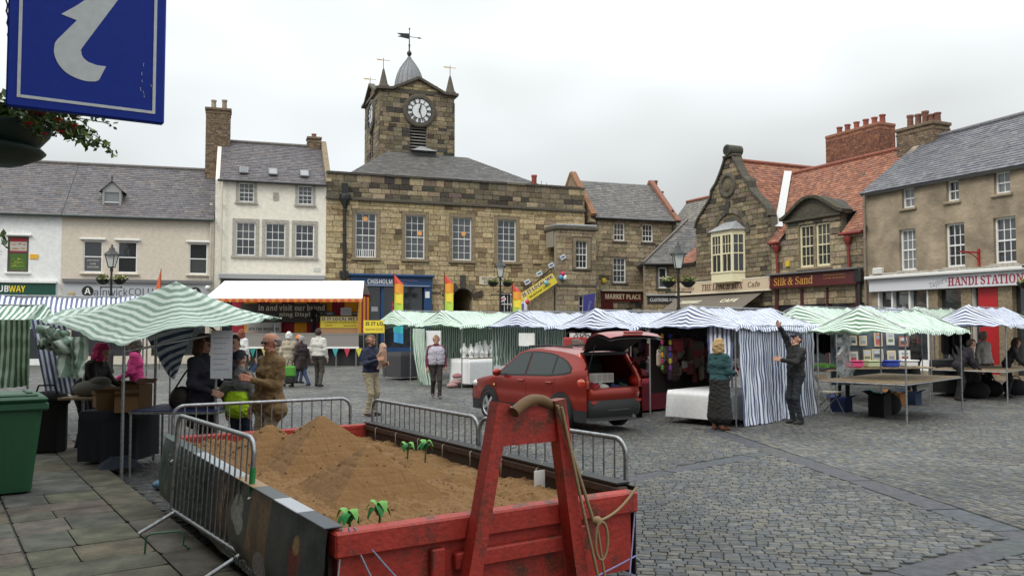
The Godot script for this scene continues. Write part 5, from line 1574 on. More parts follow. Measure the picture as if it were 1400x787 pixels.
# a cloth laid over a table with its front and ends hanging
func table_cloth(t: Node3D, x0: float, x1: float, z0: float, z1: float, y: float, y0: float, m: Material, seed_ := 1.0) -> void:
	var b := bag()
	var ring := PackedVector2Array()
	var n := 14
	for i in n: ring.append(Vector2(lerpf(x0, x1, float(i) / n), z1))
	for i in 8: ring.append(Vector2(x1, lerpf(z1, z0, i / 8.0)))
	for i in n: ring.append(Vector2(lerpf(x1, x0, float(i) / n), z0))
	for i in 9: ring.append(Vector2(x0, lerpf(z0, z1, i / 8.0)))
	var c := Vector2((x0 + x1) / 2, (z0 + z1) / 2)
	var rows := []
	for k in 8:
		var line := PackedVector3Array()
		for i in ring.size():
			var p := ring[i]
			var o := (p - c).normalized()
			if k == 0: line.append(V(c.x, y + 0.004, c.y))
			elif k == 1: line.append(V(p.x, y + 0.004, p.y))
			else:
				var f := (k - 1) / 6.0
				var w := fold.get_noise_2d(i * 0.55 + seed_ * 11, seed_) * 0.07 * f + 0.015
				line.append(V(p.x + o.x * w, lerpf(y, y0, f), p.y + o.y * w))
		rows.append(line)
	rows.reverse()
	b.sheet(rows, 0.1, 0.1)
	put(b, "cloth", m, t)

func right_stalls() -> void:
	stall_materials()
	# row that runs back to the left, each stall end-on
	var s1 := stall("green striped stall with a small yellow banner, beside the stage", -3.45, 28.4, 4.3, 1.9, 2.45, 1.98, "green", 1)
	var s2 := stall("green striped stall with green side curtains and white display busts", -1.5, 25.0, 4.3, 1.9, 2.37, 1.93, "green", 2)
	var s3 := stall("blue striped stall beside the white jewellery table", 0.85, 20.9, 4.3, 1.9, 2.30, 1.9, "blue", 3)
	var s4 := stall("blue striped stall hung with bags and scarves, behind the open car boot", 2.52, 17.7, 4.2, 1.9, 2.26, 1.88, "blue", 4)
	var s5 := stall("blue striped stall closed in front by a long blue striped curtain", 4.12, 15.4, 3.2, 1.9, 2.28, 1.9, "blue", 5)
	curtain(s2, V(-0.28, 1.78, -2.0), V(-0.3, 1.78, -1.4), 0.03, "green", 1.0, -0.3, 0.05, 0.09, 1.6)
	curtain(s2, V(3.3, 1.8, -1.9), V(-0.25, 1.8, -1.9), 0.8, "green", 2.0, 0.0, 0.03)
	var b := bag(); b.ab(V(-0.2, 0.75, -1.45), V(-0.16, 1.72, -0.75)); put(b, "white_panel", M.tablecloth, s2)
	curtain(s3, V(3.3, 1.8, -1.9), V(0.0, 1.8, -1.9), 0.8, "green", 3.0, 0.0, 0.03)
	b = bag(); b.ab(V(-0.1, 1.35, -0.85), V(-0.08, 1.68, -0.3)); put(b, "notice_sheet", M.white, s3)
	b = bag(); b.ab(V(-0.12, 0.9, -1.6), V(-0.08, 1.7, -0.7)); put(b, "white_panel", M.tablecloth, s4)
	curtain(s5, V(0.0, 1.86, 0.06), V(1.5, 1.86, 0.06), 0.02, "blue", 4.0, 0.10, 0.026, 0.10, 1.1)
	curtain(s5, V(1.5, 1.86, 0.05), V(3.15, 1.86, 0.05), 0.03, "blue", 5.5, 0.06, 0.026, 0.10, 1.1)
	curtain(s5, V(-0.02, 1.86, -0.05), V(-0.05, 1.86, -0.55), 0.9, "blue", 6.5, 0.05, 0.05)
	# row nearer the open square
	var e := stall("green striped stall with a bare brown trestle board", 7.40, 15.7, 3.3, 1.7, 2.25, 1.82, "green", 6)
	var f := stall("blue striped stall with a bare brown trestle board", 11.9, 20.1, 3.3, 1.7, 2.4, 1.92, "blue", 7)
	var h := stall("pale green striped stall behind the folding chair", 7.7, 19.8, 4.3, 1.9, 2.40, 1.95, "green", 8)
	var i := stall("blue striped stall hung with dark clothes", 11.0, 24.0, 3.4, 1.9, 2.5, 2.0, "blue", 9)
	for q in [e, f]:
		board(q, 0.02, 3.28, -1.68, -0.02, 0.78, M.ply)
		for z in [0.0, -1.7]: pole(q, V(0, 0.745, z), V(3.3, 0.745, z), 0.015, "rail")
		for x in [0.0, 3.3]: pole(q, V(x, 0.745, 0), V(x, 0.745, -1.7), 0.015, "rail")
	stall_goods(s1, s2, s3, s4, s5, e, f, h, i)
	# roofs of stalls farther along to the right
	stall("pale green striped stall roof beyond the blue one at the shops", 13.4, 25.6, 3.4, 1.9, 2.5, 2.0, "green", 10)

func left_stall() -> void:
	var t := thing("market_stall", "green striped stall with its sheet bundled up at one corner, on the pavement", "stall", Transform3D(), "market stalls")
	for q in [[-4.6, 9.9, 1.62], [-6.2, 12.1, 1.9], [-5.97, 14.6, 1.9], [-3.72, 10.5, 1.8], [-3.6, 12.6, 1.88], [-4.95, 11.6, 1.95]]:
		pole(t, V(q[0], 0, -q[1]), V(q[0], q[2], -q[1]), 0.019)
	pole(t, V(-4.34, 2.22, -10.75), V(-4.6, 1.55, -9.92), 0.014, "rafter")
	pole(t, V(-4.34, 2.22, -10.75), V(-3.72, 1.78, -10.5), 0.014, "rafter")
	pole(t, V(-4.34, 2.2, -10.75), V(-6.2, 1.8, -12.1), 0.014, "rafter")
	pole(t, V(-4.6, 1.55, -9.9), V(-3.72, 1.75, -10.5), 0.014, "rail")
	var apex := V(-4.34, 2.43, -10.75)
	var loop := [V(-6.63, 2.12, -12.5), V(-6.35, 1.97, -11.4), V(-6.05, 1.93, -10.75), V(-5.38, 1.78, -10.3), V(-4.62, 1.63, -9.82), V(-4.25, 1.74, -9.8), V(-3.95, 1.84, -9.9), V(-3.58, 1.85, -10.2), V(-3.18, 1.93, -10.6), V(-3.3, 1.96, -11.6), V(-3.6, 1.95, -12.7), V(-5.2, 1.97, -13.3), V(-6.63, 2.12, -12.5)]
	var crv := Curve3D.new()
	for i in loop.size():
		var tn: Vector3 = (loop[(i + 1) % (loop.size())] - loop[(i - 1 + loop.size()) % loop.size()]) * 0.14
		if i == 8 or i == 0 or i == loop.size() - 1: tn = Vector3.ZERO
		crv.add_point(loop[i], -tn, tn)
	var rows := []
	var N := 150
	var R := 34
	for r in R + 1:
		var f := float(r) / R
		var line := PackedVector3Array()
		for k in N + 1:
			var e := crv.sample_baked(crv.get_baked_length() * k / N)
			var p := apex.lerp(e, f)
			var an := TAU * k / N
			p.y -= 0.13 * sin(PI * f) * (0.7 + 0.3 * sin(an * 3))
			p.y += fold.get_noise_3d(p.x * 1.6, p.z * 1.6, 4) * 0.05 * f + fold.get_noise_2d(k * 0.35, f * 1.5) * 0.02 * f
			line.append(p)
		rows.append(line)
	rows.reverse()
	var b := bag()
	b.sheet(rows, 0.06, 1.75 / R / 0.15)
	# stripes run round the sheet: swap the texture axes
	for i in b.t.size(): b.t[i] = Vector2(b.t[i].y, b.t[i].x)
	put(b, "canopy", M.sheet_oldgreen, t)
	# the bundle at the corner and its tail
	b = bag()
	for k in 7:
		var o := V(-5.98 + k * 0.075, 1.84 - k * 0.012, -10.72 + k * 0.06)
		var ring := PackedVector3Array()
		for j in 9: ring.append(o + V(rng.randf_range(-0.09, 0.09), -j * 0.035 + rng.randf_range(-0.02, 0.02), rng.randf_range(-0.08, 0.08)))
		b.tube(ring, [0.03, 0.06, 0.075, 0.085, 0.08, 0.085, 0.07, 0.05, 0.02], 8)
	for i in b.t.size(): b.t[i] = Vector2(b.v[i].x * 5.0 + b.v[i].y * 4.0, b.v[i].y)
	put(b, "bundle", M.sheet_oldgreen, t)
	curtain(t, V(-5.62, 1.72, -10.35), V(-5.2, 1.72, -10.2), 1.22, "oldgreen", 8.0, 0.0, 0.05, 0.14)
	# blue striped rag hanging from the rail
	b = bag()
	rows = []
	for i in 13:
		var f := i / 12.0
		var line := PackedVector3Array()
		for j in 13:
			var s := j / 12.0
			var x := lerpf(lerpf(-5.35, -5.0, s * 0.0), 0, 0) + s * 0.78 * (1 - f * 0.9) + f * 0.42
			line.append(V(x, 1.86 - f * 0.72 - 0.05 * s, -12.0 + fold.get_noise_2d(s * 4, f * 3) * 0.05))
		rows.append(line)
	b.sheet(rows, 0.35, 0.4)
	for i in b.t.size(): b.t[i] = Vector2(b.t[i].y * 1.3 + b.t[i].x * 0.5, 0.3)
	put(b, "hanging_sheet", M.sheet_blue, t)
	# tin plate table with a blue cloth, and papers on it
	board(t, -4.72, -3.62, -11.3, -10.3, 0.80, M.steel)
	board(t, -5.55, -4.85, -11.5, -10.75, 0.755, M.ply, "goods_board")
	table_cloth(t, -5.55, -4.85, -11.5, -10.75, 0.757, 0.12, flat(Color(0.012, 0.014, 0.022), 0.9), 21)  # added near-black sheet, stands in for the shade under the goods board
	b = bag(); b.ab(V(-4.70, 0.802, -11.25), V(-3.66, 0.812, -10.33)); put(b, "blue_cover", flat(Color(0.02, 0.035, 0.14), 0.5), t)
	for q in [[-4.7, 10.33], [-3.64, 10.33], [-3.64, 11.27], [-4.7, 11.27]]: pole(t, V(q[0], 0, -q[1]), V(q[0], 0.78, -q[1]), 0.015, "table_leg")
	# neighbouring stalls behind it
	var l2 := thing("market_stall", "blue striped stall behind the green one on the pavement", "stall", frame(-9.9, -14.4, 0.90, -0.436), "market stalls")
	stall_frame(l2, 3.3, 1.9, 2.48, 1.95); canopy(l2, 3.3, 1.9, 2.48, 1.95, "blue", 0.4, 0.4, 11)
	var l3 := thing("market_stall", "green striped stall with dark green side curtain at the pavement edge", "stall", frame(-9.2, -12.2, 0.96, -0.28), "market stalls")
	stall_frame(l3, 1.9, 1.6, 2.24, 1.95); canopy(l3, 1.9, 1.6, 2.24, 1.95, "green", 0.4, 0.4, 12)
	curtain(l3, V(1.2, 1.95, 0.25), V(1.98, 1.95, 0.25), 0.95, "darkgreen", 13, 0.02, 0.05, 0.09)
	curtain(l3, V(2.0, 1.95, 0.3), V(2.45, 1.95, 0.22), 0.82, "blue", 14, 0.0, 0.06, 0.10, 1.5, V(0.22, 0, 0))

func goods_box(parent, label: String, called: String, category: String, tr: Transform3D, size: Vector3, cl: Color, group := "") -> Node3D:
	var t := thing(called, label, category, tr, group)
	var b := bag(cl)
	var w := 0.008
	b.ab(V(-size.x / 2, 0, -size.z / 2), V(size.x / 2, w, size.z / 2))
	b.ab(V(-size.x / 2, w, size.z / 2 - w), V(size.x / 2, size.y, size.z / 2)); b.ab(V(-size.x / 2, w, -size.z / 2), V(size.x / 2, size.y, -size.z / 2 + w))
	b.ab(V(-size.x / 2, w, -size.z / 2 + w), V(-size.x / 2 + w, size.y, size.z / 2 - w)); b.ab(V(size.x / 2 - w, w, -size.z / 2 + w), V(size.x / 2, size.y, size.z / 2 - w))
	put(b, "carton", M.cloth, t)
	for s in [-1.0, 1.0]:
		b = bag(vary(cl, 0.1)); b.box(V(0, size.y + 0.03, s * (size.z / 2 + 0.06)), V(size.x, 0.006, size.z * 0.42), Basis(Vector3.RIGHT, s * -0.5)); put(b, "flap", M.cloth, t)
	return t

func world_of(t: Node3D, p: Vector3) -> Vector3:
	return t.transform * p

func stall_goods(s1: Node3D, s2: Node3D, s3: Node3D, s4: Node3D, s5: Node3D, e: Node3D, f: Node3D, h: Node3D, i: Node3D) -> void:
	var b: Bag
	# --- white jewellery table across the fronts of the second and third stalls
	table_cloth(s2, 0.25, 3.35, -0.8, 0.1, 0.86, 0.12, M.tablecloth, 2)
	b = bag(); b.ab(V(0.25, 0.868, 0.04), V(3.35, 0.9, 0.1)); put(b, "wooden_edge", M.wood, s2)
	var bust := bag(Color(0.78, 0.78, 0.76))
	bust.lathe(P2([0.07, 0, 0.075, 0.015, 0.03, 0.03, 0.085, 0.10, 0.10, 0.16, 0.06, 0.22, 0.032, 0.25, 0.03, 0.31, 0, 0.315]), Vector3.ZERO, 10)
	for k in bust.v.size(): bust.v[k].z *= 0.55
	var bm := bust.mesh()
	for k in 26:
		var p := V(0.4 + (k % 13) * 0.225 + rng.randf() * 0.05, 0.9, -0.05 - 0.3 * int(k / 13.0) + rng.randf_range(-0.06, 0.06))
		var sc := rng.randf_range(0.75, 1.15) * (1.0 if k < 13 else 1.5)
		var n := thing("display_bust", "small white necklace bust on the white clothed jewellery table", "display bust", s2.transform * Transform3D(Basis(Vector3.UP, rng.randf_range(-0.4, 0.4)).scaled(V(sc, sc, sc)), p), "white busts on the jewellery table")
		put_mesh(bm, "bust", M.plain, n)
		if k % 2 == 0:
			b = bag(Color(0.05, 0.05, 0.05)); var ring := PackedVector3Array()
			for j in 11: ring.append(V(cos(PI * j / 10.0) * 0.06, 0.19 - sin(PI * j / 10.0) * 0.07, 0.05))
			b.tube(ring, 0.005, 5); put(b, "necklace", M.gloss, n)
	table_cloth(s3, 0.2, 3.2, -0.8, 0.1, 0.86, 0.15, M.tablecloth, 3)
	var pink := thing("clothes_heap", "heap of pink and white clothes on the ground in the green stall", "clothes", s2.transform * Transform3D(Basis(), V(0.15, 0, -0.35)))
	for k in 4:
		b = bag(pick([Color(0.5, 0.3, 0.3), Color(0.6, 0.55, 0.5), Color(0.45, 0.2, 0.22), Color(0.3, 0.25, 0.25)]))
		b.ball(V(rng.randf_range(-0.15, 0.15), 0.07 + k * 0.09, rng.randf_range(-0.12, 0.12)), V(0.2, 0.09, 0.16), 10, 6); put(b, "garment", M.cloth, pink)
	# --- hung with bags: every bag a thing of its own
	var dusky := [Color(0.20, 0.045, 0.055), Color(0.09, 0.05, 0.045), Color(0.32, 0.08, 0.075), Color(0.2, 0.16, 0.14), Color(0.42, 0.33, 0.26), Color(0.13, 0.07, 0.13), Color(0.45, 0.05, 0.07), Color(0.55, 0.5, 0.45)]
	var bright := [Color(0.55, 0.28, 0.02), Color(0.06, 0.05, 0.35), Color(0.4, 0.03, 0.12), Color(0.5, 0.45, 0.05), Color(0.10, 0.2, 0.05), Color(0.2, 0.05, 0.3)]
	var bagm := []
	for v in 3:
		var g := bag()
		var w := 0.11 + v * 0.025
		var hh := 0.16 + v * 0.03
		g.bbox(V(0, -hh / 2 - 0.1, 0), V(w * 2, hh, 0.07), 0.03)
		bagm.append([g.mesh()])
		var st := bag()
		var loop := PackedVector3Array()
		for j in 9: loop.append(V(cos(PI * j / 8.0) * w * 0.7, -0.11 + sin(PI * j / 8.0) * 0.11, 0))
		st.tube(loop, 0.008, 5)
		bagm[v].append(st.mesh())
	for q in [[s4, 0.1, -1.88, 3.2, -1.88], [s5, 0.1, -1.96, 3.1, -1.96]]:
		b = bag(Color(0.035, 0.02, 0.022)); b.ab(V(q[1], 0.5, q[2] - 0.02), V(q[3], 1.85, q[4])); put(b, "back_cloth", M.cloth, q[0])
	var lots := [[s4, -0.25, -1.7, 0.0, -0.1, 40, "hanging at the open end of the blue stall behind the car", "bags hung behind the car"], [s4, 0.1, -1.8, 3.2, -1.8, 50, "hanging on the dark back cloth of the stall behind the car", "bags on the stall's back cloth"], [s5, 0.1, -1.85, 3.0, -1.85, 60, "hanging on the back cloth of the curtained stall", "purses hung in the curtained stall"]]
	var names := ["maroon", "dark brown", "dull red", "taupe", "sand coloured", "plum", "crimson", "pale grey"]
	for q in lots:
		var st: Node3D = q[0]
		for k in q[5]:
			var fx: float = rng.randf()
			var p := V(lerpf(q[1], q[3], fx), 1.76 - rng.randf_range(0, 0.72), lerpf(q[2], q[4], fx) + rng.randf_range(0.0, 0.12))
			var v := rng.randi() % 3
			var ci := rng.randi() % 8
			var t := thing("hanging_bag", "%s fabric bag %s" % [names[ci], q[6]], "bag", st.transform * Transform3D(Basis(Vector3.UP, rng.randf_range(-0.5, 0.5) + (PI / 2 if q[1] < 0 else 0.0)).scaled(Vector3.ONE * rng.randf_range(1.0, 1.6)), p), q[7])
			put_mesh(bagm[v][0], "pouch", tinted("cloth", dusky[ci]), t)
			put_mesh(bagm[v][1], "strap", tinted("cloth", Color(0.05, 0.03, 0.03)), t)
	# the bright string of little purses at the open end of the curtained stall
	for k in 12:
		var t := thing("bright_purse", "%s little purse strung on the stall post" % ["orange", "blue", "magenta", "yellow", "green", "violet"][k % 6], "purse", s5.transform * Transform3D(Basis(Vector3.UP, 0.8), V(0.02 + (k % 2) * 0.13, 1.66 - (k / 2) * 0.125, -1.62 + (k % 2) * 0.1)), "purses on the post string")
		b = bag(bright[k % 6]); b.bbox(V(0, 0, 0), V(0.12, 0.11, 0.05), 0.02); put(b, "purse", M.cloth, t)
		b = bag(bright[(k + 2) % 6]); b.ab(V(-0.055, 0.01, 0.026), V(0.055, 0.03, 0.03)); put(b, "zip_band", M.cloth, t)
	table_cloth(s4, -0.3, 2.6, -0.95, 0.05, 0.72, 0.05, flat(Color(0.22, 0.018, 0.035), 0.9), 4)
	for k in 16:
		var ci := rng.randi() % 8
		var t := thing("soft_purse", "small %s purse piled on the red clothed table" % names[ci], "purse", s4.transform * Transform3D(Basis(Vector3.UP, rng.randf() * 3), V(-0.2 + (k % 8) * 0.16, 0.73, -0.1 - int(k / 8.0) * 0.3)), "purses on the red table")
		b = bag(dusky[ci]); b.bbox(V(0, 0.09, 0), V(0.2, 0.18, 0.12), 0.05); put(b, "pouch", M.cloth, t)
		b = bag(Color(0.25, 0.2, 0.16)); b.ab(V(-0.09, 0.1, 0.056), V(0.09, 0.12, 0.064)); put(b, "trim", M.cloth, t)
	table_cloth(s5, -0.55, 0.1, -2.75, -2.2, 0.78, 0.05, flat(Color(0.42, 0.40, 0.30), 0.9), 5)
	var wt := thing("white_table", "low table under a plain white cloth beside the striped curtain", "table", s5.transform * Transform3D(Basis(), V(-0.2, 0, -1.5)))
	table_cloth(wt, 0.0, 1.5, 0.15, 1.35, 0.62, 0.12, M.tablecloth, 6)
	for q in [[0.05, 0.2], [1.45, 0.2], [0.05, 1.3], [1.45, 1.3]]: pole(wt, V(q[0], 0, q[1]), V(q[0], 0.6, q[1]), 0.014, "leg")
	# --- leftmost stall: plaid cloth counter, banner
	table_cloth(s1, -0.1, 1.2, -1.4, -0.4, 0.95, 0.1, flat(Color(0.045, 0.045, 0.05), 0.9), 7)
	var yb := thing("yellow_banner", "small yellow festival banner beside the green stall", "banner", frame(-5.2, -29.2, 1, 0))
	b = bag(Color(0.75, 0.60, 0.05)); b.ab(V(0, 1.62, 0), V(0.74, 2.06, 0.01)); put(b, "banner_sheet", M.thin, yb)
	letters(yb, "IS IT LO", Transform3D(Basis(), V(0.37, 1.95, 0.012)), 0.6, 0.12, flat(Color(0.04, 0.02, 0.01)))
	letters(yb, "festival 2012", Transform3D(Basis(), V(0.37, 1.75, 0.012)), 0.6, 0.07, flat(Color(0.2, 0.05, 0.01)), "sans", false, true, 0.006)
	for x in [0.01, 0.73]: pole(yb, V(x, 0, -0.01), V(x, 2.1, -0.01), 0.014)
	# --- the stall behind the folding chair: pictures, toys, tubs
	board(h, 0.1, 3.3, -1.2, -0.2, 0.8, M.ply)
	var df := frame(7.95, -20.35, 0.98, -0.2)
	for k in 12:
		var w := rng.randf_range(0.2, 0.32)
		var hh := rng.randf_range(0.22, 0.34)
		var subj: int = k % 4
		var t := thing("small_picture", "%s framed print pinned on the display behind the trestle stall" % ["blue grey", "red", "olive", "black"][subj], "picture", df * Transform3D(Basis(Vector3.RIGHT, -0.06), V(0.08 + (k % 6) * 0.34 + rng.randf_range(-0.06, 0.06), 0.98 + int(k / 6.0) * 0.36 + rng.randf_range(-0.05, 0.05), -0.2)), "prints on display")
		b = bag(pick([Color(0.6, 0.5, 0.3), Color(0.55, 0.55, 0.5), Color(0.1, 0.08, 0.06)])); b.ab(V(0, 0, 0), V(w, hh, 0.02)); put(b, "picture_frame", M.satin, t)
		b = bag(vary(pick([Color(0.6, 0.6, 0.58), Color(0.3, 0.36, 0.42), Color(0.5, 0.42, 0.3), Color(0.42, 0.16, 0.14)]), 0.1)); b.ab(V(0.025, 0.025, 0.02), V(w - 0.025, hh - 0.025, 0.024)); put(b, "mount", M.plain, t)
		b = bag(vary([Color(0.2, 0.25, 0.3), Color(0.35, 0.08, 0.08), Color(0.15, 0.2, 0.1), Color(0.08, 0.08, 0.08)][subj], 0.2)); b.ab(V(w * 0.2, hh * 0.22, 0.024), V(w * 0.8, hh * rng.randf_range(0.4, 0.55), 0.026)); put(b, "print", M.plain, t)
		b = bag(vary(Color(0.35, 0.38, 0.4), 0.3)); b.ab(V(w * 0.2, hh * 0.56, 0.024), V(w * 0.8, hh * 0.8, 0.026)); put(b, "print_sky", M.plain, t)
	var dw := thing("display_table", "table with coloured tubs behind the trestle stall", "table", df)
	board(dw, 0, 2.3, -0.3, 0.5, 0.86, M.ply)
	b = bag(Color(0.16, 0.20, 0.26)); b.ab(V(0, 0.4, -0.32), V(2.2, 1.72, -0.3)); put(b, "back_cloth", M.cloth, dw)
	for x in [0.1, 2.2]: pole(dw, V(x, 0, 0.4), V(x, 0.83, 0.4), 0.02, "leg")
	for q in [["pale green plastic tub on the display table", Color(0.45, 0.5, 0.3), 0.75], ["blue plastic tub on the display table", Color(0.02, 0.05, 0.3), 1.25], ["bright pink plastic tub on the display table", Color(0.65, 0.06, 0.2), 0.25], ["white plastic tub on the display table", Color(0.6, 0.6, 0.58), 1.75]]:
		var t := thing("tub", q[0], "tub", df * Transform3D(Basis(), V(q[2], 0.86, 0.25)))
		b = bag(q[1]); b.bbox(V(0, 0.07, 0), V(0.36, 0.14, 0.26), 0.03); put(b, "body", M.satin, t)
		b = bag(vary(q[1], 0.25)); b.bbox(V(0, 0.155, 0), V(0.39, 0.03, 0.29), 0.01); put(b, "rim", M.satin, t)
	# clear polythene sheet hanging off the trestle stall
	b = bag()
	var rows := []
	for a in 17:
		var fy := a / 16.0
		var line := PackedVector3Array()
		for c in 13:
			var s := c / 12.0
			line.append(V(1.3 + s * (0.25 + 0.5 * fy) - 0.35 * fy, 1.72 - fy * 1.05, -1.72 + fold.get_noise_2d(s * 3.5, fy * 3.0 + 4) * 0.22))
		rows.append(line)
	b.sheet(rows, 0.1, 0.1)
	tag(put(b, "polythene_sheet", M.polythene, self, e.transform), "crumpled clear polythene sheet hanging beside the bare trestle board", "sheet")
	# green salad tray, chair, crates
	var gt := thing("seedling_tray", "tray of bright green seedlings on the stall table", "tray", h.transform * Transform3D(Basis(), V(0.35, 0.8, -0.5)))
	b = bag(Color(0.05, 0.05, 0.05)); b.ab(V(-0.3, 0, -0.2), V(0.3, 0.06, 0.2)); put(b, "tray", M.satin, gt)
	b = bag(Color(0.09, 0.28, 0.03))
	for k in 160:
		var p := V(rng.randf_range(-0.28, 0.28), 0.05, rng.randf_range(-0.18, 0.18))
		var d := V(rng.randf_range(-0.05, 0.05), rng.randf_range(0.05, 0.13), rng.randf_range(-0.05, 0.05))
		b.tri(p, p + V(0.035, 0, 0.01), p + d)
	stuff(put(b, "seedlings", M.leaf, gt))
	folding_chair(V(6.78, 0, -17.95), 35)
	for k in 6:
		var cl: Color = [Color(0.03, 0.1, 0.12), Color(0.38, 0.16, 0.05), Color(0.03, 0.05, 0.1), Color(0.02, 0.02, 0.02), Color(0.05, 0.08, 0.25), Color(0.02, 0.02, 0.025)][k]
		goods_box(self, ["teal storage crate under the stall", "orange brown crate under the stall", "dark blue crate under the stall", "black crate beside the folding chair", "blue crate below the folding chair", "black crate under the far stall"][k], "crate", "crate", frame([8.6, 9.0, 9.5, 7.6, 7.2, 12.0][k], -[19.6, 19.6, 19.9, 17.3, 18.3, 22.4][k], 0.7, -0.7), V(0.4, 0.3 if k != 3 else 0.45, 0.32), cl)
	# dark clothes on rails in the far stall and blue stall
	for q in [[i, 0.2, 3.2, -1.5, 18, "garment on the clothes rail of the far stall", "clothes on the far rail"], [f, 0.9, 3.2, -1.7, 10, "garment hanging in the blue stall", "clothes in the blue stall"], [h, 1.9, 3.3, -1.7, 9, "garment hanging in the pale green stall", "clothes in the pale green stall"]]:
		for k in q[4]:
			var gi := rng.randi() % 6
			var cl: Color = [Color(0.02, 0.02, 0.025), Color(0.03, 0.025, 0.03), Color(0.05, 0.02, 0.025), Color(0.015, 0.02, 0.04), Color(0.12, 0.02, 0.03), Color(0.2, 0.2, 0.2)][gi]
			var t := thing("hung_garment", "%s %s" % [["black", "charcoal", "oxblood", "navy", "crimson", "grey"][gi], q[5]], "garment", q[0].transform * Transform3D(Basis(Vector3.UP, rng.randf_range(-0.5, 0.5)), V(lerpf(q[1], q[2], (k + 0.5) / q[4]), 1.72, q[3])), q[6])
			b = bag(cl)
			var rr := []
			for a in 6:
				var line := PackedVector3Array()
				for c in 9:
					var s := c / 8.0 - 0.5
					line.append(V(s * (0.3 + 0.05 * a / 5.0), -a * rng.randf_range(0.11, 0.13), 0.05 * sin(s * 12 + k) ))
				rr.append(line)
			b.sheet(rr); put(b, "cloth", tinted("cloth", cl), t)
			b = bag(); b.tube(PV([V(-0.15, -0.02, 0), V(0, 0.05, 0), V(0.15, -0.02, 0)]), 0.006, 5); put(b, "hanger", M.steel, t)
	# red case and framed pictures at the blue stall
	var rc := thing("display_board", "bright red display board in the blue stall", "display board", f.transform * Transform3D(Basis(Vector3.RIGHT, -0.1), V(0.3, 1.05, -2.2)))
	b = bag(); b.bbox(V(0, 0.25, 0), V(0.75, 0.52, 0.04), 0.01); put(b, "panel", flat(Color(0.5, 0.02, 0.015)), rc)
	b = bag(); b.ab(V(-0.2, 0.42, 0.02), V(0.2, 0.46, 0.03)); put(b, "handle", flat(Color(0.3, 0.01, 0.01)), rc)
	for k in 5:
		var t := thing("framed_picture", "black framed picture leaning on the blue stall's display", "picture", f.transform * Transform3D(Basis(Vector3.UP, 0.1) * Basis(Vector3.RIGHT, -0.35), V(1.35 + k * 0.3, 0.95, -1.55 + (k % 2) * 0.05)), "pictures leaning in the blue stall")
		b = bag(); b.bbox(V(0.15, 0.22, 0), V(0.3, 0.44, 0.03), 0.008); put(b, "picture_frame", M.black, t)
		b = bag(Color(0.3, 0.32, 0.33)); b.ab(V(0.04, 0.05, 0.016), V(0.26, 0.39, 0.02)); put(b, "print", M.gloss, t)
		b = bag(Color(0.1, 0.12, 0.13)); b.ab(V(0.09, 0.12, 0.02), V(0.21, 0.3, 0.023)); put(b, "image", M.gloss, t)
	table_cloth(f, 1.1, 3.2, -2.1, -1.4, 0.95, 0.1, flat(Color(0.015, 0.015, 0.016), 0.9), 9)
	# dark rucksacks and a suitcase dropped by the trestles
	for k in 4:
		var t := thing("dark_bag", ["black holdall under the blue stall's board", "black rucksack beside the folding chair", "dark sack under the blue stall's board", "black bin bag by the far trestle"][k], "bag", Transform3D(Basis(Vector3.UP, k), V([12.0, 8.0, 12.7, 13.6][k], 0, -[21.6, 17.75, 22.2, 22.6][k])))
		b = bag(Color(0.015, 0.015, 0.017)); b.ball(V(0, 0.2, 0), V(0.34, 0.24, 0.24), 12, 8); put(b, "body", M.cloth, t)
		b = bag(Color(0.03, 0.03, 0.03)); b.tube(PV([V(-0.15, 0.38, 0), V(-0.08, 0.5, 0), V(0.08, 0.5, 0), V(0.15, 0.38, 0)]), 0.015, 6); put(b, "handle", M.cloth, t)

func folding_chair(p: Vector3, deg: float) -> void:
	var t := thing("folding_chair", "slatted wooden folding chair beside the striped curtain", "chair", yaw(p, deg))
	for s in [-1.0, 1.0]:
		pole(t, V(s * 0.2, 0, 0.24), V(s * 0.2, 0.82, -0.2), 0.014, "leg"); pole(t, V(s * 0.18, 0, -0.24), V(s * 0.18, 0.45, 0.2), 0.014, "leg")
	for k in 5:
		var b := bag(); b.ab(V(-0.2, 0.44, -0.18 + k * 0.085), V(0.2, 0.46, -0.11 + k * 0.085)); put(b, "seat_slat", flat(Color(0.55, 0.5, 0.4)), t)
	var b := bag(); b.box(V(0, 0.74, -0.17), V(0.4, 0.16, 0.016), Basis(Vector3.RIGHT, -0.45)); put(b, "backrest", M.wood, t)

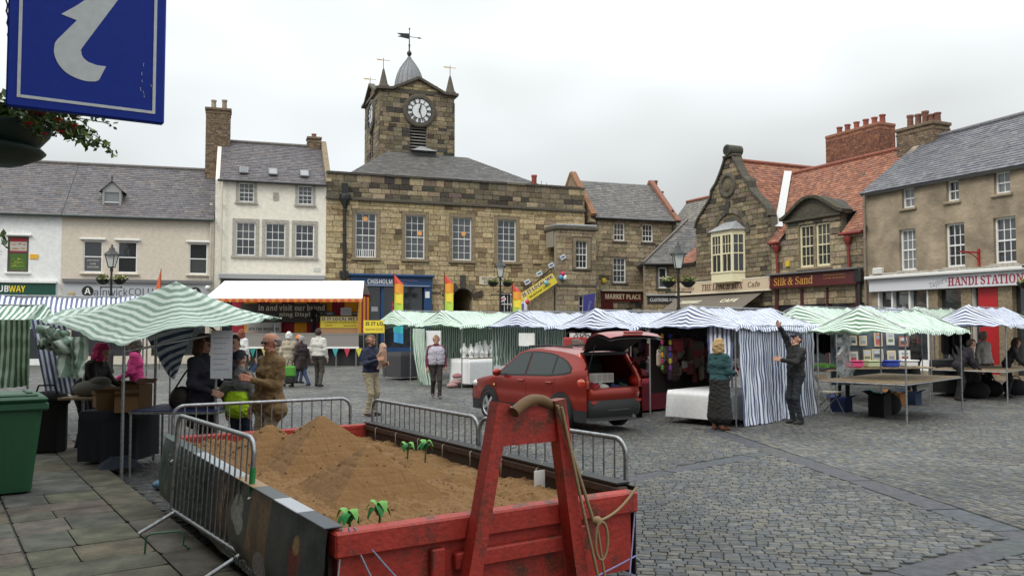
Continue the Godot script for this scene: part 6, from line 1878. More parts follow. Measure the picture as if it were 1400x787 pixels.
# ================================================================== stage, flags, lamps
func stage() -> void:
	var t := thing("market_stage", "open trailer stage with white awning and red and orange striped backdrop", "stage", frame(-14.1, -39.0, 1, 0))
	var W := 6.95
	var b := bag(); b.ab(V(0, 1.44, -3.2), V(W, 1.54, 0)); put(b, "deck", flat(Color(0.22, 0.2, 0.18)), t)
	b = bag(); b.ab(V(0.02, 0.90, -0.04), V(W - 0.02, 1.44, -0.01)); put(b, "front_panel", flat(Color(0.24, 0.22, 0.205)), t)
	b = bag(); b.ab(V(0, 0.84, -0.03), V(W, 0.90, 0.02)); put(b, "white_edge", M.white, t)
	b = bag(); b.ab(V(0.02, 0.0, -0.3), V(W - 0.02, 0.84, -0.25)); put(b, "skirt", flat(Color(0.012, 0.012, 0.013)), t)
	for k in 8: pole(t, V(0.3 + k * 0.93, 0, -0.05), V(0.3 + k * 0.93, 0.85, -0.05), 0.03, "support_leg")
	# striped backdrop, one panel per colour
	for k in 11:
		b = bag(); b.ab(V(0.03 + k * 0.628, 1.54, -2.9), V(0.03 + k * 0.628 + 0.626, 3.5, -2.86)); put(b, "backdrop_stripe", flat(Color(0.30, 0.012, 0.03) if k % 2 == 0 else Color(0.80, 0.33, 0.015), 0.8), t)
	for k in 5:
		b = bag(); b.ab(V(W - 0.06, 1.54, -2.8 + k * 0.52), V(W - 0.03, 3.3, -2.28 + k * 0.52)); put(b, "side_stripe", flat(Color(0.30, 0.012, 0.03) if k % 2 else Color(0.80, 0.33, 0.015), 0.8), t)
	for x in [0.05, W - 0.05]:
		pole(t, V(x, 1.5, -0.05), V(x, 3.2, -0.05), 0.035, "post", flat(Color(0.4, 0.25, 0.05)))
	# white awning with a scalloped red and yellow hem
	var rows := []
	for i in 7:
		var line := PackedVector3Array()
		for j in 30:
			var f := i / 6.0
			line.append(V(lerpf(-0.25 + 0.35 * f, W + 0.2 - 0.25 * f, j / 29.0), lerpf(3.14, 4.06, f) - 0.04 * sin(PI * f), lerpf(0.35, -1.5, f)))
		rows.append(line)
	b = bag(); b.sheet(rows); put(b, "awning", M.awning_white, t)
	b = bag(); b.q(V(W, 4.06, -1.5), V(0.1, 4.06, -1.5), V(0.1, 3.4, -2.95), V(W, 3.4, -2.95)); put(b, "awning_back", M.awning_white, t)
	var hem := bag()
	for k in 44:
		var x0 := -0.25 + k * (W + 0.45) / 44.0
		var x1 := x0 + (W + 0.45) / 44.0
		hem.col = Color(0.5, 0.07, 0.03) if k % 2 == 0 else Color(0.55, 0.22, 0.03)
		var pl := PackedVector2Array([Vector2(x0, 3.14), Vector2(x1, 3.14)])
		for j in 5: pl.append(Vector2(lerpf(x1, x0, j / 4.0), 3.02 - 0.06 * sin(PI * j / 4.0)))
		hem.prism(pl, 0.345, 0.355)
	stuff(put(hem, "scalloped_hem", M.thin, t))
	# banners on the stage
	var bn := thing("dark_banner", "black banner with pale lettering hung across the stage backdrop", "banner", t.transform)
	b = bag(); b.ab(V(0.55, 2.05, -2.6), V(4.85, 2.98, -2.58)); put(b, "banner_sheet", flat(Color(0.05, 0.042, 0.038), 0.7), bn)
	var pale := flat(Color(0.72, 0.64, 0.54))
	letters(bn, "in and visit our brand", Transform3D(Basis(), V(3.1, 2.78, -2.575)), 3.3, 0.3, pale, "sans", true)
	letters(bn, "ning Display", Transform3D(Basis(), V(3.45, 2.42, -2.575)), 1.9, 0.28, pale, "sans", true)
	var wb := thing("white_banner", "white printed board propped low on the stage backdrop", "banner", t.transform)
	b = bag(); b.ab(V(0.9, 1.56, -2.5), V(2.6, 2.05, -2.48)); put(b, "board", flat(Color(0.4, 0.39, 0.37)), wb)
	letters(wb, "IT'S THE MUSEUM", Transform3D(Basis(), V(1.75, 1.72, -2.475)), 1.5, 0.14, flat(Color(0.06, 0.05, 0.05)))
	var yb := thing("yellow_banner", "yellow festival banner with black lettering over the stage counter", "banner", t.transform)
	b = bag(); b.ab(V(5.0, 1.78, -0.62), V(6.85, 2.32, -0.6)); put(b, "banner_sheet", flat(Color(0.72, 0.57, 0.05)), yb)
	for k in 10:
		b = bag(); b.ab(V(5.05 + k * 0.178, 2.12, -0.6), V(5.05 + k * 0.178 + 0.155, 2.29, -0.594)); put(b, "letter_tile", flat(Color(0.72, 0.62, 0.45)), yb)
	letters(yb, "IS IT LOCAL WE S", Transform3D(Basis(), V(5.93, 2.205, -0.592)), 1.74, 0.15, flat(Color(0.05, 0.02, 0.015)))
	letters(yb, "a celebration of summer 2012", Transform3D(Basis(), V(5.93, 2.05, -0.595)), 1.5, 0.08, flat(Color(0.06, 0.05, 0.02)), "sans", false, true, 0.006)
	letters(yb, "June", Transform3D(Basis(), V(5.4, 1.89, -0.595)), 0.35, 0.1, flat(Color(0.4, 0.1, 0.02)), "sans", true, true, 0.006)
	letters(yb, "www.events", Transform3D(Basis(), V(6.4, 1.88, -0.595)), 0.6, 0.07, flat(Color(0.1, 0.08, 0.02)), "sans", false, false, 0.006)
	var ct := thing("stage_counter", "plain wooden counter under the yellow banner on the stage", "counter", t.transform)
	b = bag(); b.ab(V(5.0, 1.54, -0.75), V(6.85, 1.78, -0.63)); put(b, "front", flat(Color(0.44, 0.24, 0.11)), ct)
	b = bag(); b.ab(V(4.95, 2.32, -1.3), V(6.9, 2.36, -0.58)); put(b, "top", M.black, ct)
	var ms := thing("white_monitor", "white framed screen standing on the stage counter", "monitor", t.transform * Transform3D(Basis(), V(6.15, 2.36, -0.9)))
	b = bag(); b.bbox(V(0, 0.2, 0), V(0.5, 0.36, 0.05), 0.01); put(b, "case", M.white, ms)
	b = bag(); b.ab(V(-0.22, 0.05, 0.026), V(0.22, 0.35, 0.03)); put(b, "screen", flat(Color(0.42, 0.43, 0.45)), ms)
	for q in [[5.4, 0.5, "black mixing desk on the stage counter"], [6.65, 0.35, "black speaker on the stage counter"]]:
		var sp := thing("sound_box", q[2], "sound equipment", t.transform * Transform3D(Basis(), V(q[0], 2.36, -0.9)))
		b = bag(); b.bbox(V(0, 0.1, 0), V(q[1], 0.2, 0.3), 0.02); put(b, "case", M.black, sp)
		b = bag(); b.ab(V(-0.12, 0.06, 0.151), V(0.12, 0.14, 0.155)); put(b, "panel", flat(Color(0.2, 0.2, 0.2)), sp)
	# bunting along the edge of the deck
	var bt := thing("bunting", "coloured triangular bunting pinned along the stage edge", "bunting", t.transform)
	var flags := [Color(0.05, 0.3, 0.32), Color(0.45, 0.03, 0.06), Color(0.55, 0.5, 0.04), Color(0.02, 0.22, 0.2), Color(0.45, 0.42, 0.05), Color(0.4, 0.05, 0.2), Color(0.3, 0.5, 0.2), Color(0.08, 0.45, 0.62), Color(0.35, 0.08, 0.4), Color(0.25, 0.45, 0.1)]
	b = bag(); b.tube(PV([V(0, 0.83, 0.03), V(W, 0.83, 0.03)]), 0.01, 5); put(b, "cord", M.white, bt)
	for k in 13:
		var x := 0.2 + k * 0.55
		b = bag(flags[k % 10]); b.prism(P2([x, 0.83, x + 0.3, 0.83, x + 0.15, 0.42]), 0.028, 0.033); put(b, "pennant", M.thin, bt)

func rainbow(x: float, D: float, y0: float, y1: float, label: String) -> void:
	var t := thing("rainbow_flag", label, "flag", yaw(V(x, 0, -D), 0), "rainbow feather flags")
	pole(t, V(0.03, 0, 0), V(0.03, y1, 0), 0.018, "pole", M.black)
	var cols := [Color(0.03, 0.25, 0.5), Color(0.04, 0.38, 0.4), Color(0.2, 0.5, 0.15), Color(0.45, 0.6, 0.08), Color(0.75, 0.6, 0.05), Color(0.75, 0.3, 0.03), Color(0.6, 0.05, 0.03)]
	var w := 0.4
	for k in 7:
		var a := lerpf(y0, y1, k / 7.0)
		var e := lerpf(y0, y1, (k + 1) / 7.0)
		var b := bag()
		var rows := []
		for i in 4:
			var f := i / 3.0
			var line := PackedVector3Array()
			for j in 7:
				var s := j / 6.0
				var ww := w * (1.0 if k < 6 else 1.0 - f * 0.95)
				line.append(V(0.03 + s * ww - (0.0 if k < 6 else 0.0), lerpf(a, e, f) + (1 - s) * 0.0 - s * 0.08 + s * 0.16 * 0.0, sin(s * 5 + k) * 0.05))
			rows.append(line)
		b.sheet(rows)
		put(b, "colour_band", tinted("thin", cols[k]), t)

func flags() -> void:
	rainbow(-5.0, 35.0, 1.2, 4.1, "rainbow feather flag in front of the blue shop")
	rainbow(-3.0, 36.5, 1.3, 4.2, "rainbow feather flag beside the stone archway")
	rainbow(-0.02, 36.0, 1.3, 3.75, "rainbow feather flag near the outside stair")
	for q in [[-15.2, 36.0, 4.35, "tall red and orange feather flag behind the pavement stalls"], [-14.6, 35.5, 3.75, "short red feather flag behind the pavement stalls"]]:
		var t := thing("red_flag", q[3], "flag", Transform3D(Basis(), V(q[0], 0, -q[1])))
		pole(t, V(0, 0, 0), V(0, q[2], 0), 0.015, "pole", M.black)
		var b := bag(Color(0.6, 0.12, 0.03)); b.prism(P2([0, 2.2, -0.32, 2.3, -0.18, q[2] - 0.7, 0, q[2]]), -0.006, 0.006); put(b, "red_sail", M.thin, t)
		b = bag(Color(0.75, 0.45, 0.03)); b.prism(P2([-0.06, 2.2, -0.3, 2.3, -0.24, q[2] - 1.05, -0.1, q[2] - 1.0]), 0.008, 0.014); put(b, "yellow_sail", M.thin, t)
	# festival banner slung down the outside stair, with cards and balloons
	var st := thing("stair_banner", "long yellow festival banner slung down the outside stair rail", "banner", frame(-9.803, -43.7, 0.9357, -0.3529))
	var ang := atan2(0.245, 0.27)
	var tr := Transform3D(Basis(Vector3.BACK, 0.56), V(10.55, 3.05, 1.75))
	var b := bag(); b.x = tr; b.ab(V(0, 0, 0), V(2.35, 0.62, 0.012)); put(b, "banner_sheet", flat(Color(0.75, 0.62, 0.05)), st)
	for k in 9:
		b = bag(); b.x = tr; b.ab(V(0.08 + k * 0.25, 0.36, 0.012), V(0.08 + k * 0.25 + 0.2, 0.58, 0.016)); put(b, "letter_tile", flat(Color(0.75, 0.62, 0.45)), st)
	letters(st, "IS IT LOCAL WK", tr * Transform3D(Basis(), V(1.2, 0.47, 0.018)), 2.1, 0.18, flat(Color(0.06, 0.02, 0.01)))
	letters(st, "festival 2012", tr * Transform3D(Basis(), V(1.2, 0.18, 0.014)), 1.5, 0.12, flat(Color(0.08, 0.05, 0.01)), "sans", true, true)
	for k in 6:
		var p := V(9.2 + k * 0.72, 3.15 + k * 0.48, 1.7)
		var t := thing("prayer_card", "small printed card pegged along the outside stair", "card", st.transform * Transform3D(Basis(Vector3.BACK, 0.5), p), "cards along the stair")
		b = bag(Color(0.6, 0.65, 0.68)); b.ab(V(0, 0, 0), V(0.34, 0.24, 0.01)); put(b, "card", M.thin, t)
		b = bag(pick([Color(0.1, 0.2, 0.25), Color(0.5, 0.1, 0.1), Color(0.1, 0.1, 0.2)])); b.ab(V(0.05, 0.07, 0.01), V(0.29, 0.17, 0.014)); put(b, "print", M.thin, t)
	var bl := [[12.85, 4.78, Color(0.5, 0.02, 0.1), "red"], [12.75, 4.58, Color(0.08, 0.25, 0.4), "blue"], [12.98, 4.58, Color(0.7, 0.72, 0.7), "white"], [11.85, 4.25, Color(0.15, 0.35, 0.45), "pale blue"], [10.7, 3.2, Color(0.5, 0.04, 0.05), "scarlet"]]
	for q in bl:
		var t := thing("balloon", "%s balloon tied to the outside stair" % q[3], "balloon", st.transform * Transform3D(Basis(), V(q[0], q[1], 1.75)))
		b = bag(q[2]); b.ball(V(0, 0, 0), V(0.13, 0.16, 0.13), 12, 9); put(b, "envelope", M.gloss, t)
		b = bag(q[2]); b.lathe(P2([0.0, -0.15, 0.025, -0.19, 0.0, -0.18]), Vector3.ZERO, 6); put(b, "knot", M.gloss, t)
	var wf := thing("white_flag", "white and violet flag drooping by the foot of the stair", "flag", st.transform)
	var rows := []
	for i in 8:
		var line := PackedVector3Array()
		for j in 8:
			var s := j / 7.0
			var f := i / 7.0
			line.append(V(9.75 + s * 0.9 + 0.1 * f, 2.35 + 0.75 * (1 - f) + s * 0.35 - f * s * 0.3, 1.75 + 0.06 * sin(s * 7 + f * 3)))
		rows.append(line)
	b = bag(Color(0.6, 0.6, 0.63)); b.sheet(rows); put(b, "cloth", M.thin, wf)
	pole(wf, V(9.74, 1.4, 1.75), V(9.74, 3.3, 1.75), 0.015, "staff")
	b = bag(Color(0.14, 0.12, 0.3)); b.ab(V(10.35, 2.5, 1.79), V(10.5, 3.1, 1.80)); put(b, "violet_band", M.thin, wf)
	var vf := thing("violet_flag", "violet feather flag by the porch window", "flag", st.transform)
	b = bag(); b.prism(P2([13.95, 2.2, 14.55, 2.2, 14.75, 3.72, 14.0, 3.6]), 2.0, 2.012); put(b, "sail", flat(Color(0.045, 0.045, 0.24)), vf)
	pole(vf, V(13.93, 0, 2.0), V(14.0, 3.7, 2.0), 0.015, "staff")
	letters(vf, "Library", Transform3D(Basis(Vector3.BACK, 1.35), V(14.35, 2.9, 2.016)), 0.8, 0.22, flat(Color(0.3, 0.3, 0.5)), "sans", false, true)

func leafy(b: Bag, o: Vector3, r: Vector3, n: int, cols: Array, size: float) -> void:
	for k in n:
		var d := V(rng.randf_range(-1, 1), rng.randf_range(-1, 1), rng.randf_range(-1, 1))
		if d.length() > 1.0: d = d.normalized() * rng.randf()
		var p := o + d * r
		var a := V(rng.randf_range(-1, 1), rng.randf_range(-0.6, 1), rng.randf_range(-1, 1)).normalized() * size * rng.randf_range(0.6, 1.3)
		var s := a.cross(V(rng.randf_range(-1, 1), rng.randf_range(-1, 1), rng.randf_range(-1, 1))).normalized() * a.length() * 0.32
		b.col = vary(pick(cols), 0.25)
		b.q(p, p + a * 0.5 - s, p + a, p + a * 0.5 + s)

func lamp_post(x: float, D: float, top: float, bh: float, label: String) -> void:
	var t := thing("street_lamp", label, "street lamp", Transform3D(Basis(), V(x, 0, -D)), "lantern lamp posts")
	var lh := 0.95
	var y := top - lh
	var b := bag(); b.lathe(P2([0.16, 0, 0.17, 0.1, 0.13, 0.2, 0.14, 0.7, 0.1, 0.85, 0.065, 1.0, 0.055, 2.4, 0.08, 2.45, 0.05, 2.52, 0.04, y - 0.15, 0.07, y - 0.08, 0.05, y]), Vector3.ZERO, 12); put(b, "column", M.iron, t)
	b = bag(); b.tube(PV([V(-0.38, y - 0.75, 0), V(0.38, y - 0.75, 0)]), 0.022, 8); b.ball(V(-0.4, y - 0.75, 0), V(0.04, 0.04, 0.04)); b.ball(V(0.4, y - 0.75, 0), V(0.04, 0.04, 0.04)); put(b, "ladder_bar", M.iron, t)
	var L := group_node("lantern", t)
	for k in 4:
		var a0 := TAU * (k + 0.5) / 4.0
		var a1 := TAU * (k + 1.5) / 4.0
		b = bag(Color(0.5, 0.52, 0.5)); b.q(V(cos(a0) * 0.13, y + 0.06, sin(a0) * 0.13), V(cos(a1) * 0.13, y + 0.06, sin(a1) * 0.13), V(cos(a1) * 0.25, y + 0.52, sin(a1) * 0.25), V(cos(a0) * 0.25, y + 0.52, sin(a0) * 0.25)); put(b, "pane", M.gloss, L)
		b = bag(); b.tube(PV([V(cos(a0) * 0.13, y + 0.05, sin(a0) * 0.13), V(cos(a0) * 0.26, y + 0.53, sin(a0) * 0.26)]), 0.016, 6); put(b, "corner_bar", M.iron, L)
	b = bag(); b.lathe(P2([0.3, y + 0.52, 0.29, y + 0.56, 0.12, y + 0.72, 0.1, y + 0.8, 0.05, y + 0.84, 0.03, y + 0.95, 0, y + 0.96]), Vector3.ZERO, 8, PI / 8); b.lathe(P2([0.0, y, 0.15, y + 0.03, 0.15, y + 0.06, 0, y + 0.06]), Vector3.ZERO, 8); put(b, "hood", M.iron, L)
	for s in [-1.0, 1.0]:
		var g := group_node("flower_basket", t)
		b = bag(); b.lathe(P2([0.0, -0.2, 0.12, -0.18, 0.24, -0.05, 0.26, 0]), V(s * 0.33, bh, 0), 12); put(b, "bowl", M.iron, g)
		b = bag(); leafy(b, V(s * 0.33, bh + 0.04, 0), V(0.3, 0.13, 0.3), 130, [Color(0.10, 0.13, 0.03), Color(0.16, 0.18, 0.04), Color(0.06, 0.1, 0.02)], 0.1); stuff(put(b, "foliage", M.leaf, g))
		b = bag(); leafy(b, V(s * 0.33, bh + 0.08, 0), V(0.28, 0.12, 0.28), 26, [Color(0.5, 0.42, 0.05), Color(0.45, 0.4, 0.2)], 0.08); stuff(put(b, "flowers", M.leaf, g))

func lamps() -> void:
	lamp_post(-15.9, 33.0, 5.1, 3.7, "black lantern lamp post in front of the beige house")
	lamp_post(-0.53, 38.0, 5.0, 3.85, "black lantern lamp post in front of the stone hall")
	lamp_post(5.6, 28.0, 4.7, 3.35, "black lantern lamp post beside the cafe sign")
	# a basket of the next lamp showing at the stationer's
	lamp_post(16.15, 25.6, 5.4, 3.2, "black lantern lamp post outside the stationery shop")

# ================================================================== foreground
func sand_height(x: float, z: float) -> float:
	# trailer frame: x 0..2.1 across, z -4.56..0 along
	var h := 0.60 + fold.get_noise_2d(x * 2.0, z * 2.0) * 0.05 + fold.get_noise_2d(x * 9.0, z * 9.0) * 0.02 + fold.get_noise_2d(x * 30.0, z * 22.0) * 0.007
	if z < -2.9 and x < 0.9: h += 0.07 * smoothstep(-2.9, -3.4, z) * (1.0 + 0.5 * fold.get_noise_2d(x * 14, z * 14))
	var best := 0
	var top := h
	for p in PYR:
		var dx: float = absf(x - p[0])
		var dz: float = absf(z - p[1])
		var m := maxf(dx, dz)
		var hh: float = p[2] - maxf(m - 0.025, 0.0) * p[3]
		if hh > top:
			var lat: float = (z - p[1]) if dx > dz else (x - p[0])
			var c := hh / 0.062
			var g := 0.0
			var fr := c - floorf(c)
			if fr < 0.15: g = 0.0065
			var l := lat / 0.15 + (0.5 if int(floorf(c)) % 2 == 0 else 0.0)
			if l - floorf(l) < 0.075: g = 0.0065
			g *= clampf(0.7 + 1.3 * fold.get_noise_2d(x * 3, z * 3 + 7), 0.1, 1.5)
			hh += fold.get_noise_2d(x * 4, z * 4 + 3) * 0.012
			top = hh - g + fold.get_noise_2d(x * 25, z * 25) * 0.004
	# crack and spill on the sunken side
	return top

const PYR := [[1.0, -3.0, 1.03, 0.84], [0.66, -3.45, 0.93, 0.80], [0.87, -1.62, 0.93, 0.78], [1.45, -2.0, 0.74, 0.7], [1.58, -1.5, 0.68, 0.7]]

func trailer() -> void:
	var u := Vector2(0.84, 0.5426)
	var t := thing("sand_container", "red steel hook-lift container filled with sand pyramids, banner along one side", "container", frame(-0.954, -4.615, u.x, -u.y))
	var W := 2.1
	var L := 4.56
	mat("redpaint", Color(0.45, 0.038, 0.024), 0.55, "rust", 1.0, "n_rough", 0.25, {"uv": false})
	mat("rustin", Color(0.085, 0.045, 0.03), 0.9, "mottle", 0.5, "n_rough", 0.5)
	var y0 := 0.2
	var y1 := 0.73
	var b := bag(); b.ab(V(0.03, y0, -L + 0.03), V(W - 0.03, y0 + 0.05, -0.03)); put(b, "floor_plate", M.rustin, t)
	b = bag(); b.ab(V(0, y0, -0.05), V(W, y1 - 0.14, 0)); put(b, "front_wall", M.redpaint, t)
	b = bag(); b.bbox(V(W / 2, y1 - 0.07, -0.01), V(W + 0.06, 0.14, 0.12), 0.012); put(b, "front_rim", M.redpaint, t)
	b = bag(); b.ab(V(0.0, y0, -L), V(W, y1 - 0.03, -L + 0.05)); b.bbox(V(W / 2, y1 - 0.02, -L), V(W + 0.06, 0.06, 0.1), 0.01); put(b, "rear_wall", M.redpaint, t)
	for s in [0.0, W]:
		b = bag(); b.ab(V(s - 0.025, y0, -L + 0.05), V(s + 0.025, y1 - 0.03, -0.07)); b.bbox(V(s, y1 - 0.02, -L / 2), V(0.09, 0.06, L - 0.14), 0.01); put(b, "side_wall", M.rustin, t)
	for x in [0.60, 1.66]:
		b = bag(); b.bbox(V(x, (y0 + y1 - 0.14) / 2 - 0.03, 0.025), V(0.09, y1 - y0 - 0.14, 0.05), 0.008); put(b, "stiffener", M.redpaint, t)
	b = bag(); b.bbox(V(W / 2 + 0.05, 0.47, 0.03), V(0.78, 0.10, 0.06), 0.01); put(b, "cross_rail", M.redpaint, t)
	for x in [0.45, 1.6]:
		b = bag(); b.ab(V(x, 0.05, -L + 0.1), V(x + 0.14, y0, -0.1)); put(b, "skid", M.rustin, t)
		for z in [-0.5, -L + 0.5]:
			b = bag(); b.x = Transform3D(Basis(Vector3.BACK, PI / 2), V(x + 0.07, 0.09, z)); b.lathe(P2([0, -0.1, 0.09, -0.1, 0.09, 0.1, 0, 0.1]), Vector3.ZERO, 14); put(b, "roller", M.rustin, t)
	# upright A-frame with its lifting hook plate
	var af := group_node("a_frame", t)
	for q in [[0.70, 0.985], [1.58, 1.40]]:
		b = bag(); b.bar(V(q[0], 0.06, 0.13), V(q[1], 1.39, 0.10), 0.088, 0.10, Vector3.BACK); put(b, "leg", M.redpaint, af)
	b = bag(); b.ab(V(0.99, 1.13, 0.06), V(1.42, 1.36, 0.12)); put(b, "hook_plate", M.redpaint, af)
	b = bag(); b.bar(V(0.7, 0.1, 0.0), V(0.7, 0.1, 0.2), 0.14, 0.12); b.bar(V(1.58, 0.1, 0.0), V(1.58, 0.1, 0.2), 0.14, 0.12); put(b, "feet", M.redpaint, af)
	b = bag(); var ar := PackedVector3Array()
	for k in 11: ar.append(V(1.02 + 0.34 * k / 10.0, 1.30 + 0.10 * sin(PI * (0.12 + 0.7 * k / 10.0)), 0.2 - 0.01 * k))
	b.tube(ar, 0.035, 10); put(b, "lifting_bar", flat(Color(0.16, 0.085, 0.03), 0.7), af)
	# ropes
	var rp := flat(Color(0.30, 0.21, 0.11), 0.9)
	for q in [[V(1.36, 1.36, 0.17), V(1.62, 0.62, 0.2), 0.0, 0.011], [V(1.38, 1.35, 0.19), V(1.66, 0.15, 0.24), 0.02, 0.010], [V(1.66, 0.62, 0.2), V(2.1, 0.76, 0.06), 0.04, 0.009], [V(1.64, 0.6, 0.21), V(1.7, 0.1, 0.25), 0.0, 0.008]]:
		b = bag(); b.tube(arc(q[0], q[1], q[2], 12), q[3], 6); put(b, "rope", rp, t)
	b = bag(); var kn := PackedVector3Array()
	for k in 15: kn.append(V(1.66 + 0.05 * sin(TAU * k / 14.0), 0.5 + 0.12 * cos(TAU * k / 14.0), 0.23)); 
	b.tube(kn, 0.009, 6); b.ball(V(1.65, 0.62, 0.2), V(0.035, 0.03, 0.03)); put(b, "rope_knot", rp, t)
	for q in [[V(0.02, 0.75, 0.02), V(-0.06, 0.1, 0.06), Color(0.35, 0.38, 0.38)], [V(0.05, 0.75, 0.03), V(0.36, 0.1, 0.09), Color(0.3, 0.33, 0.42)], [V(0.08, 0.75, 0.03), V(0.55, 0.2, 0.1), Color(0.28, 0.3, 0.4)], [V(0.75, 0.12, 0.2), V(2.12, 0.3, 0.04), Color(0.28, 0.3, 0.55)], [V(2.12, 0.6, 0.02), V(2.0, 0.2, 0.1), Color(0.35, 0.3, 0.5)], [V(2.13, 0.72, -0.05), V(2.14, 0.1, -0.05), Color(0.1, 0.2, 0.35)]]:
		b = bag(); b.tube(arc(q[0], q[1], 0.02, 10), 0.006, 5); put(b, "twine", flat(q[2], 0.8), t)
	# inner liner and lashings along the far wall
	b = bag(); b.ab(V(W - 0.03, 0.45, -L + 0.06), V(W - 0.028, y1 + 0.02, -0.15)); put(b, "liner", flat(Color(0.045, 0.025, 0.02), 0.8), t)
	b = bag(); b.bar(V(W + 0.02, y1 + 0.03, -L + 0.02), V(W + 0.02, y1 + 0.03, -0.1), 0.12, 0.015); b.bar(V(W + 0.06, 0.45, -L), V(W + 0.06, 0.45, -0.02), 0.012, 0.6); put(b, "tarpaulin_edge", flat(Color(0.012, 0.012, 0.014), 0.5), t)
	for k in 8:
		var z := -L + 0.35 + k * 0.52
		var lp := PackedVector3Array()
		for j in 9: lp.append(V(W + 0.03 - 0.075 * minf(1.0, j / 2.0) - 0.02 * sin(PI * j / 8.0), y1 + 0.045 - 0.2 * j / 8.0, z + 0.05 * sin(PI * j / 8.0)))
		b = bag(); b.tube(lp, 0.0055, 6); put(b, "lashing", flat(Color(0.36, 0.32, 0.22), 0.9), t)
	banner_side(t, L, y1)
	# the sand itself
	mat("sand", Color(0.315, 0.168, 0.060), 0.97, "grain", 0.3, "n_rough", 0.35)
	var rows := []
	var nx := 230
	var nz := 500
	for i in nz + 1:
		var line := PackedVector3Array()
		var z := -L + 0.06 + (L - 0.12) * i / nz
		for j in nx + 1:
			var x := 0.03 + (W - 0.06) * j / nx
			line.append(V(x, sand_height(x, z), z))
		rows.append(line)
	rows.reverse()
	b = bag(); b.sheet(rows)
	stuff(put(b, "sand", M.sand, t))
	# clods and lumps lying on the sand
	b = bag()
	for k in 420:
		var p := Vector2(rng.randf_range(0.1, 2.0), rng.randf_range(-4.4, -0.15))
		var r := rng.randf_range(0.003, 0.009)
		if p.y < -3.0 and p.x < 0.9 and rng.randf() < 0.7: r *= 2.0
		b.col = vary(Color(0.9, 0.9, 0.9), 0.2)
		b.ball(V(p.x, sand_height(p.x, p.y) + r * 0.3, p.y), V(r * 1.3, r, r), 6, 4)
	stuff(put(b, "sand_clods", M.sand, t))
	b = bag(); b.ball(V(1.5, sand_height(1.5, -2.95) + 0.05, -2.95), V(0.07, 0.075, 0.07), 14, 10); b.ball(V(1.54, sand_height(1.54, -2.8) + 0.02, -2.8), V(0.1, 0.05, 0.08), 12, 8); put(b, "sand_lump", M.sand, t)
	for q in [[0.15, -0.22, 0.13], [0.33, -0.20, 0.17], [1.62, -2.5, 0.15], [1.76, -2.42, 0.16]]:
		var p := t.transform * V(q[0], sand_height(q[0], q[1]), q[1])
		palm(p, q[2], "small green paper palm stuck in the sand by the red rim" if q[1] > -1 else "small green paper palm stuck in the far sand")
	var wp := thing("white_post_card", "white card standing in the sand behind the A-frame", "card", t.transform * Transform3D(Basis(), V(2.0, 0.5, -0.95)))
	b = bag(); b.ab(V(-0.05, 0, 0), V(0.05, 0.24, 0.006)); put(b, "card", M.white, wp)

func palm(p: Vector3, h: float, label: String) -> void:
	var t := thing("paper_palm", label, "palm", Transform3D(Basis(), p), "paper palms in the sand")
	var b := bag(Color(0.06, 0.12, 0.03)); b.tube(PV([V(0, -0.03, 0), V(0.01, h, 0)]), 0.008, 6); put(b, "stem", M.satin, t)
	for k in 6:
		var a := TAU * k / 6.0 + rng.randf()
		b = bag(vary(Color(0.03, 0.22, 0.05), 0.5) if k % 3 else Color(0.16, 0.42, 0.08))
		var rows := []
		for i in 6:
			var f := i / 5.0
			var o := V(cos(a) * 0.075 * f, h + 0.07 * sin(PI * f * 0.8) - 0.05 * f * f - 0.02 * (k % 3), sin(a) * 0.075 * f)
			var s := V(-sin(a), 0, cos(a)) * 0.032 * sin(PI * (0.1 + 0.85 * f))
			rows.append(PV([o - s, o + V(0, 0.006, 0), o + s]))
		b.sheet(rows); put(b, "leaf", M.leaf, t)

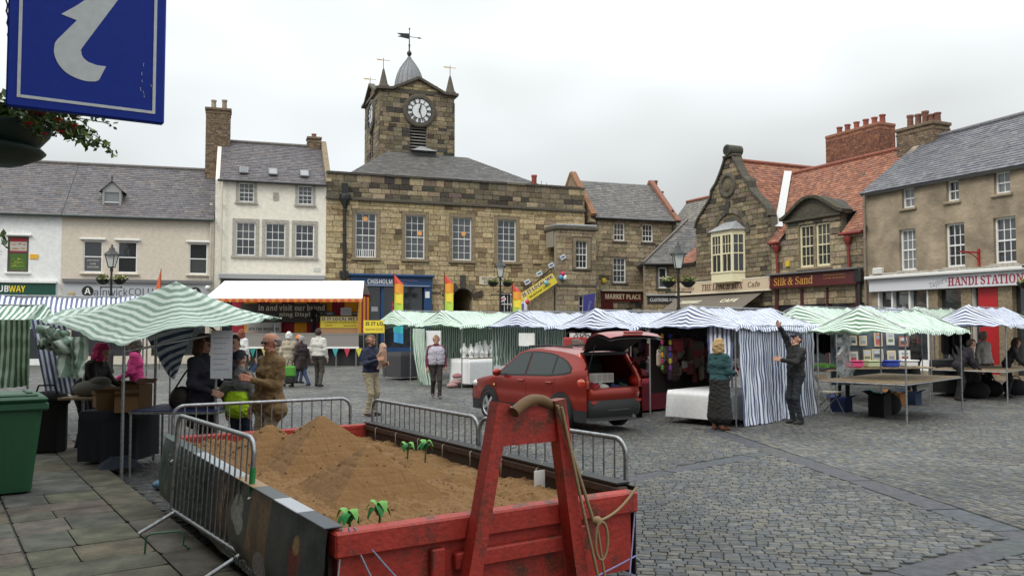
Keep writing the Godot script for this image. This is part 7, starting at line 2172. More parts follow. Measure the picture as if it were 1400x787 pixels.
# printed vinyl banner lashed along the pavement side
func banner_side(t: Node3D, L: float, y1: float) -> void:
	var W := 1024
	var H := 128
	var im := Image.create(W, H, false, Image.FORMAT_RGB8)
	var nz := noise(0.02, 4, 77)
	var nf := noise(0.08, 3, 78)
	var blocks := [[0.0, 0.44, Color(0.012, 0.028, 0.022)], [0.44, 0.50, Color(0.05, 0.05, 0.06)], [0.50, 0.585, Color(0.10, 0.06, 0.045)], [0.585, 0.68, Color(0.05, 0.05, 0.05)], [0.68, 0.78, Color(0.17, 0.10, 0.045)], [0.78, 0.86, Color(0.04, 0.045, 0.045)], [0.86, 1.0, Color(0.03, 0.04, 0.045)]]
	var figs := [[0.53, 0.45, 0.018, 0.3, Color(0.25, 0.14, 0.09)], [0.555, 0.35, 0.012, 0.3, Color(0.02, 0.02, 0.02)], [0.62, 0.35, 0.03, 0.2, Color(0.25, 0.25, 0.22)], [0.64, 0.5, 0.02, 0.12, Color(0.3, 0.3, 0.28)], [0.72, 0.5, 0.02, 0.4, Color(0.10, 0.06, 0.03)], [0.75, 0.8, 0.03, 0.16, Color(0.25, 0.22, 0.22)], [0.90, 0.5, 0.018, 0.3, Color(0.16, 0.02, 0.015)], [0.90, 0.3, 0.01, 0.1, Color(0.3, 0.2, 0.1)], [0.86, 0.88, 0.008, 0.06, Color(0.4, 0.3, 0.03)]]
	for y in H:
		for x in W:
			var fx := float(x) / W
			var fy := float(y) / H
			var c := Color(0.02, 0.02, 0.02)
			for q in blocks:
				if fx >= q[0] and fx < q[1]: c = q[2]
			if fx > 0.44 and fy > 0.72: c = c.lerp(Color(0.03, 0.022, 0.02), 0.75)
			if fx < 0.1: c = c.lerp(Color(0.10, 0.15, 0.13), clampf(nz.get_noise_2d(x * 1.5, y) * 3.0, 0, 0.6))
			for q in figs:
				var d := Vector2((fx - q[0]) / q[2], (fy - q[1]) / q[3])
				if d.length() < 1.0: c = q[4]
			var k := 1.0 + nf.get_noise_2d(x, y) * (0.2 if fx < 0.44 else 0.6)
			im.set_pixel(x, y, Color(c.r * k, c.g * k, c.b * k).linear_to_srgb())
	var m := StandardMaterial3D.new()
	m.albedo_texture = ImageTexture.create_from_image(im)
	m.roughness = 0.38
	m.cull_mode = BaseMaterial3D.CULL_DISABLED
	M.banner_print = m
	var rows := []
	for i in 9:
		var f := i / 8.0
		var line := PackedVector3Array()
		for j in 61:
			var s := j / 60.0
			var bulge := 0.02 * sin(PI * f) + fold.get_noise_2d(s * 12, f * 2) * 0.018
			line.append(V(-0.05 - bulge - 0.05 * f, y1 + 0.012 - f * (y1 - 0.16) + fold.get_noise_2d(s * 9, 3.0) * 0.012 * (1 - f), -L - 0.02 + s * (L + 0.02)))
		rows.append(line)
	var b := bag(); b.sheet(rows, 1.0 / 60, 1.0 / 8)
	var g := put(b, "printed_banner", m, t)
	# pale strip folded over the rim, joined from sheets of different colour
	var tops := [Color(0.06, 0.09, 0.08), Color(0.05, 0.08, 0.075), Color(0.07, 0.10, 0.09), Color(0.34, 0.36, 0.38), Color(0.36, 0.40, 0.43), Color(0.33, 0.35, 0.37), Color(0.30, 0.19, 0.09), Color(0.07, 0.075, 0.08), Color(0.40, 0.42, 0.45), Color(0.06, 0.07, 0.08)]
	for k in tops.size():
		var z0 := -L - 0.02 + (L + 0.02) * k / tops.size()
		var z1 := z0 + (L + 0.02) / tops.size() - 0.004
		b = bag(tops[k]); b.bbox(V(-0.02, y1 + 0.022, (z0 + z1) / 2), V(0.11, 0.009, z1 - z0), 0.003); put(b, "folded_edge", M.satin, t)
	# lettering of the banner: turned to face the pavement
	var face := Transform3D(Basis(V(0, 0, 1), V(0, 1, 0), V(-1, 0, 0)), Vector3.ZERO)
	var ink := flat(Color(0.10, 0.125, 0.11), 0.5)
	letters(t, "Smoking Sand", Transform3D(face.basis, V(-0.105, 0.56, -L + 1.15)), 1.5, 0.16, ink, "serif", false, true, 0.004)
	letters(t, "Sculptures", Transform3D(face.basis, V(-0.12, 0.37, -L + 1.25)), 1.2, 0.13, ink, "serif", false, true, 0.004)
	letters(t, "Children's Theatre", Transform3D(face.basis, V(-0.14, 0.25, -L + 3.1)), 0.9, 0.07, ink, "serif", false, false, 0.004)

func barrier(a: Vector3, b_: Vector3, label: String, feet_side := 1.0, green := false, tilt := 0.0) -> void:
	var d := b_ - a
	var L := d.length()
	var t := thing("crowd_barrier", label, "barrier", frame(a.x, a.z, d.x, d.z) * Transform3D(Basis(Vector3.RIGHT, tilt), V(0, a.y, 0)), "steel crowd barriers")
	var H := 1.0
	var r := 0.12
	var p := PackedVector3Array()
	p.append(V(0, 0.16, 0))
	for k in 7: p.append(V(r - r * cos(PI / 2 * k / 6.0), H - r + r * sin(PI / 2 * k / 6.0), 0))
	for k in 7: p.append(V(L - r + r * sin(PI / 2 * k / 6.0), H - r + r * cos(PI / 2 * k / 6.0), 0))
	p.append(V(L, 0.16, 0))
	var b := bag(); b.tube(p, 0.019, 9); put(b, "frame", M.steel, t)
	b = bag(); b.tube(PV([V(0, 0.18, 0), V(L, 0.18, 0)]), 0.017, 8); put(b, "bottom_rail", M.steel, t)
	var n := int(L / 0.115)
	var rod := bag(); rod.tube(PV([V(0, 0.18, 0), V(0, H - 0.005, 0)]), 0.0075, 6)
	var rm := rod.mesh()
	for k in range(1, n): put_mesh(rm, "bar", M.steel, t, Transform3D(Basis(), V(L * k / n, 0, 0)))
	for x in [0.12, L - 0.12]:
		b = bag(); b.tube(PV([V(x, 0.18, 0), V(x, 0.02, 0.29 * feet_side)]), 0.017, 8); b.tube(PV([V(x, 0.18, 0), V(x, 0.02, -0.26 * feet_side)]), 0.017, 8); put(b, "foot", M.steel, t)
	for x in [-0.03, L + 0.03]:
		b = bag(); b.tube(PV([V(x, 0.55, -0.02), V(x, 0.6, 0.02)]), 0.02, 6); put(b, "coupling", M.steel, t)
	if green:
		b = bag(); b.tube(PV([V(L, 0.5, 0), V(L, 0.8, 0)]), 0.0215, 9); put(b, "green_tape", flat(Color(0.02, 0.22, 0.07), 0.4), t)

func barriers() -> void:
	var g := kp(-2.0, 0.0)
	barrier(V(-2.99, 0.07, -7.38), V(-1.84, 0.07, -5.84), "steel crowd barrier with green tape leaning along the banner side of the sand container", 1.0, true, -0.05)
	barrier(V(-3.62, 0, -8.95), V(-1.92, 0, -9.95), "steel crowd barrier behind the sand container in front of the man in tan", 1.0)
	barrier(V(-1.62, 0, -9.75), V(-0.32, 0, -7.85), "steel crowd barrier along the far side of the sand container, nearer the stage", 1.0)
	barrier(V(-0.30, 0, -7.85), V(0.86, 0, -6.35), "steel crowd barrier along the far side of the sand container, beside its open corner", 1.0)

func wheelie_bin() -> void:
	var t := thing("wheelie_bin", "green plastic wheelie bin with ribbed lid on the pavement", "bin", yaw(V(-5.47, 0.076, -9.0), 35))
	var m := mat("binplastic", Color(0.016, 0.085, 0.034), 0.5, "soft", 0.4, "n_rough", 0.15)
	var H := 0.92
	var b := bag()
	var rows := []
	for i in 8:
		var f := i / 7.0
		var hx := lerpf(0.27, 0.36, f)
		var hz := lerpf(0.26, 0.37, f)
		var line := PackedVector3Array()
		for k in 33:
			var a := TAU * k / 32.0
			var c := cos(a); var s := sin(a)
			var e := 0.28
			line.append(V(signf(c) * pow(absf(c), e) * hx, 0.03 + f * H, -signf(s) * pow(absf(s), e) * hz))
		rows.append(line)
	b.sheet(rows); put(b, "body", m, t)
	b = bag(); b.bbox(V(0, H + 0.01, 0), V(0.79, 0.09, 0.80), 0.02); put(b, "rim", m, t)
	b = bag(); b.bbox(V(0, H + 0.085, 0.02), V(0.77, 0.06, 0.80), 0.025); b.bbox(V(0, H + 0.125, 0.05), V(0.6, 0.035, 0.6), 0.017); put(b, "lid", m, t)
	for s in [-0.22, 0.22]:
		b = bag(); b.bbox(V(s, H + 0.15, 0.05), V(0.06, 0.025, 0.5), 0.012); put(b, "lid_rib", m, t)
	b = bag(); b.tube(PV([V(-0.3, H + 0.02, -0.44), V(0.3, H + 0.02, -0.44)]), 0.016, 8); put(b, "handle", m, t)
	for s in [-0.28, 0.28]:
		b = bag(); b.x = Transform3D(Basis(Vector3.BACK, PI / 2), V(s, 0.1, -0.26)); b.lathe(P2([0, -0.03, 0.1, -0.03, 0.1, 0.03, 0, 0.03]), Vector3.ZERO, 16); put(b, "wheel", M.black, t)

# smooth the runs of an outline that are curves, leave its corners sharp
func rounded(pl: PackedVector2Array, runs: Array) -> PackedVector2Array:
	var out := PackedVector2Array()
	for i in pl.size():
		out.append(pl[i])
		for r in runs:
			if i > r[0] and i < r[1] - 1:
				for k in range(1, 6): out.append(pl[i].cubic_interpolate(pl[(i + 1) % pl.size()], pl[i - 1], pl[(i + 2) % pl.size()], k / 6.0))
	return out

func info_sign() -> void:
	# hanging enamel sign: lower edge 2.95 m up, seen at an angle
	var a := V(-2.03, 0, -3.3)
	var d := V(-1.512, 0, -3.62) - a
	var t := thing("information_sign", "blue enamel hanging sign with a white border and italic letter i", "sign", frame(a.x, a.z, d.x, d.z))
	var W := 0.595
	var H := 0.86
	var y := 2.735
	var b := bag(); b.bbox(V(W / 2, y + H / 2, -0.02), V(W, H, 0.04), 0.006); put(b, "panel", mat("enamel", Color(0.009, 0.034, 0.30), 0.5, "soft", 0.5, "", 0, {"spec": 0.3}), t)
	b = bag()
	var m := 0.038
	var lw := 0.012
	b.ab(V(m, y + m, 0.0005), V(W - m, y + m + lw, 0.0025)); b.ab(V(m, y + H - m - lw, 0.0005), V(W - m, y + H - m, 0.0025)); b.ab(V(m, y + m + lw, 0.0005), V(m + lw, y + H - m - lw, 0.0025)); b.ab(V(W - m - lw, y + m + lw, 0.0005), V(W - m, y + H - m - lw, 0.0025))
	var wp := flat(Color(0.60, 0.63, 0.64), 0.5)
	put(b, "white_border", wp, t)
	# the letter: hooked foot, slanted stem, pointed serif, dot above
	var pl := P2([0.36, 0.215, 0.335, 0.155, 0.30, 0.142, 0.26, 0.145, 0.215, 0.163, 0.185, 0.193, 0.168, 0.23, 0.166, 0.265, 0.178, 0.30, 0.246, 0.392, 0.188, 0.407, 0.245, 0.455, 0.29, 0.50, 0.40, 0.51, 0.275, 0.292, 0.266, 0.262, 0.272, 0.24, 0.295, 0.222, 0.325, 0.215])
	pl = rounded(pl, [[0, 9], [13, 18]])
	for i in pl.size(): pl[i].y += y
	b = bag(); b.prism(pl, 0.0005, 0.0025); put(b, "letter_stem", wp, t)
	b = bag(); b.x = Transform3D(Basis(Vector3.RIGHT, PI / 2), V(0.40, y + 0.63, 0)); b.lathe(P2([0, 0.0025, 0.07, 0.0025, 0.07, 0.0005]), Vector3.ZERO, 24); put(b, "letter_dot", wp, t)
	b = bag(Color(0.6, 0.62, 0.68))
	for q in [[0.50, 0.20], [0.502, 0.17], [0.498, 0.13], [0.51, 0.12], [0.512, 0.105], [0.545, 0.2], [0.54, 0.155], [0.505, 0.24], [0.55, 0.13]]: b.bar(V(q[0], y + q[1], 0.001), V(q[0] + rng.randf_range(-0.004, 0.004), y + q[1] + rng.randf_range(0.006, 0.02), 0.001), 0.003, 0.0016)
	stuff(put(b, "chips", M.plain, t))
	pole(t, V(0.1, y + H, -0.02), V(0.1, y + H + 0.16, -0.02), 0.006, "hanger", M.iron); pole(t, V(W - 0.1, y + H, -0.02), V(W - 0.1, y + H + 0.16, -0.02), 0.006, "hanger", M.iron)
	b = bag(); b.tube(PV([V(-1.2, y + H + 0.17, -0.02), V(W + 0.05, y + H + 0.17, -0.02)]), 0.016, 8); put(b, "bracket", M.iron, t)

func hanging_basket() -> void:
	var o := V(-2.41, 2.655, -3.8)
	var t := thing("hanging_basket", "dark green hanging basket trailing leaves and red flowers, beside the blue sign", "flower basket", Transform3D(Basis(), o))
	var pot := mat("potplastic", Color(0.012, 0.035, 0.025), 0.5, "soft", 0.3)
	var b := bag(); b.lathe(P2([0, -0.055, 0.14, -0.05, 0.215, -0.015, 0.235, 0.005, 0.22, 0.02, 0.18, 0.022]), Vector3.ZERO, 28); put(b, "saucer", pot, t)
	b = bag(); b.lathe(P2([0.17, 0.0, 0.21, 0.04, 0.25, 0.09, 0.26, 0.115, 0.24, 0.115, 0.2, 0.10]), Vector3.ZERO, 28); put(b, "bowl", pot, t)
	for k in 3:
		var a := TAU * k / 3.0 + 0.4
		b = bag()
		var p0 := V(cos(a) * 0.24, 0.11, sin(a) * 0.24)
		for j in 14:
			var q0 := p0.lerp(V(0.05, 0.82, 0), j / 14.0)
			var q1 := p0.lerp(V(0.05, 0.82, 0), (j + 1.2) / 14.0)
			b.tube(PV([q0, (q0 + q1) / 2 + V(0.008, 0, 0), q1]), 0.004, 5)
		stuff(put(b, "chain", M.iron, t))
	b = bag(); b.tube(PV([V(0.05, 0.82, 0), V(0.05, 0.88, 0)]), 0.008, 6); b.tube(PV([V(-0.5, 0.9, 0), V(0.12, 0.9, 0)]), 0.016, 8); put(b, "bracket", M.iron, t)
	var greens := [Color(0.06, 0.13, 0.02), Color(0.12, 0.19, 0.03), Color(0.04, 0.09, 0.02), Color(0.18, 0.22, 0.05)]
	b = bag(); leafy(b, V(0.02, 0.17, 0), V(0.29, 0.09, 0.28), 800, greens, 0.045); stuff(put(b, "foliage", M.leaf, t))
	# trailing stems with leaves
	for k in 44:
		var a := rng.randf_range(-0.9, 0.9)
		var len := rng.randf_range(0.12, 0.30)
		var st := PackedVector3Array()
		var p := V(0.18 + rng.randf() * 0.08, 0.11 + rng.randf() * 0.08, sin(a) * 0.2)
		var d := V(cos(a), rng.randf_range(-0.1, 0.6), sin(a)).normalized()
		b = bag(Color(0.07, 0.1, 0.03))
		for j in 9:
			st.append(p)
			d = (d + V(0, -0.10, 0) + V(rng.randf_range(-0.2, 0.2), rng.randf_range(-0.2, 0.2), rng.randf_range(-0.2, 0.2))).normalized()
			p += d * len / 8.0
		b.tube(st, 0.0025, 5)
		for j in range(2, 9): leafy(b, st[j], V(0.012, 0.012, 0.012), 3, greens, 0.034)
		put(b, "stem", M.leaf, t)
	for k in 12:
		var p := V(rng.randf_range(0.15, 0.5), rng.randf_range(0.04, 0.2), rng.randf_range(0.0, 0.3))
		if k < 4: p = V([0.31, 0.43, 0.44, 0.42][k], [0.12, 0.09, 0.04, 0.14][k], 0.2)
		b = bag(vary(Color(0.45, 0.012, 0.02) if k % 3 else Color(0.40, 0.02, 0.09), 0.2))
		for j in 6:
			var a := TAU * j / 6.0
			var e := V(cos(a) * 0.024, 0.008, sin(a) * 0.024)
			b.q(p, p + e * 0.6 + V(-sin(a), 0, cos(a)) * 0.011, p + e, p + e * 0.6 - V(-sin(a), 0, cos(a)) * 0.011)
		for j in 5: b.q(p + V(0, -0.02, 0), p + V(0.008, 0, 0.008), p + V(0, 0.003, 0), p + V(-0.008, 0, -0.008))
		put(b, "flower", M.leaf, t)
	# a lower trailing tuft
	var lt := thing("trailing_tuft", "tuft of small green leaves trailing below the hanging basket", "plant", Transform3D(Basis(), V(-2.44, 2.24, -3.8)))
	b = bag(); leafy(b, V(0.03, 0.0, 0), V(0.10, 0.05, 0.08), 90, greens, 0.04); stuff(put(b, "foliage", M.leaf, lt))
	b = bag(Color(0.07, 0.08, 0.03)); b.tube(PV([V(-0.05, 0.3, 0), V(-0.02, 0.12, 0.02), V(0.04, 0, 0)]), 0.004, 5); put(b, "stem", M.leaf, lt)

func pavement_things() -> void:
	var b: Bag
	for k in 4:
		goods_box(self, ["open brown carton on the stall table", "brown carton standing at the back of the stall table", "tall brown carton beside the folded papers", "flat brown carton on the pavement stall"][k], "carton", "carton", yaw(V([-5.3, -5.05, -4.95, -5.5][k], [0.76, 0.76, 0.76, 0.76][k], -[11.1, 11.25, 10.75, 11.35][k]), [10, -15, 25, 40][k]), V([0.32, 0.3, 0.28, 0.28][k], [0.22, 0.32, 0.2, 0.15][k], 0.26), Color(0.26, 0.15, 0.07))
	var dp := thing("dark_holdall", "big black holdall on the pavement behind the bin", "bag", yaw(V(-6.6, 0.0, -11.9), 20))
	b = bag(Color(0.012, 0.012, 0.014)); b.bbox(V(0, 0.42, 0), V(0.5, 0.84, 0.36), 0.1); b.ball(V(0.02, 0.8, 0), V(0.28, 0.14, 0.2), 12, 7); put(b, "body", M.cloth, dp)
	b = bag(Color(0.03, 0.03, 0.03)); b.tube(PV([V(-0.15, 0.85, 0.1), V(-0.1, 1.02, 0.1), V(0.1, 1.02, 0.1), V(0.15, 0.85, 0.1)]), 0.015, 6); put(b, "strap", M.cloth, dp)
	var gs := thing("grey_sack", "grey crumpled sack on the stall rail", "sack", Transform3D(Basis(), V(-5.95, 0.86, -11.9)))
	b = bag(Color(0.22, 0.21, 0.18)); b.ball(V(0, 0.1, 0), V(0.3, 0.13, 0.2), 12, 7); put(b, "sack", M.cloth, gs)
	b = bag(Color(0.18, 0.17, 0.15)); b.ball(V(0.1, 0.2, 0.02), V(0.16, 0.08, 0.12), 10, 6); put(b, "fold", M.cloth, gs)
	board(gs, -0.35, 0.35, -0.3, 0.3, 0.0, M.wood, "shelf_board")
	var jc := thing("blue_jacket", "dark blue cloth dropped on the paving by the stall post", "cloth", yaw(V(-4.95, 0.08, -10.6), 30))
	b = bag(Color(0.035, 0.04, 0.065))
	var rows := []
	for i in 15:
		var line := PackedVector3Array()
		for j in 15:
			var x := (j / 14.0 - 0.5) * 0.5
			var z := (i / 14.0 - 0.5) * 0.36
			var e := maxf(absf(x) / 0.25, absf(z) / 0.18)
			line.append(V(x, 0.13 * (1 - e * e) + 0.05 * fold.get_noise_2d(x * 9, z * 9) * (1.2 - e) + 0.004, z))
		rows.append(line)
	rows.reverse()
	b.sheet(rows); put(b, "cloth", M.cloth, jc)
	var bp := thing("blue_plastic", "crumpled pale blue plastic bag on the setts by the container", "plastic bag", Transform3D(Basis(), V(-3.95, 0.02, -9.55)))
	b = bag(Color(0.12, 0.22, 0.32)); b.ball(V(0, 0.04, 0), V(0.14, 0.06, 0.09), 9, 6); put(b, "bag", M.satin, bp)
	b = bag(Color(0.16, 0.26, 0.36)); b.ball(V(0.09, 0.05, 0.02), V(0.06, 0.05, 0.06), 8, 5); put(b, "knot", M.satin, bp)
	var gh := thing("green_hoop", "bent green wire hoop standing on the pavement", "hoop", yaw(V(-2.72, 0.07, -6.65), 25))
	b = bag(); b.tube(PV([V(-0.16, 0, 0), V(-0.15, 0.14, 0), V(-0.11, 0.16, 0), V(0.10, 0.16, 0), V(0.13, 0.12, 0), V(0.12, 0.05, 0), V(0.16, 0.02, 0)]), 0.008, 7); put(b, "wire", flat(Color(0.03, 0.13, 0.06), 0.5), gh)
	b = bag(); b.ball(V(0.16, 0.02, 0), V(0.012, 0.012, 0.012), 6, 4); put(b, "tip", flat(Color(0.03, 0.13, 0.06), 0.5), gh)
	var st := thing("stone_block", "worn pale stone block on the setts beside the container corner", "stone", yaw(V(1.05, -0.03, -5.75), -30))
	b = bag(Color(0.24, 0.21, 0.16)); b.bbox(V(0, 0.05, 0), V(0.6, 0.12, 0.42), 0.03); put(b, "stone", M.slab, st)
	var ps := thing("paper_poster", "white paper notice hung on the stall post in front of the women", "poster", yaw(V(-3.74, 0, -10.42), 12))
	b = bag(); b.ab(V(-0.02, 1.2, 0), V(0.24, 1.8, 0.004)); put(b, "sheet", flat(Color(0.55, 0.57, 0.62)), ps)
	for k in 7:
		b = bag(Color(0.25, 0.26, 0.3)); b.ab(V(0.01, 1.7 - k * 0.065, 0.004), V(0.21 - (k % 3) * 0.03, 1.708 - k * 0.065, 0.006)); put(b, "print_line", M.plain, ps)

# ================================================================== the car
func cw(z: float) -> float:
	var a := absf(z) / 2.16
	return 0.885 * (1.0 - 0.16 * pow(a, 5)) if z > 0 else 0.885 * (1.0 - 0.10 * pow(a, 6))
func cbelt(z: float) -> float:
	if z > 1.0: return lerpf(0.99, 0.80, pow((z - 1.0) / 1.16, 1.3))
	return 0.99 + (1.0 - z) * 0.035 + (0.10 * smoothstep(-1.1, -1.9, z))
func croof(z: float) -> float:
	var k := [[-2.06, 1.30], [-1.9, 1.46], [-1.6, 1.525], [-1.1, 1.575], [-0.4, 1.61], [0.1, 1.585], [0.35, 1.53], [1.06, 1.03]]
	if z <= k[0][0]: return k[0][1]
	for i in k.size() - 1:
		if z <= k[i + 1][0]: return lerpf(k[i][1], k[i + 1][1], (z - k[i][0]) / (k[i + 1][0] - k[i][0]))
	return 1.02
func crail(z: float) -> float:
	return lerpf(cw(z) - 0.03, 0.60, clampf((croof(z) - cbelt(z)) / 0.58, 0, 1))
func cside(z: float, y: float) -> float:
	var w := cw(z)
	var yb := cbelt(z)
	if y <= yb:
		var e := (yb - y)
		return w - 0.035 * exp(-e * 14.0) - 0.05 * pow(clampf((0.62 - y) / 0.4, 0, 1), 2) - 0.012 * exp(-pow((y - 0.72) / 0.1, 2))
	return lerpf(w - 0.035, crail(z), clampf((y - yb) / maxf(croof(z) - 0.05 - yb, 0.02), 0, 1))
func carch(z: float) -> float:
	var r := 0.0
	for zc in [1.28, -1.35]:
		if absf(z - zc) < 0.40: r = maxf(r, 0.33 + sqrt(0.16 - (z - zc) * (z - zc)))
	return r

func car() -> void:
	var f := Vector2(-0.60, 0.80)
	var t := thing("red_hatchback", "metallic red hatchback with its tailgate open and boot full of boxes", "car", Transform3D(Basis(V(-f.y, 0, -f.x), Vector3.UP, V(f.x, 0, -f.y))* Basis().scaled(V(0.83, 0.90, 0.83)), V(0.76, 0.02, -16.05)))
	var paint := mat("carpaint", Color(0.26, 0.017, 0.007), 0.34, "", 1, "", 0, {"coat": 0.5, "metal": 0.5})
	var trim := mat("cartrim", Color(0.018, 0.018, 0.019), 0.65, "grain", 0.2)
	var glassm := mat("carglass", Color(0.016, 0.024, 0.023), 0.05, "", 1, "", 0, {"spec": 0.45})
	var chrome := mat("alloy", Color(0.55, 0.55, 0.56), 0.3, "", 1, "", 0, {"metal": 0.8})
	var N := 100
	var b: Bag
	for s in [1.0, -1.0]:
		var rows := []
		for i in 15:
			var line := PackedVector3Array()
			for j in N + 1:
				var z := -2.10 + 4.22 * j / N
				var lo := maxf(0.42, carch(z))
				var hi := cbelt(z)
				var y := lerpf(minf(lo, hi - 0.02), hi, i / 14.0)
				line.append(V(s * cside(z, y), y, z))
			rows.append(line)
		if s > 0: rows.reverse()
		b = bag(); b.sheet(rows); put(b, "body_side", paint, t)
		rows = []
		for i in 5:
			var line := PackedVector3Array()
			for j in N + 1:
				var z := -2.10 + 4.22 * j / N
				var a := carch(z)
				var lo := 0.2 if a == 0.0 else a - 0.06
				var hi := maxf(0.43, a + 0.03)
				if a == 0.0: lo = 0.21
				var y := lerpf(lo, hi, i / 4.0)
				line.append(V(s * (cside(z, maxf(y, 0.42)) + 0.012), y, z))
			rows.append(line)
		if s > 0: rows.reverse()
		b = bag(); b.sheet(rows); put(b, "sill_cladding", trim, t)
		# side above the belt
		rows = []
		for i in 7:
			var line := PackedVector3Array()
			for j in 71:
				var z := -2.02 + 3.08 * j / 70.0
				var y := lerpf(cbelt(z) - 0.005, maxf(croof(z) - 0.04, cbelt(z)), i / 6.0)
				line.append(V(s * cside(z, y), y, z))
			rows.append(line)
		if s > 0: rows.reverse()
		b = bag(); b.sheet(rows); put(b, "pillars", paint, t)
		# glass: front door, rear door, rear quarter, each in black rubber; [z, lower edge, upper edge]
		var wins := [[[0.86, 1.02, 1.05], [0.6, 1.03, 1.24], [0.34, 1.035, 1.43], [0.15, 1.04, 1.475], [-0.08, 1.05, 1.49]], [[-0.16, 1.05, 1.492], [-0.45, 1.06, 1.49], [-0.75, 1.07, 1.472], [-1.02, 1.08, 1.43]], [[-1.08, 1.085, 1.42], [-1.25, 1.10, 1.385], [-1.45, 1.12, 1.31], [-1.62, 1.16, 1.20]]]
		var rub := bag()
		for w in wins:
			for pass_ in 2:
				var mg := 0.03 if pass_ == 0 else 0.0
				var off := 0.006 if pass_ == 0 else 0.011
				var wr := []
				for i in 6:
					var line := PackedVector3Array()
					for j in 17:
						var ff: float = j / 16.0 * (w.size() - 1)
						var k0 := mini(int(ff), w.size() - 2)
						var l: float = ff - k0
						var z: float = lerpf(w[k0][0], w[k0 + 1][0], l)
						if pass_ == 0: z += mg * (1.0 - 2.0 * j / 16.0)
						var y := lerpf(lerpf(w[k0][1], w[k0 + 1][1], l) - mg, lerpf(w[k0][2], w[k0 + 1][2], l) + mg, i / 5.0)
						line.append(V(s * (cside(z, y) + off), y, z))
					wr.append(line)
				if s < 0: wr.reverse()
				var g: Bag = rub if pass_ == 0 else bag()
				g.sheet(wr)
				if pass_ == 1: put(g, "side_window", glassm, t)
		stuff(put(rub, "window_rubber", trim, t))
		# door seams, handles, mirror, lamps
		var sm := bag(Color(0.02, 0.004, 0.004))
		for z in [0.98, -0.14, -1.16]:
			var pts := PackedVector3Array()
			for k in 9:
				var y := lerpf(0.45, cbelt(z), k / 8.0)
				var zz: float = z + (0.0 if z != -1.16 else 0.25 * pow(1 - k / 8.0, 2))
				pts.append(V(s * (cside(zz, y) + 0.0005), y, zz))
			sm.tube(pts, 0.004, 4)
		stuff(put(sm, "door_seams", M.plain, t))
		for z in [0.02, -0.98]:
			b = bag(); b.bbox(V(s * (cside(z, 0.93) + 0.02), 0.92, z), V(0.03, 0.04, 0.2), 0.012); put(b, "door_handle", paint, t)
		b = bag(); b.ball(V(s * 1.0, 1.06, 0.78), V(0.12, 0.08, 0.07), 12, 8); put(b, "door_mirror", paint, t)
		b = bag(Color(0.45, 0.02, 0.012)); b.ball(V(s * 0.752, 0.95, -1.93), V(0.11, 0.13, 0.17), 14, 9); put(b, "tail_light", mat("lens", Color(1, 1, 1), 0.1, "", 1, "", 0, {"coat": 1.0}), t)
		b = bag(Color(0.5, 0.16, 0.02)); b.ball(V(s * 0.758, 0.98, -1.93), V(0.108, 0.035, 0.172), 10, 7); put(b, "indicator_lens", M.lens, t)
		b = bag(Color(0.5, 0.35, 0.1)); b.ball(V(s * 0.885, 0.78, 1.05), V(0.012, 0.025, 0.04), 8, 5); put(b, "side_repeater", M.lens, t)
		b = bag(Color(0.5, 0.5, 0.5)); b.ball(V(s * 0.66, 0.76, 1.98), V(0.18, 0.10, 0.16), 12, 7); put(b, "headlight", M.lens, t)
		b = bag(); b.tube(PV([V(s * 0.58, 1.62, -1.4), V(s * 0.58, 1.65, -0.6), V(s * 0.57, 1.62, 0.1)]), 0.017, 8); put(b, "roof_rail", trim, t)
		b = bag(Color(0.35, 0.02, 0.01)); b.ab(V(s * 0.62 - 0.1, 0.56, -2.16), V(s * 0.62 + 0.1, 0.61, -2.145)); put(b, "rear_reflector", M.lens, t)
	# roof, screens, bonnet
	var strip := func(z0: float, z1: float, n: int, up: float, called: String, m: Material) -> void:
		var rows := []
		for i in n + 1:
			var z := lerpf(z0, z1, float(i) / n)
			var line := PackedVector3Array()
			var w: float = crail(z) if z < 1.06 else cw(z) - 0.035
			var y: float = croof(z) - 0.04 if z < 1.06 else cbelt(z)
			for k in 13:
				var sx := -1.0 + k / 6.0
				line.append(V(sx * w, y + up * (1 - pow(absf(sx), 2.6)), z))
			rows.append(line)
		var g := bag(); g.sheet(rows); put(g, called, m, t)
	strip.call(-1.75, 0.37, 24, 0.05, "roof", paint)
	strip.call(0.37, 1.06, 10, 0.045, "windscreen", glassm)
	strip.call(1.065, 2.12, 14, 0.06, "bonnet", paint)
	# front end
	b = bag(); var rows := []
	for i in 7:
		var line := PackedVector3Array()
		for k in 13:
			var sx := -1.0 + k / 6.0
			line.append(V(sx * 0.74, lerpf(0.22, 0.81, i / 6.0), 2.13 + 0.10 * (1 - pow(absf(sx), 3)) + 0.03 * sin(PI * i / 6.0)))
		rows.append(line)
	rows.reverse()
	b.sheet(rows); put(b, "front_bumper", paint, t)
	# rear end: bumper, black valance, frame of the boot opening
	for q in [[0.30, 0.62, trim, "rear_valance", 0.045], [0.62, 0.84, paint, "rear_bumper", 0.03]]:
		rows = []
		for i in 6:
			var line := PackedVector3Array()
			for k in 21:
				var sx := -1.0 + k / 10.0
				line.append(V(sx * (cw(-2.05) + 0.01), lerpf(q[0], q[1], i / 5.0), -2.08 - q[4] * sin(PI * i / 5.0) - 0.09 * (1 - pow(absf(sx), 4)) + 0.2 * pow(absf(sx), 12)))
			rows.append(line)
		b = bag(); b.sheet(rows); put(b, q[3], q[2], t)
	b = bag(); b.ab(V(-0.66, 0.835, -2.17), V(0.66, 0.85, -1.9)); put(b, "bumper_step", paint, t)
	b = bag(); b.ab(V(-0.3, 0.42, -2.215), V(0.3, 0.44, -2.2)); put(b, "valance_strip", flat(Color(0.06, 0.06, 0.06)), t)
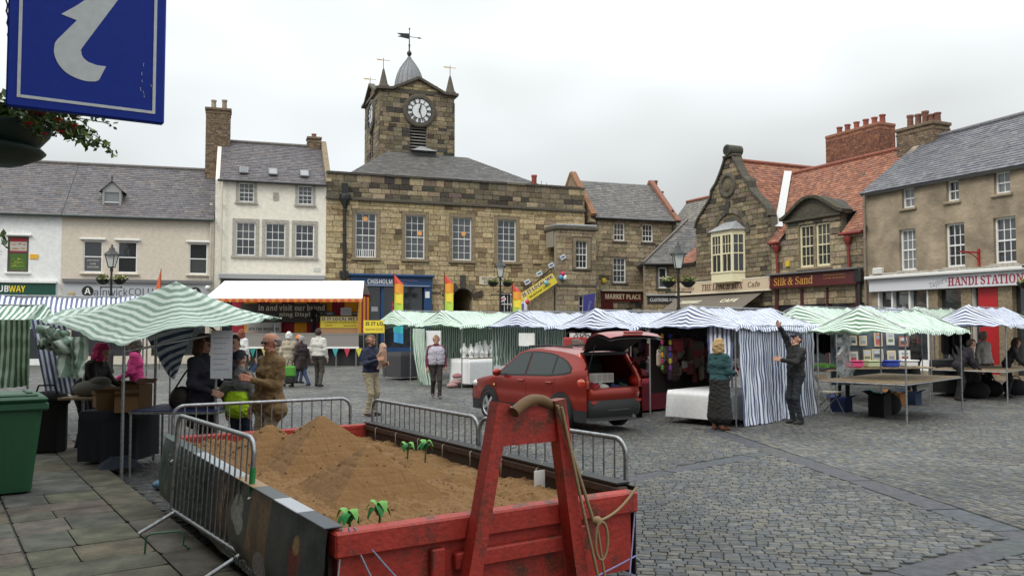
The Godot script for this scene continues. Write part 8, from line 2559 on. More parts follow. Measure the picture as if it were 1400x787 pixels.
	for s in [1.0, -1.0]:
		# pillars at the sides of the opening
		rows = []
		for i in 9:
			var y := lerpf(0.84, 1.50, i / 8.0)
			var z := -2.10 + 0.32 * pow(clampf((y - 0.95) / 0.55, 0, 1), 1.3)
			var xo := cside(maxf(z, -2.02), minf(y, croof(maxf(z, -2.0)) - 0.04))
			rows.append(PV([V(s * xo, y, z + 0.08), V(s * (xo - 0.03), y, z), V(s * (xo - 0.13), y, z), V(s * (xo - 0.14), y, z + 0.1)]))
		if s > 0: rows.reverse()
		b = bag(); b.sheet(rows); put(b, "boot_pillar", paint, t)
	b = bag(); b.ab(V(-0.62, 1.47, -1.82), V(0.62, 1.53, -1.70)); put(b, "boot_header", trim, t)
	# dark cabin: floor, seat backs, sides, roof lining
	b = bag(); b.ab(V(-0.72, 0.70, -2.05), V(0.72, 0.74, -1.0)); b.ab(V(-0.74, 0.70, -2.0), V(-0.70, 0.98, 0.6)); b.ab(V(0.70, 0.70, -2.0), V(0.74, 0.98, 0.6)); b.ab(V(-0.7, 0.3, 0.7), V(0.7, 1.0, 0.75)); b.ab(V(-0.55, 1.46, -1.7), V(0.55, 1.48, 0.2))
	put(b, "cabin_lining", flat(Color(0.02, 0.02, 0.021), 0.95), t)
	for x in [-0.36, 0.36]:
		b = bag(); b.bbox(V(x, 1.0, -1.0), V(0.6, 0.62, 0.14), 0.05, Basis(Vector3.RIGHT, 0.15)); b.bbox(V(x, 1.38, -1.05), V(0.24, 0.15, 0.09), 0.04); put(b, "rear_seat", flat(Color(0.022, 0.022, 0.024), 0.95), t)
	# open tailgate
	var tg := group_node("tailgate", t, Transform3D(Basis(Vector3.RIGHT, 0.40), V(0, 1.55, -1.72)))
	var rows2 := []
	for i in 9:
		var ff := i / 8.0
		var line := PackedVector3Array()
		for k in 15:
			var sx := -1.0 + k / 7.0
			line.append(V(sx * lerpf(0.60, 0.80, smoothstep(0, 0.6, ff)) * (1.0 if ff < 0.95 else 0.93), 0.06 + 0.13 * sin(PI * ff * 0.62) - 0.05 * pow(absf(sx), 3) - 0.28 * pow(ff, 4), -1.04 * ff))
		rows2.append(line)
	rows2.reverse()
	b = bag(); b.sheet(rows2); put(b, "outer_skin", paint, tg)
	rows2.reverse()
	var inner := []
	for r in rows2:
		var line := PackedVector3Array()
		for p in r: line.append(p + V(0, -0.06, 0.01))
		inner.append(line)
	b = bag(); b.sheet(inner); put(b, "inner_lining", trim, tg)
	b = bag(); b.q(V(-0.5, 0.12, -0.12), V(0.5, 0.12, -0.12), V(0.62, 0.225, -0.48), V(-0.62, 0.225, -0.48)); put(b, "rear_window", glassm, tg)
	b = bag(Color(0.4, 0.03, 0.01)); b.bbox(V(0, 0.13, -0.02), V(0.5, 0.035, 0.06), 0.01); put(b, "brake_light", M.lens, tg)
	b = bag(); b.bbox(V(0, -0.02, -1.0), V(0.55, 0.05, 0.04), 0.01); put(b, "number_plate_bar", paint, tg)
	for s in [-0.62, 0.62]:
		b = bag(); b.tube(PV([V(s, 1.2, -1.95), V(s * 1.05, 1.68, -2.2)]), 0.012, 6); put(b, "gas_strut", M.black, t)
	# wheels
	for q in [[0.79, 1.28], [-0.79, 1.28], [0.79, -1.35], [-0.79, -1.35]]:
		var w := group_node("wheel", t, Transform3D(Basis(Vector3.BACK, -PI / 2 * signf(q[0])), V(q[0], 0.335, q[1])))
		b = bag(); b.lathe(P2([0.22, -0.1, 0.31, -0.105, 0.335, -0.08, 0.338, 0.06, 0.315, 0.1, 0.23, 0.105, 0.215, 0.06]), Vector3.ZERO, 32); put(b, "tyre", flat(Color(0.014, 0.014, 0.014), 0.85), w)
		b = bag(); b.lathe(P2([0.225, 0.1, 0.215, 0.085, 0.2, 0.02]), Vector3.ZERO, 32)
		for k in 5:
			var a := TAU * k / 5.0
			b.bar(V(cos(a) * 0.03, 0.09, sin(a) * 0.03), V(cos(a) * 0.21, 0.075, sin(a) * 0.21), 0.07, 0.025)
		b.lathe(P2([0.0, 0.105, 0.05, 0.1, 0.06, 0.07]), Vector3.ZERO, 14); put(b, "rim", chrome, w)
		b = bag(); b.lathe(P2([0.2, 0.02, 0, 0.01]), Vector3.ZERO, 20); put(b, "brake_disc", flat(Color(0.03, 0.03, 0.03)), w)
	# underbody
	b = bag(); b.ab(V(-0.72, 0.2, -2.0), V(0.72, 0.34, 2.0)); put(b, "underbody", flat(Color(0.18, 0.18, 0.18)), t)
	b = bag(); b.tube(PV([V(-0.45, 0.3, -2.0), V(-0.45, 0.28, -2.2)]), 0.03, 8); put(b, "exhaust", M.steel, t)
	# what is in the boot
	var bt := t.transform
	var wb := thing("white_divided_box", "white cardboard box with compartments in the car boot", "box", bt * Transform3D(Basis(), V(0.12, 0.93, -1.72)))
	b = bag(Color(0.42, 0.41, 0.37)); b.ab(V(-0.35, 0, -0.1), V(0.35, 0.18, 0.1)); put(b, "carton", M.plain, wb)
	for k in 4:
		b = bag(Color(0.28, 0.27, 0.24)); b.ab(V(-0.33 + k * 0.17, 0.03, -0.104), V(-0.19 + k * 0.17, 0.16, -0.1)); put(b, "compartment", M.plain, wb)
	for q in [["red and white carrier bag in the car boot", Color(0.3, 0.02, 0.03), 0.36, 0.16], ["white carrier bag in the car boot", Color(0.5, 0.5, 0.48), 0.1, 0.14], ["blue bundle in the car boot", Color(0.02, 0.03, 0.12), -0.25, 0.12], ["dark green bundle in the car boot", Color(0.02, 0.04, 0.035), -0.48, 0.13]]:
		var cb := thing("boot_bag", q[0], "bag", bt * Transform3D(Basis(), V(q[2], 0.745, -1.85)))
		b = bag(q[1]); b.ball(V(0, q[3] * 0.55, 0), V(0.15, q[3] * 0.6, 0.12), 9, 7); put(b, "bag", M.cloth, cb)
		b = bag(vary(q[1], 0.4)); b.ball(V(0.06, q[3] * 1.0, 0.02), V(0.06, 0.05, 0.05), 8, 5); put(b, "knot", M.cloth, cb)

# ================================================================== people
# tapered capsules joined by a smooth minimum and meshed as surface nets; a bone is [a, b, ra, rb, colour, colour above, y]
var wrinkle := FastNoiseLite.new()

func blob(out: Bag, bones: Array, cell: float, k: float, wr := 0.0) -> void:
	var lo := V(1e9, 1e9, 1e9)
	var hi := -lo
	for q in bones:
		var r := maxf(q[2], q[3]) + cell * 3
		var rv := V(r, r, r)
		lo = lo.min(q[0] - rv).min(q[1] - rv)
		hi = hi.max(q[0] + rv).max(q[1] + rv)
	var nx := int((hi.x - lo.x) / cell) + 2
	var ny := int((hi.y - lo.y) / cell) + 2
	var nz := int((hi.z - lo.z) / cell) + 2
	var n := nx * ny * nz
	var F := PackedFloat32Array(); F.resize(n); F.fill(1.0)
	var best := PackedFloat32Array(); best.resize(n); best.fill(9.0)
	var lab := PackedByteArray(); lab.resize(n)
	for bi in bones.size():
		var q: Array = bones[bi]
		var a: Vector3 = q[0]
		var ba: Vector3 = q[1] - a
		var ra: float = q[2]
		var rb: float = q[3]
		var l2 := maxf(ba.length_squared(), 1e-9)
		var m := maxf(ra, rb) + maxf(k, cell * 2.2)
		var mv := V(m, m, m)
		var p0 := (a.min(q[1]) - mv - lo) / cell
		var p1 := (a.max(q[1]) + mv - lo) / cell
		for ix in range(maxi(0, int(p0.x)), mini(nx, int(p1.x) + 2)):
			for iy in range(maxi(0, int(p0.y)), mini(ny, int(p1.y) + 2)):
				var row := (ix * ny + iy) * nz
				for iz in range(maxi(0, int(p0.z)), mini(nz, int(p1.z) + 2)):
					var pa := lo + V(ix, iy, iz) * cell - a
					var h := clampf(pa.dot(ba) / l2, 0.0, 1.0)
					var d := (pa - ba * h).length() - lerpf(ra, rb, h)
					var i := row + iz
					if d < best[i]: best[i] = d; lab[i] = bi
					var o := F[i]
					var e := maxf(k - absf(d - o), 0.0) / k
					F[i] = minf(d, o) - e * e * k * 0.25
	if wr > 0:
		var near_by := cell * 2.5
		for i in n:
			if absf(F[i]) < near_by:
				var ix := i / (ny * nz)
				var iy := (i / nz) % ny
				F[i] += wrinkle.get_noise_3d(ix * cell + lo.x, (iy * cell + lo.y) * 1.6, (i % nz) * cell + lo.z) * wr
	var sx := ny * nz
	var sy := nz
	var off := [0, sx, sy, sx + sy, 1, sx + 1, sy + 1, sx + sy + 1]
	var vid := {}
	var P := PackedVector3Array()
	var Nn := PackedVector3Array()
	var C := PackedColorArray()
	var lim := cell * 1.9
	for i in n:
		if absf(F[i]) > lim: continue
		var iz := i % nz
		var iy := (i / nz) % ny
		var ix := i / sx
		if ix > nx - 2 or iy > ny - 2 or iz > nz - 2: continue
		var f := [F[i], F[i + off[1]], F[i + off[2]], F[i + off[3]], F[i + off[4]], F[i + off[5]], F[i + off[6]], F[i + off[7]]]
		var neg := 0
		for c in 8:
			if f[c] < 0: neg += 1
		if neg == 0 or neg == 8: continue
		var acc := Vector3.ZERO
		var cnt := 0
		for e in EDGES:
			var fa: float = f[e[0]]
			var fb: float = f[e[1]]
			if (fa < 0) != (fb < 0):
				var h := fa / (fa - fb)
				acc += CORN[e[0]].lerp(CORN[e[1]], h)
				cnt += 1
		var g := V(f[1] + f[3] + f[5] + f[7] - f[0] - f[2] - f[4] - f[6], f[2] + f[3] + f[6] + f[7] - f[0] - f[1] - f[4] - f[5], f[4] + f[5] + f[6] + f[7] - f[0] - f[1] - f[2] - f[3])
		var p := lo + (V(ix, iy, iz) + acc / cnt) * cell
		vid[i] = P.size()
		P.append(p)
		Nn.append(g.normalized())
		var bb := i
		for c in 8:
			if best[i + off[c]] < best[bb]: bb = i + off[c]
		var q: Array = bones[lab[bb]]
		C.append(q[5] if q.size() > 5 and p.y > q[6] else q[4])
	for i in vid:
		for ax in 3:
			var st: int = [sx, sy, 1][ax]
			var u: int = [sy, 1, sx][ax]
			var w: int = [1, sx, sy][ax]
			if (F[i] < 0) == (F[i + st] < 0): continue
			if not (vid.has(i - u) and vid.has(i - w) and vid.has(i - u - w)): continue
			var ids := [vid[i], vid[i - u], vid[i - u - w], vid[i - w]]
			if F[i] < 0: ids.reverse()
			for j in [0, 1, 2, 0, 2, 3]:
				var id: int = ids[j]
				out.v.append(out.x * P[id]); out.n.append((out.x.basis * Nn[id]).normalized()); out.c.append(C[id]); out.t.append(Vector2.ZERO)

const EDGES := [[0, 1], [2, 3], [4, 5], [6, 7], [0, 2], [1, 3], [4, 6], [5, 7], [0, 4], [1, 5], [2, 6], [3, 7]]
const CORN := [Vector3(0, 0, 0), Vector3(1, 0, 0), Vector3(0, 1, 0), Vector3(1, 1, 0), Vector3(0, 0, 1), Vector3(1, 0, 1), Vector3(0, 1, 1), Vector3(1, 1, 1)]

func joint(a: Vector3, c: Vector3, l1: float, l2: float, hint: Vector3) -> Vector3:
	var d := c - a
	var L := minf(d.length(), (l1 + l2) * 0.995)
	var x := (l1 * l1 - l2 * l2 + L * L) / (2 * maxf(L, 0.01))
	var h := sqrt(maxf(l1 * l1 - x * x, 0.0))
	var u := d.normalized()
	var v := (hint - u * hint.dot(u)).normalized()
	return a + u * x + v * h

func hand(out: Bag, w: Vector3, dir: Vector3, up: Vector3, skin: Color, curl: float, side: float) -> void:
	var d := dir.normalized()
	var nrm := (up - d * up.dot(d)).normalized()
	var s := d.cross(nrm) * side
	var B := []
	for k in 3: B.append([w + s * (k - 1) * 0.018, w + d * 0.085 + s * (k - 1) * 0.026, 0.019, 0.017, skin])
	for k in 4:
		var L: float = [0.068, 0.078, 0.072, 0.055][k]
		var b0 := w + d * 0.085 + s * (0.033 - k * 0.022)
		var d1 := (d - nrm * curl).normalized()
		var b1 := b0 + d1 * L * 0.55
		var d2 := (d - nrm * curl * 2.6).normalized()
		B.append([b0, b1, 0.0105, 0.0095, skin]); B.append([b1, b1 + d2 * L * 0.5, 0.0095, 0.008, skin])
	var t0 := w + d * 0.02 + s * 0.03
	var t1 := t0 + (d * 0.6 + s * 0.75 - nrm * 0.2).normalized() * 0.045
	B.append([t0, t1, 0.014, 0.0115, skin]); B.append([t1, t1 + (d - nrm * curl * 0.8).normalized() * 0.032, 0.0115, 0.009, skin])
	blob(out, B, 0.0085, 0.008)

# o: top, legs, shoe, skin, hair colours; style; poses lh rh lf rf (in body space for 1.75 m), lean, head (yaw, pitch), hem, skirt
func person(label: String, pos: Vector3, deg: float, h: float, o: Dictionary) -> Node3D:
	var t := thing("person", label, "person", yaw(pos, deg))
	var s := h / 1.75
	var body := bag()
	body.x = Transform3D(Basis().scaled(Vector3.ONE * s), Vector3.ZERO)
	var top: Color = o.top
	var legs: Color = o.legs
	var shoe: Color = o.get("shoe", Color(0.02, 0.018, 0.016))
	var skin: Color = o.get("skin", Color(0.48, 0.27, 0.19))
	var slv: Color = o.get("sleeve", top)
	var hem: float = o.get("hem", 0.86)
	var fat: float = o.get("fat", 1.0)
	var lean: float = o.get("lean", 0.0)
	var R := Basis(Vector3.RIGHT, lean)
	var piv := V(0, 0.95, 0)
	var up := func(p: Vector3) -> Vector3: return piv + R * (p - piv)
	var B := []
	var lf: Vector3 = o.get("lf", V(0.11, 0.08, 0.0))
	var rf: Vector3 = o.get("rf", V(-0.11, 0.08, 0.0))
	for q in [[0.092, lf], [-0.092, rf]]:
		var hp := V(q[0], 0.93, 0)
		var kn := joint(hp, q[1], 0.44, 0.43, V(0, 0, 1))
		B.append([hp, kn, 0.098 * fat, 0.068, legs, top, hem])
		B.append([kn, q[1] + V(0, 0.02, 0), 0.066, 0.054, legs])
		var an: Vector3 = q[1]
		B.append([an + V(0, -0.03, -0.045), an + V(signf(q[0]) * 0.015, -0.045, 0.14), 0.042, 0.034, shoe])
	# torso
	B.append([V(-0.075, 0.96, 0), V(0.075, 0.96, 0), 0.122 * fat, 0.122 * fat, legs, top, hem])
	B.append([up.call(V(-0.07, 1.10, 0.012)), up.call(V(0.07, 1.10, 0.012)), 0.125 * fat, 0.125 * fat, top])
	B.append([up.call(V(-0.085, 1.27, 0)), up.call(V(0.085, 1.27, 0)), 0.130 * fat, 0.130 * fat, top])
	B.append([up.call(V(-0.145, 1.405, -0.012)), up.call(V(0.145, 1.405, -0.012)), 0.075, 0.075, top])
	B.append([up.call(V(0, 1.42, -0.015)), up.call(V(0, 1.49, -0.005)), 0.085, 0.066, o.get("collar", top)])
	B.append([up.call(V(0, 1.46, -0.005)), up.call(V(0, 1.56, 0.012)), 0.054, 0.052, skin])
	if o.has("vest"):
		B.append([up.call(V(-0.075, 1.30, -0.01)), up.call(V(-0.075, 1.04, -0.005)), 0.152, 0.15, o.vest]); B.append([up.call(V(0.075, 1.30, -0.01)), up.call(V(0.075, 1.04, -0.005)), 0.152, 0.15, o.vest])
	if o.has("band"):
		B.append([V(-0.08, 0.93, 0), V(0.08, 0.93, 0), 0.145, 0.145, o.band]); B.append([V(-0.08, 1.06, 0), V(0.08, 1.06, 0), 0.145, 0.145, o.band])
	if o.has("skirt"):
		var sk: float = o.skirt
		for x in [-0.07, 0.0, 0.07]: B.append([V(x, 0.95, 0), V(x * 2.0, sk, 0), 0.12, 0.14 if sk < 0.5 else 0.125, o.get("skirtcol", top)])
	var lh: Vector3 = o.get("lh", V(0.27, 0.80, 0.06))
	var rh: Vector3 = o.get("rh", V(-0.27, 0.80, 0.06))
	for q in [[1.0, lh], [-1.0, rh]]:
		var sh: Vector3 = up.call(V(q[0] * 0.185, 1.40, -0.01))
		var hd: Vector3 = q[1]
		var dd := hd - sh
		if dd.length() > 0.535: hd = sh + dd.normalized() * 0.535
		var el := joint(sh, hd, 0.285, 0.262, V(q[0] * 0.45, -0.5, -1))
		B.append([sh, el, 0.066, 0.054, slv]); B.append([el, hd, 0.053, 0.043, slv])
	var near: bool = o.get("near", false)
	blob(body, B, 0.018 if near else 0.025, 0.05, 0.014)
	for q in [[1.0, lh], [-1.0, rh]]:
		var sh: Vector3 = up.call(V(q[0] * 0.185, 1.40, -0.01))
		var hd: Vector3 = q[1]
		var dd := hd - sh
		if dd.length() > 0.535: hd = sh + dd.normalized() * 0.535
		var el := joint(sh, hd, 0.285, 0.262, V(q[0] * 0.45, -0.5, -1))
		var dir := (hd - el).normalized()
		hand(body, hd + dir * 0.01, dir, V(q[0], 0.2, 0.3), skin, o.get("curl", 0.35), q[0])
	# head, turned on the neck
	var hy: Vector2 = o.get("head", Vector2.ZERO)
	var nk: Vector3 = up.call(V(0, 1.53, 0.005))
	var HB := Basis(Vector3.UP, hy.x) * Basis(Vector3.RIGHT, hy.y + lean * 0.4)
	var hx := Transform3D(HB, nk) * Transform3D(Basis(), V(0, -1.53, -0.005))
	body.x = body.x * hx
	var pink := Color(skin.r * 1.05, skin.g * 0.62, skin.b * 0.62)
	var dk := Color(0.03, 0.022, 0.018)
	var brow: Color = o.hair.lerp(skin, 0.3)
	blob(body, [[V(0, 1.655, -0.022), V(0, 1.66, 0.008), 0.088, 0.086, skin], [V(0, 1.60, 0.024), V(0, 1.575, 0.040), 0.066, 0.048, skin], [V(0, 1.50, 0), V(0, 1.57, 0.0), 0.05, 0.054, skin], [V(0, 1.632, 0.086), V(0, 1.603, 0.104), 0.010, 0.014, skin], [V(0.087, 1.62, -0.005), V(0.087, 1.60, -0.008), 0.018, 0.012, skin], [V(-0.087, 1.62, -0.005), V(-0.087, 1.60, -0.008), 0.018, 0.012, skin], [V(0.032, 1.636, 0.083), V(0.034, 1.636, 0.083), 0.010, 0.010, dk], [V(-0.032, 1.636, 0.083), V(-0.034, 1.636, 0.083), 0.010, 0.010, dk], [V(0.018, 1.655, 0.090), V(0.045, 1.657, 0.080), 0.006, 0.005, brow], [V(-0.018, 1.655, 0.090), V(-0.045, 1.657, 0.080), 0.006, 0.005, brow], [V(-0.018, 1.567, 0.084), V(0.018, 1.567, 0.084), 0.007, 0.007, pink]], 0.0095 if near else 0.012, 0.016)
	put(body, "body", M.cloth_skin, t)
	var hr := bag()
	hr.x = body.x
	var hc: Color = o.hair
	var hb := []
	match o.get("style", "short"):
		"short": hb = [[V(0, 1.672, -0.035), V(0, 1.692, 0.02), 0.088, 0.072, hc], [V(0.03, 1.62, -0.055), V(-0.03, 1.62, -0.055), 0.066, 0.066, hc], [V(0.07, 1.66, -0.02), V(0.075, 1.62, -0.02), 0.032, 0.02, hc], [V(-0.07, 1.66, -0.02), V(-0.075, 1.62, -0.02), 0.032, 0.02, hc]]
		"bob": hb = [[V(0, 1.675, -0.03), V(0, 1.695, 0.022), 0.094, 0.078, hc], [V(0.075, 1.65, -0.01), V(0.085, 1.52, 0.0), 0.042, 0.04, hc], [V(-0.075, 1.65, -0.01), V(-0.085, 1.52, 0.0), 0.042, 0.04, hc], [V(0, 1.62, -0.07), V(0, 1.50, -0.07), 0.075, 0.06, hc], [V(0.045, 1.6, -0.07), V(0.05, 1.50, -0.06), 0.055, 0.045, hc], [V(-0.045, 1.6, -0.07), V(-0.05, 1.50, -0.06), 0.055, 0.045, hc]]
		"curly": hb = [[V(0, 1.68, -0.035), V(0, 1.71, 0.02), 0.1, 0.078, hc], [V(0.06, 1.65, -0.03), V(0.07, 1.61, -0.02), 0.055, 0.045, hc], [V(-0.06, 1.65, -0.03), V(-0.07, 1.61, -0.02), 0.055, 0.045, hc], [V(0.03, 1.6, -0.07), V(-0.03, 1.6, -0.07), 0.06, 0.06, hc]]
		"bald": hb = [[V(0.04, 1.635, -0.07), V(-0.04, 1.635, -0.07), 0.058, 0.058, hc], [V(0.076, 1.655, -0.02), V(0.082, 1.61, -0.015), 0.026, 0.017, hc], [V(-0.076, 1.655, -0.02), V(-0.082, 1.61, -0.015), 0.026, 0.017, hc], [V(0.0, 1.70, -0.05), V(0, 1.71, -0.03), 0.052, 0.04, hc]]
		"cap": hb = [[V(0, 1.685, -0.025), V(0, 1.70, 0.012), 0.092, 0.084, hc], [V(0.05, 1.695, 0.085), V(-0.05, 1.695, 0.085), 0.012, 0.012, hc], [V(0.03, 1.685, 0.135), V(-0.03, 1.685, 0.135), 0.010, 0.010, hc], [V(0.055, 1.688, 0.11), V(-0.055, 1.688, 0.11), 0.011, 0.011, hc], [V(0.03, 1.62, -0.075), V(-0.03, 1.62, -0.075), 0.04, 0.04, Color(0.1, 0.08, 0.07)]]
		"hood": hb = [[V(0, 1.66, -0.04), V(0, 1.68, 0.0), 0.105, 0.09, hc], [V(0, 1.56, -0.06), V(0, 1.5, -0.06), 0.1, 0.09, hc], [V(0.07, 1.6, -0.01), V(0.06, 1.52, 0.02), 0.05, 0.05, hc], [V(-0.07, 1.6, -0.01), V(-0.06, 1.52, 0.02), 0.05, 0.05, hc]]
	blob(hr, hb, 0.010 if near else 0.013, 0.03, 0.016)
	put(hr, {"cap": "cap", "hood": "hood"}.get(o.get("style", "short"), "hair"), M.cloth_skin, t)
	if o.get("glasses", false):
		var g := bag(Color(0.012, 0.01, 0.01)); g.x = body.x
		for sd in [-1.0, 1.0]:
			g.ball(V(sd * 0.034, 1.637, 0.098), V(0.024, 0.018, 0.006), 12, 6); g.tube(PV([V(sd * 0.055, 1.642, 0.09), V(sd * 0.092, 1.64, 0.0)]), 0.003, 5)
		g.tube(PV([V(-0.012, 1.642, 0.1), V(0.012, 1.642, 0.1)]), 0.003, 5)
		put(g, "glasses", M.gloss, t)
	if o.get("beard", false):
		var g := bag(); g.x = body.x
		blob(g, [[V(-0.04, 1.575, 0.05), V(0.04, 1.575, 0.05), 0.03, 0.03, hc], [V(0, 1.555, 0.065), V(0, 1.55, 0.06), 0.036, 0.034, hc], [V(0.06, 1.6, 0.03), V(0.045, 1.57, 0.05), 0.018, 0.02, hc], [V(-0.06, 1.6, 0.03), V(-0.045, 1.57, 0.05), 0.018, 0.02, hc]], 0.0095, 0.02, 0.006)
		put(g, "beard", M.cloth_skin, t)
	return t

func people() -> void:
	wrinkle.noise_type = FastNoiseLite.TYPE_SIMPLEX_SMOOTH
	wrinkle.frequency = 9.0
	wrinkle.fractal_octaves = 2
	mat("cloth_skin", Color(1, 1, 1), 0.85, "soft", 0.15, "n_soft", 0.4)
	var stride := {"lf": V(0.10, 0.08, 0.22), "rf": V(-0.10, 0.10, -0.22)}
	var b: Bag
	# round the pavement stall and behind the container
	person("woman in a dark navy coat with a brown bob holding leaflets", V(-3.98, 0, -10.75), 75, 1.74, {"top": Color(0.012, 0.014, 0.026), "legs": Color(0.012, 0.012, 0.014), "hair": Color(0.075, 0.028, 0.016), "style": "bob", "hem": 0.7, "skirt": 0.68, "lh": V(0.16, 1.08, 0.28), "rh": V(-0.2, 1.04, 0.26), "near": true, "head": Vector2(0.1, 0.2)})
	var lf := thing("leaflets", "folded grey leaflets held by the woman in navy", "leaflets", yaw(V(-3.66, 1.05, -10.68), 60))
	b = bag(Color(0.3, 0.3, 0.28)); b.box(V(0, 0, 0), V(0.2, 0.008, 0.26), Basis(V(1, 0, 0.2).normalized(), -0.9)); put(b, "top_leaf", M.plain, lf)
	b = bag(Color(0.12, 0.14, 0.12)); b.box(V(0.01, -0.03, 0.02), V(0.19, 0.008, 0.25), Basis(V(1, 0, 0.1).normalized(), -0.75)); put(b, "under_leaf", M.plain, lf)
	var hb := thing("shoulder_bag", "dark brown shoulder bag hanging behind the woman in navy", "handbag", yaw(V(-4.22, 0.78, -10.7), 15))
	b = bag(Color(0.022, 0.017, 0.012)); b.ball(V(0, 0.14, 0), V(0.16, 0.17, 0.08), 12, 8); put(b, "pouch", M.satin, hb)
	b = bag(Color(0.02, 0.015, 0.012)); b.tube(PV([V(-0.1, 0.25, 0), V(0.02, 0.45, 0.02), V(0.14, 0.62, 0.02)]), 0.012, 6); put(b, "strap", M.satin, hb)
	person("person in a denim shirt standing behind the paper notice", V(-3.78, 0, -11.3), 110, 1.72, {"top": Color(0.045, 0.075, 0.15), "legs": Color(0.025, 0.035, 0.07), "hair": Color(0.05, 0.025, 0.02), "style": "short", "rh": V(-0.16, 1.35, 0.3), "near": true})
	person("short person in a grey jacket with bright yellow hi-vis hem", V(-3.5, 0, -10.75), 160, 1.52, {"top": Color(0.13, 0.135, 0.13), "legs": Color(0.022, 0.03, 0.06), "hair": Color(0.012, 0.014, 0.02), "style": "cap", "hem": 0.98, "band": Color(0.46, 0.72, 0.02), "rh": V(-0.2, 1.0, 0.2), "near": true})
	person("grey haired man in a tan jacket and dark glasses, hand raised", V(-2.93, 0, -10.15), -42, 1.77, {"top": Color(0.17, 0.105, 0.04), "legs": Color(0.24, 0.19, 0.12), "hair": Color(0.20, 0.19, 0.18), "skin": Color(0.45, 0.21, 0.14), "style": "bald", "hem": 0.82, "skirt": 0.84, "fat": 1.0, "lh": V(0.06, 1.20, 0.27), "rh": V(-0.27, 0.84, 0.08), "glasses": true, "near": true, "curl": 0.2, "collar": Color(0.15, 0.09, 0.035), "head": Vector2(0.0, 0.05)})
	person("person in a black jacket with a pink hood bending over the stall", V(-6.35, 0, -12.4), 85, 1.66, {"top": Color(0.012, 0.012, 0.014), "legs": Color(0.012, 0.012, 0.014), "hair": Color(0.5, 0.03, 0.13), "style": "hood", "lean": 0.5, "lh": V(0.2, 0.98, 0.55), "rh": V(-0.2, 0.98, 0.55), "hem": 0.8, "fat": 1.1})
	person("person in a bright pink jacket and dark trousers behind the stall", V(-6.35, 0, -14.2), -70, 1.68, {"top": Color(0.42, 0.025, 0.14), "legs": Color(0.014, 0.014, 0.016), "hair": Color(0.06, 0.04, 0.03), "style": "bob", "lh": V(0.18, 1.0, 0.34), "rh": V(-0.18, 1.0, 0.34), "lean": 0.15})
	# strollers before the stage
	var D := {"white": V(-8.75, 0, -27.0), "cream": V(-6.85, 0, -25.6), "blond": V(-7.55, 0, -26.4), "orange": V(-6.95, 0, -27.2), "brown": V(-6.45, 0, -25.5), "jumper": V(-5.93, 0, -25.6)}
	person("person in a white top looking at the stage", D.white, 160, 1.74, {"top": Color(0.6, 0.6, 0.6), "legs": Color(0.1, 0.09, 0.08), "hair": Color(0.18, 0.05, 0.03), "style": "bob"})
	person("white haired woman in a cream coat with a green bag", D.cream, -160, 1.66, {"top": Color(0.40, 0.35, 0.26), "legs": Color(0.2, 0.18, 0.15), "hair": Color(0.6, 0.6, 0.58), "style": "curly", "hem": 0.6, "skirt": 0.55}.merged(stride))
	person("fair haired woman in a beige jacket before the stage", D.blond, -170, 1.64, {"top": Color(0.36, 0.31, 0.22), "legs": Color(0.12, 0.11, 0.1), "hair": Color(0.5, 0.42, 0.26), "style": "curly"})
	person("child in a bright orange hat before the stage", D.orange, 150, 1.55, {"top": Color(0.1, 0.08, 0.1), "legs": Color(0.03, 0.04, 0.08), "hair": Color(0.7, 0.2, 0.02), "style": "cap"})
	person("grey haired woman in a dark brown coat and jeans walking", D.brown, -125, 1.56, {"top": Color(0.035, 0.022, 0.02), "legs": Color(0.03, 0.05, 0.11), "hair": Color(0.28, 0.27, 0.26), "style": "short", "hem": 0.66, "skirt": 0.68, "lf": V(0.10, 0.08, 0.30), "rf": V(-0.10, 0.13, -0.30)})
	person("man in a white jumper and dark grey trousers walking away", D.jumper, 165, 1.78, {"top": Color(0.55, 0.54, 0.50), "legs": Color(0.055, 0.05, 0.04), "hair": Color(0.05, 0.03, 0.02), "style": "short", "hem": 0.94, "lf": V(0.12, 0.08, 0.12), "rf": V(-0.12, 0.09, -0.12), "fat": 1.05})
	var gb := thing("green_bag", "bright green shopping bag carried by the woman in cream", "bag", Transform3D(Basis(), V(-6.72, 0.32, -25.3)))
	b = bag(Color(0.10, 0.36, 0.05)); b.bbox(V(0, 0.17, 0), V(0.36, 0.34, 0.16), 0.05); put(b, "bag", M.cloth, gb)
	b = bag(Color(0.02, 0.02, 0.02)); b.bbox(V(0, -0.1, 0), V(0.3, 0.2, 0.15), 0.04); b.tube(PV([V(-0.08, 0.33, 0), V(-0.05, 0.5, 0), V(0.05, 0.5, 0), V(0.08, 0.33, 0)]), 0.012, 6); put(b, "frame", M.cloth, gb)
	# man with a baby
	var dad := V(-2.93, 0, -17.35)
	person("bearded man in a navy jumper and beige trousers carrying a baby", dad, 58, 1.66, {"top": Color(0.012, 0.018, 0.045), "legs": Color(0.36, 0.30, 0.20), "hair": Color(0.15, 0.09, 0.05), "skin": Color(0.5, 0.25, 0.17), "style": "short", "beard": true, "hem": 0.95, "lh": V(0.12, 1.14, 0.33), "rh": V(-0.16, 1.22, 0.31), "near": true, "fat": 1.1, "shoe": Color(0.06, 0.04, 0.03)})
	var bb := thing("person", "baby in a pale top held up against the man's chest", "person", Transform3D(Basis(Vector3.UP, deg_to_rad(58)), dad + V(0.27, 1.13, 0.15)))
	b = bag()
	var pk := Color(0.55, 0.34, 0.26)
	var cr := Color(0.36, 0.22, 0.15)
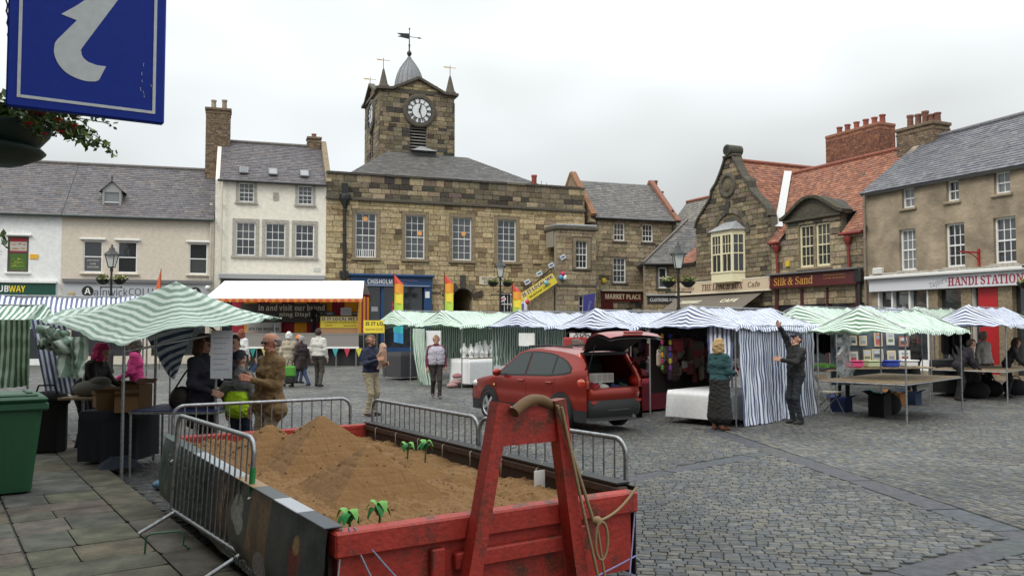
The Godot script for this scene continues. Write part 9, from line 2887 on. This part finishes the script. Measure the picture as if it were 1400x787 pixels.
	blob(b, [[V(0, 0.0, 0), V(0, 0.2, 0), 0.085, 0.08, cr], [V(0, 0.28, 0.0), V(0, 0.30, 0.01), 0.068, 0.066, pk], [V(0, 0.2, 0), V(0, 0.26, 0), 0.045, 0.045, pk], [V(0.07, 0.19, 0), V(0.1, 0.1, -0.06), 0.03, 0.026, cr], [V(-0.07, 0.19, 0), V(-0.1, 0.1, -0.06), 0.03, 0.026, cr], [V(0.05, -0.03, 0), V(0.09, -0.14, -0.05), 0.045, 0.03, pk], [V(-0.05, -0.03, 0), V(-0.09, -0.14, -0.05), 0.045, 0.03, pk], [V(0.025, 0.29, 0.066), V(0.026, 0.29, 0.066), 0.008, 0.008, Color(0.03, 0.02, 0.02)], [V(-0.025, 0.29, 0.066), V(-0.026, 0.29, 0.066), 0.008, 0.008, Color(0.03, 0.02, 0.02)]], 0.012, 0.025)
	put(b, "body", M.cloth_skin, bb)
	b = bag(); blob(b, [[V(0, 0.315, -0.012), V(0, 0.325, 0.0), 0.064, 0.06, Color(0.4, 0.28, 0.16)]], 0.012, 0.02); put(b, "hair", M.cloth_skin, bb)
	person("woman in a white gilet over maroon sleeves walking past the stall", V(-1.96, 0, -21.6), 12, 1.62, {"top": Color(0.10, 0.012, 0.025), "vest": Color(0.42, 0.40, 0.47), "legs": Color(0.03, 0.022, 0.022), "hair": Color(0.24, 0.15, 0.07), "style": "short", "hem": 0.95, "lf": V(0.08, 0.08, 0.16), "rf": V(-0.08, 0.1, -0.14), "shoe": Color(0.12, 0.09, 0.08)})
	# the couple putting up the striped curtain
	person("fair haired woman in a teal jacket, long black skirt and brown boots", V(3.72, 0, -15.0), 125, 1.62, {"top": Color(0.012, 0.055, 0.065), "legs": Color(0.014, 0.013, 0.012), "hair": Color(0.36, 0.24, 0.11), "style": "bob", "skirt": 0.26, "skirtcol": Color(0.014, 0.013, 0.012), "hem": 0.98, "shoe": Color(0.14, 0.05, 0.02), "lh": V(0.16, 1.12, 0.28), "rh": V(-0.18, 1.1, 0.26), "near": true})
	person("man in a black jacket and cap reaching up to fix the curtain", V(5.42, 0, -15.95), -72, 1.72, {"top": Color(0.012, 0.012, 0.013), "legs": Color(0.014, 0.016, 0.026), "hair": Color(0.02, 0.026, 0.04), "style": "cap", "hem": 0.92, "lh": V(0.14, 1.24, 0.42), "rh": V(-0.14, 1.88, 0.26), "head": Vector2(0.0, -0.2), "near": true, "shoe": Color(0.03, 0.03, 0.03), "curl": 0.15})
	# stall holders under the right hand roofs
	person("person in navy with a white strap behind the toy stall", V(8.55, 0, -21.6), 150, 1.66, {"top": Color(0.014, 0.018, 0.04), "legs": Color(0.02, 0.02, 0.025), "hair": Color(0.06, 0.035, 0.02), "style": "short"})
	person("stall holder in a long black coat beside the polythene sheet", V(10.15, 0, -21.2), 200, 1.7, {"top": Color(0.012, 0.012, 0.014), "legs": Color(0.012, 0.012, 0.014), "hair": Color(0.05, 0.04, 0.035), "style": "bob", "hem": 0.5, "skirt": 0.5})
	person("person in dark clothes bending over bags near the red board", V(11.15, 0, -20.9), 80, 1.62, {"top": Color(0.02, 0.018, 0.024), "legs": Color(0.012, 0.012, 0.014), "hair": Color(0.04, 0.03, 0.025), "style": "short", "lean": 0.6, "lh": V(0.2, 0.75, 0.55), "rh": V(-0.2, 0.75, 0.55)})
	person("woman in a white top behind the bare board", V(13.0, 0, -23.0), 20, 1.68, {"top": Color(0.5, 0.48, 0.46), "legs": Color(0.03, 0.03, 0.035), "hair": Color(0.45, 0.43, 0.4), "style": "curly"})
	person("person in a black fleece leaning over the picture display", V(12.9, 0, -21.8), 60, 1.6, {"top": Color(0.014, 0.014, 0.016), "legs": Color(0.012, 0.012, 0.014), "hair": Color(0.05, 0.03, 0.02), "style": "bob", "lean": 0.45, "lh": V(0.2, 0.85, 0.5), "rh": V(-0.2, 0.85, 0.5)})
	person("performer in black on the stage with one arm out", V(-9.7, 1.54, -40.6), 70, 1.35, {"top": Color(0.014, 0.014, 0.016), "legs": Color(0.014, 0.014, 0.016), "hair": Color(0.04, 0.02, 0.015), "style": "short", "lh": V(0.25, 1.2, 0.4), "lean": 0.2})

func build() -> void:
	step("ground"); ground()
	step("pavement"); pavement()
	step("shading_hall"); shading_hall()
	step("white_beige_house"); white_beige_house()
	step("cream_house"); cream_house()
	step("market_hall"); market_hall()
	step("clock_tower"); clock_tower()
	step("annex"); annex()
	step("lean_to"); lean_to()
	step("gable_shop"); gable_shop()
	step("silk_shop"); silk_shop()
	step("stationer"); stationer()
	step("right_stalls"); right_stalls()
	step("left_stall"); left_stall()
	step("stage"); stage()
	step("flags"); flags()
	step("lamps"); lamps()
	step("trailer"); trailer()
	step("barriers"); barriers()
	step("wheelie_bin"); wheelie_bin()
	step("info_sign"); info_sign()
	step("hanging_basket"); hanging_basket()
	step("pavement_things"); pavement_things()
	step("car"); car()
	step("people"); people()
	step("end")
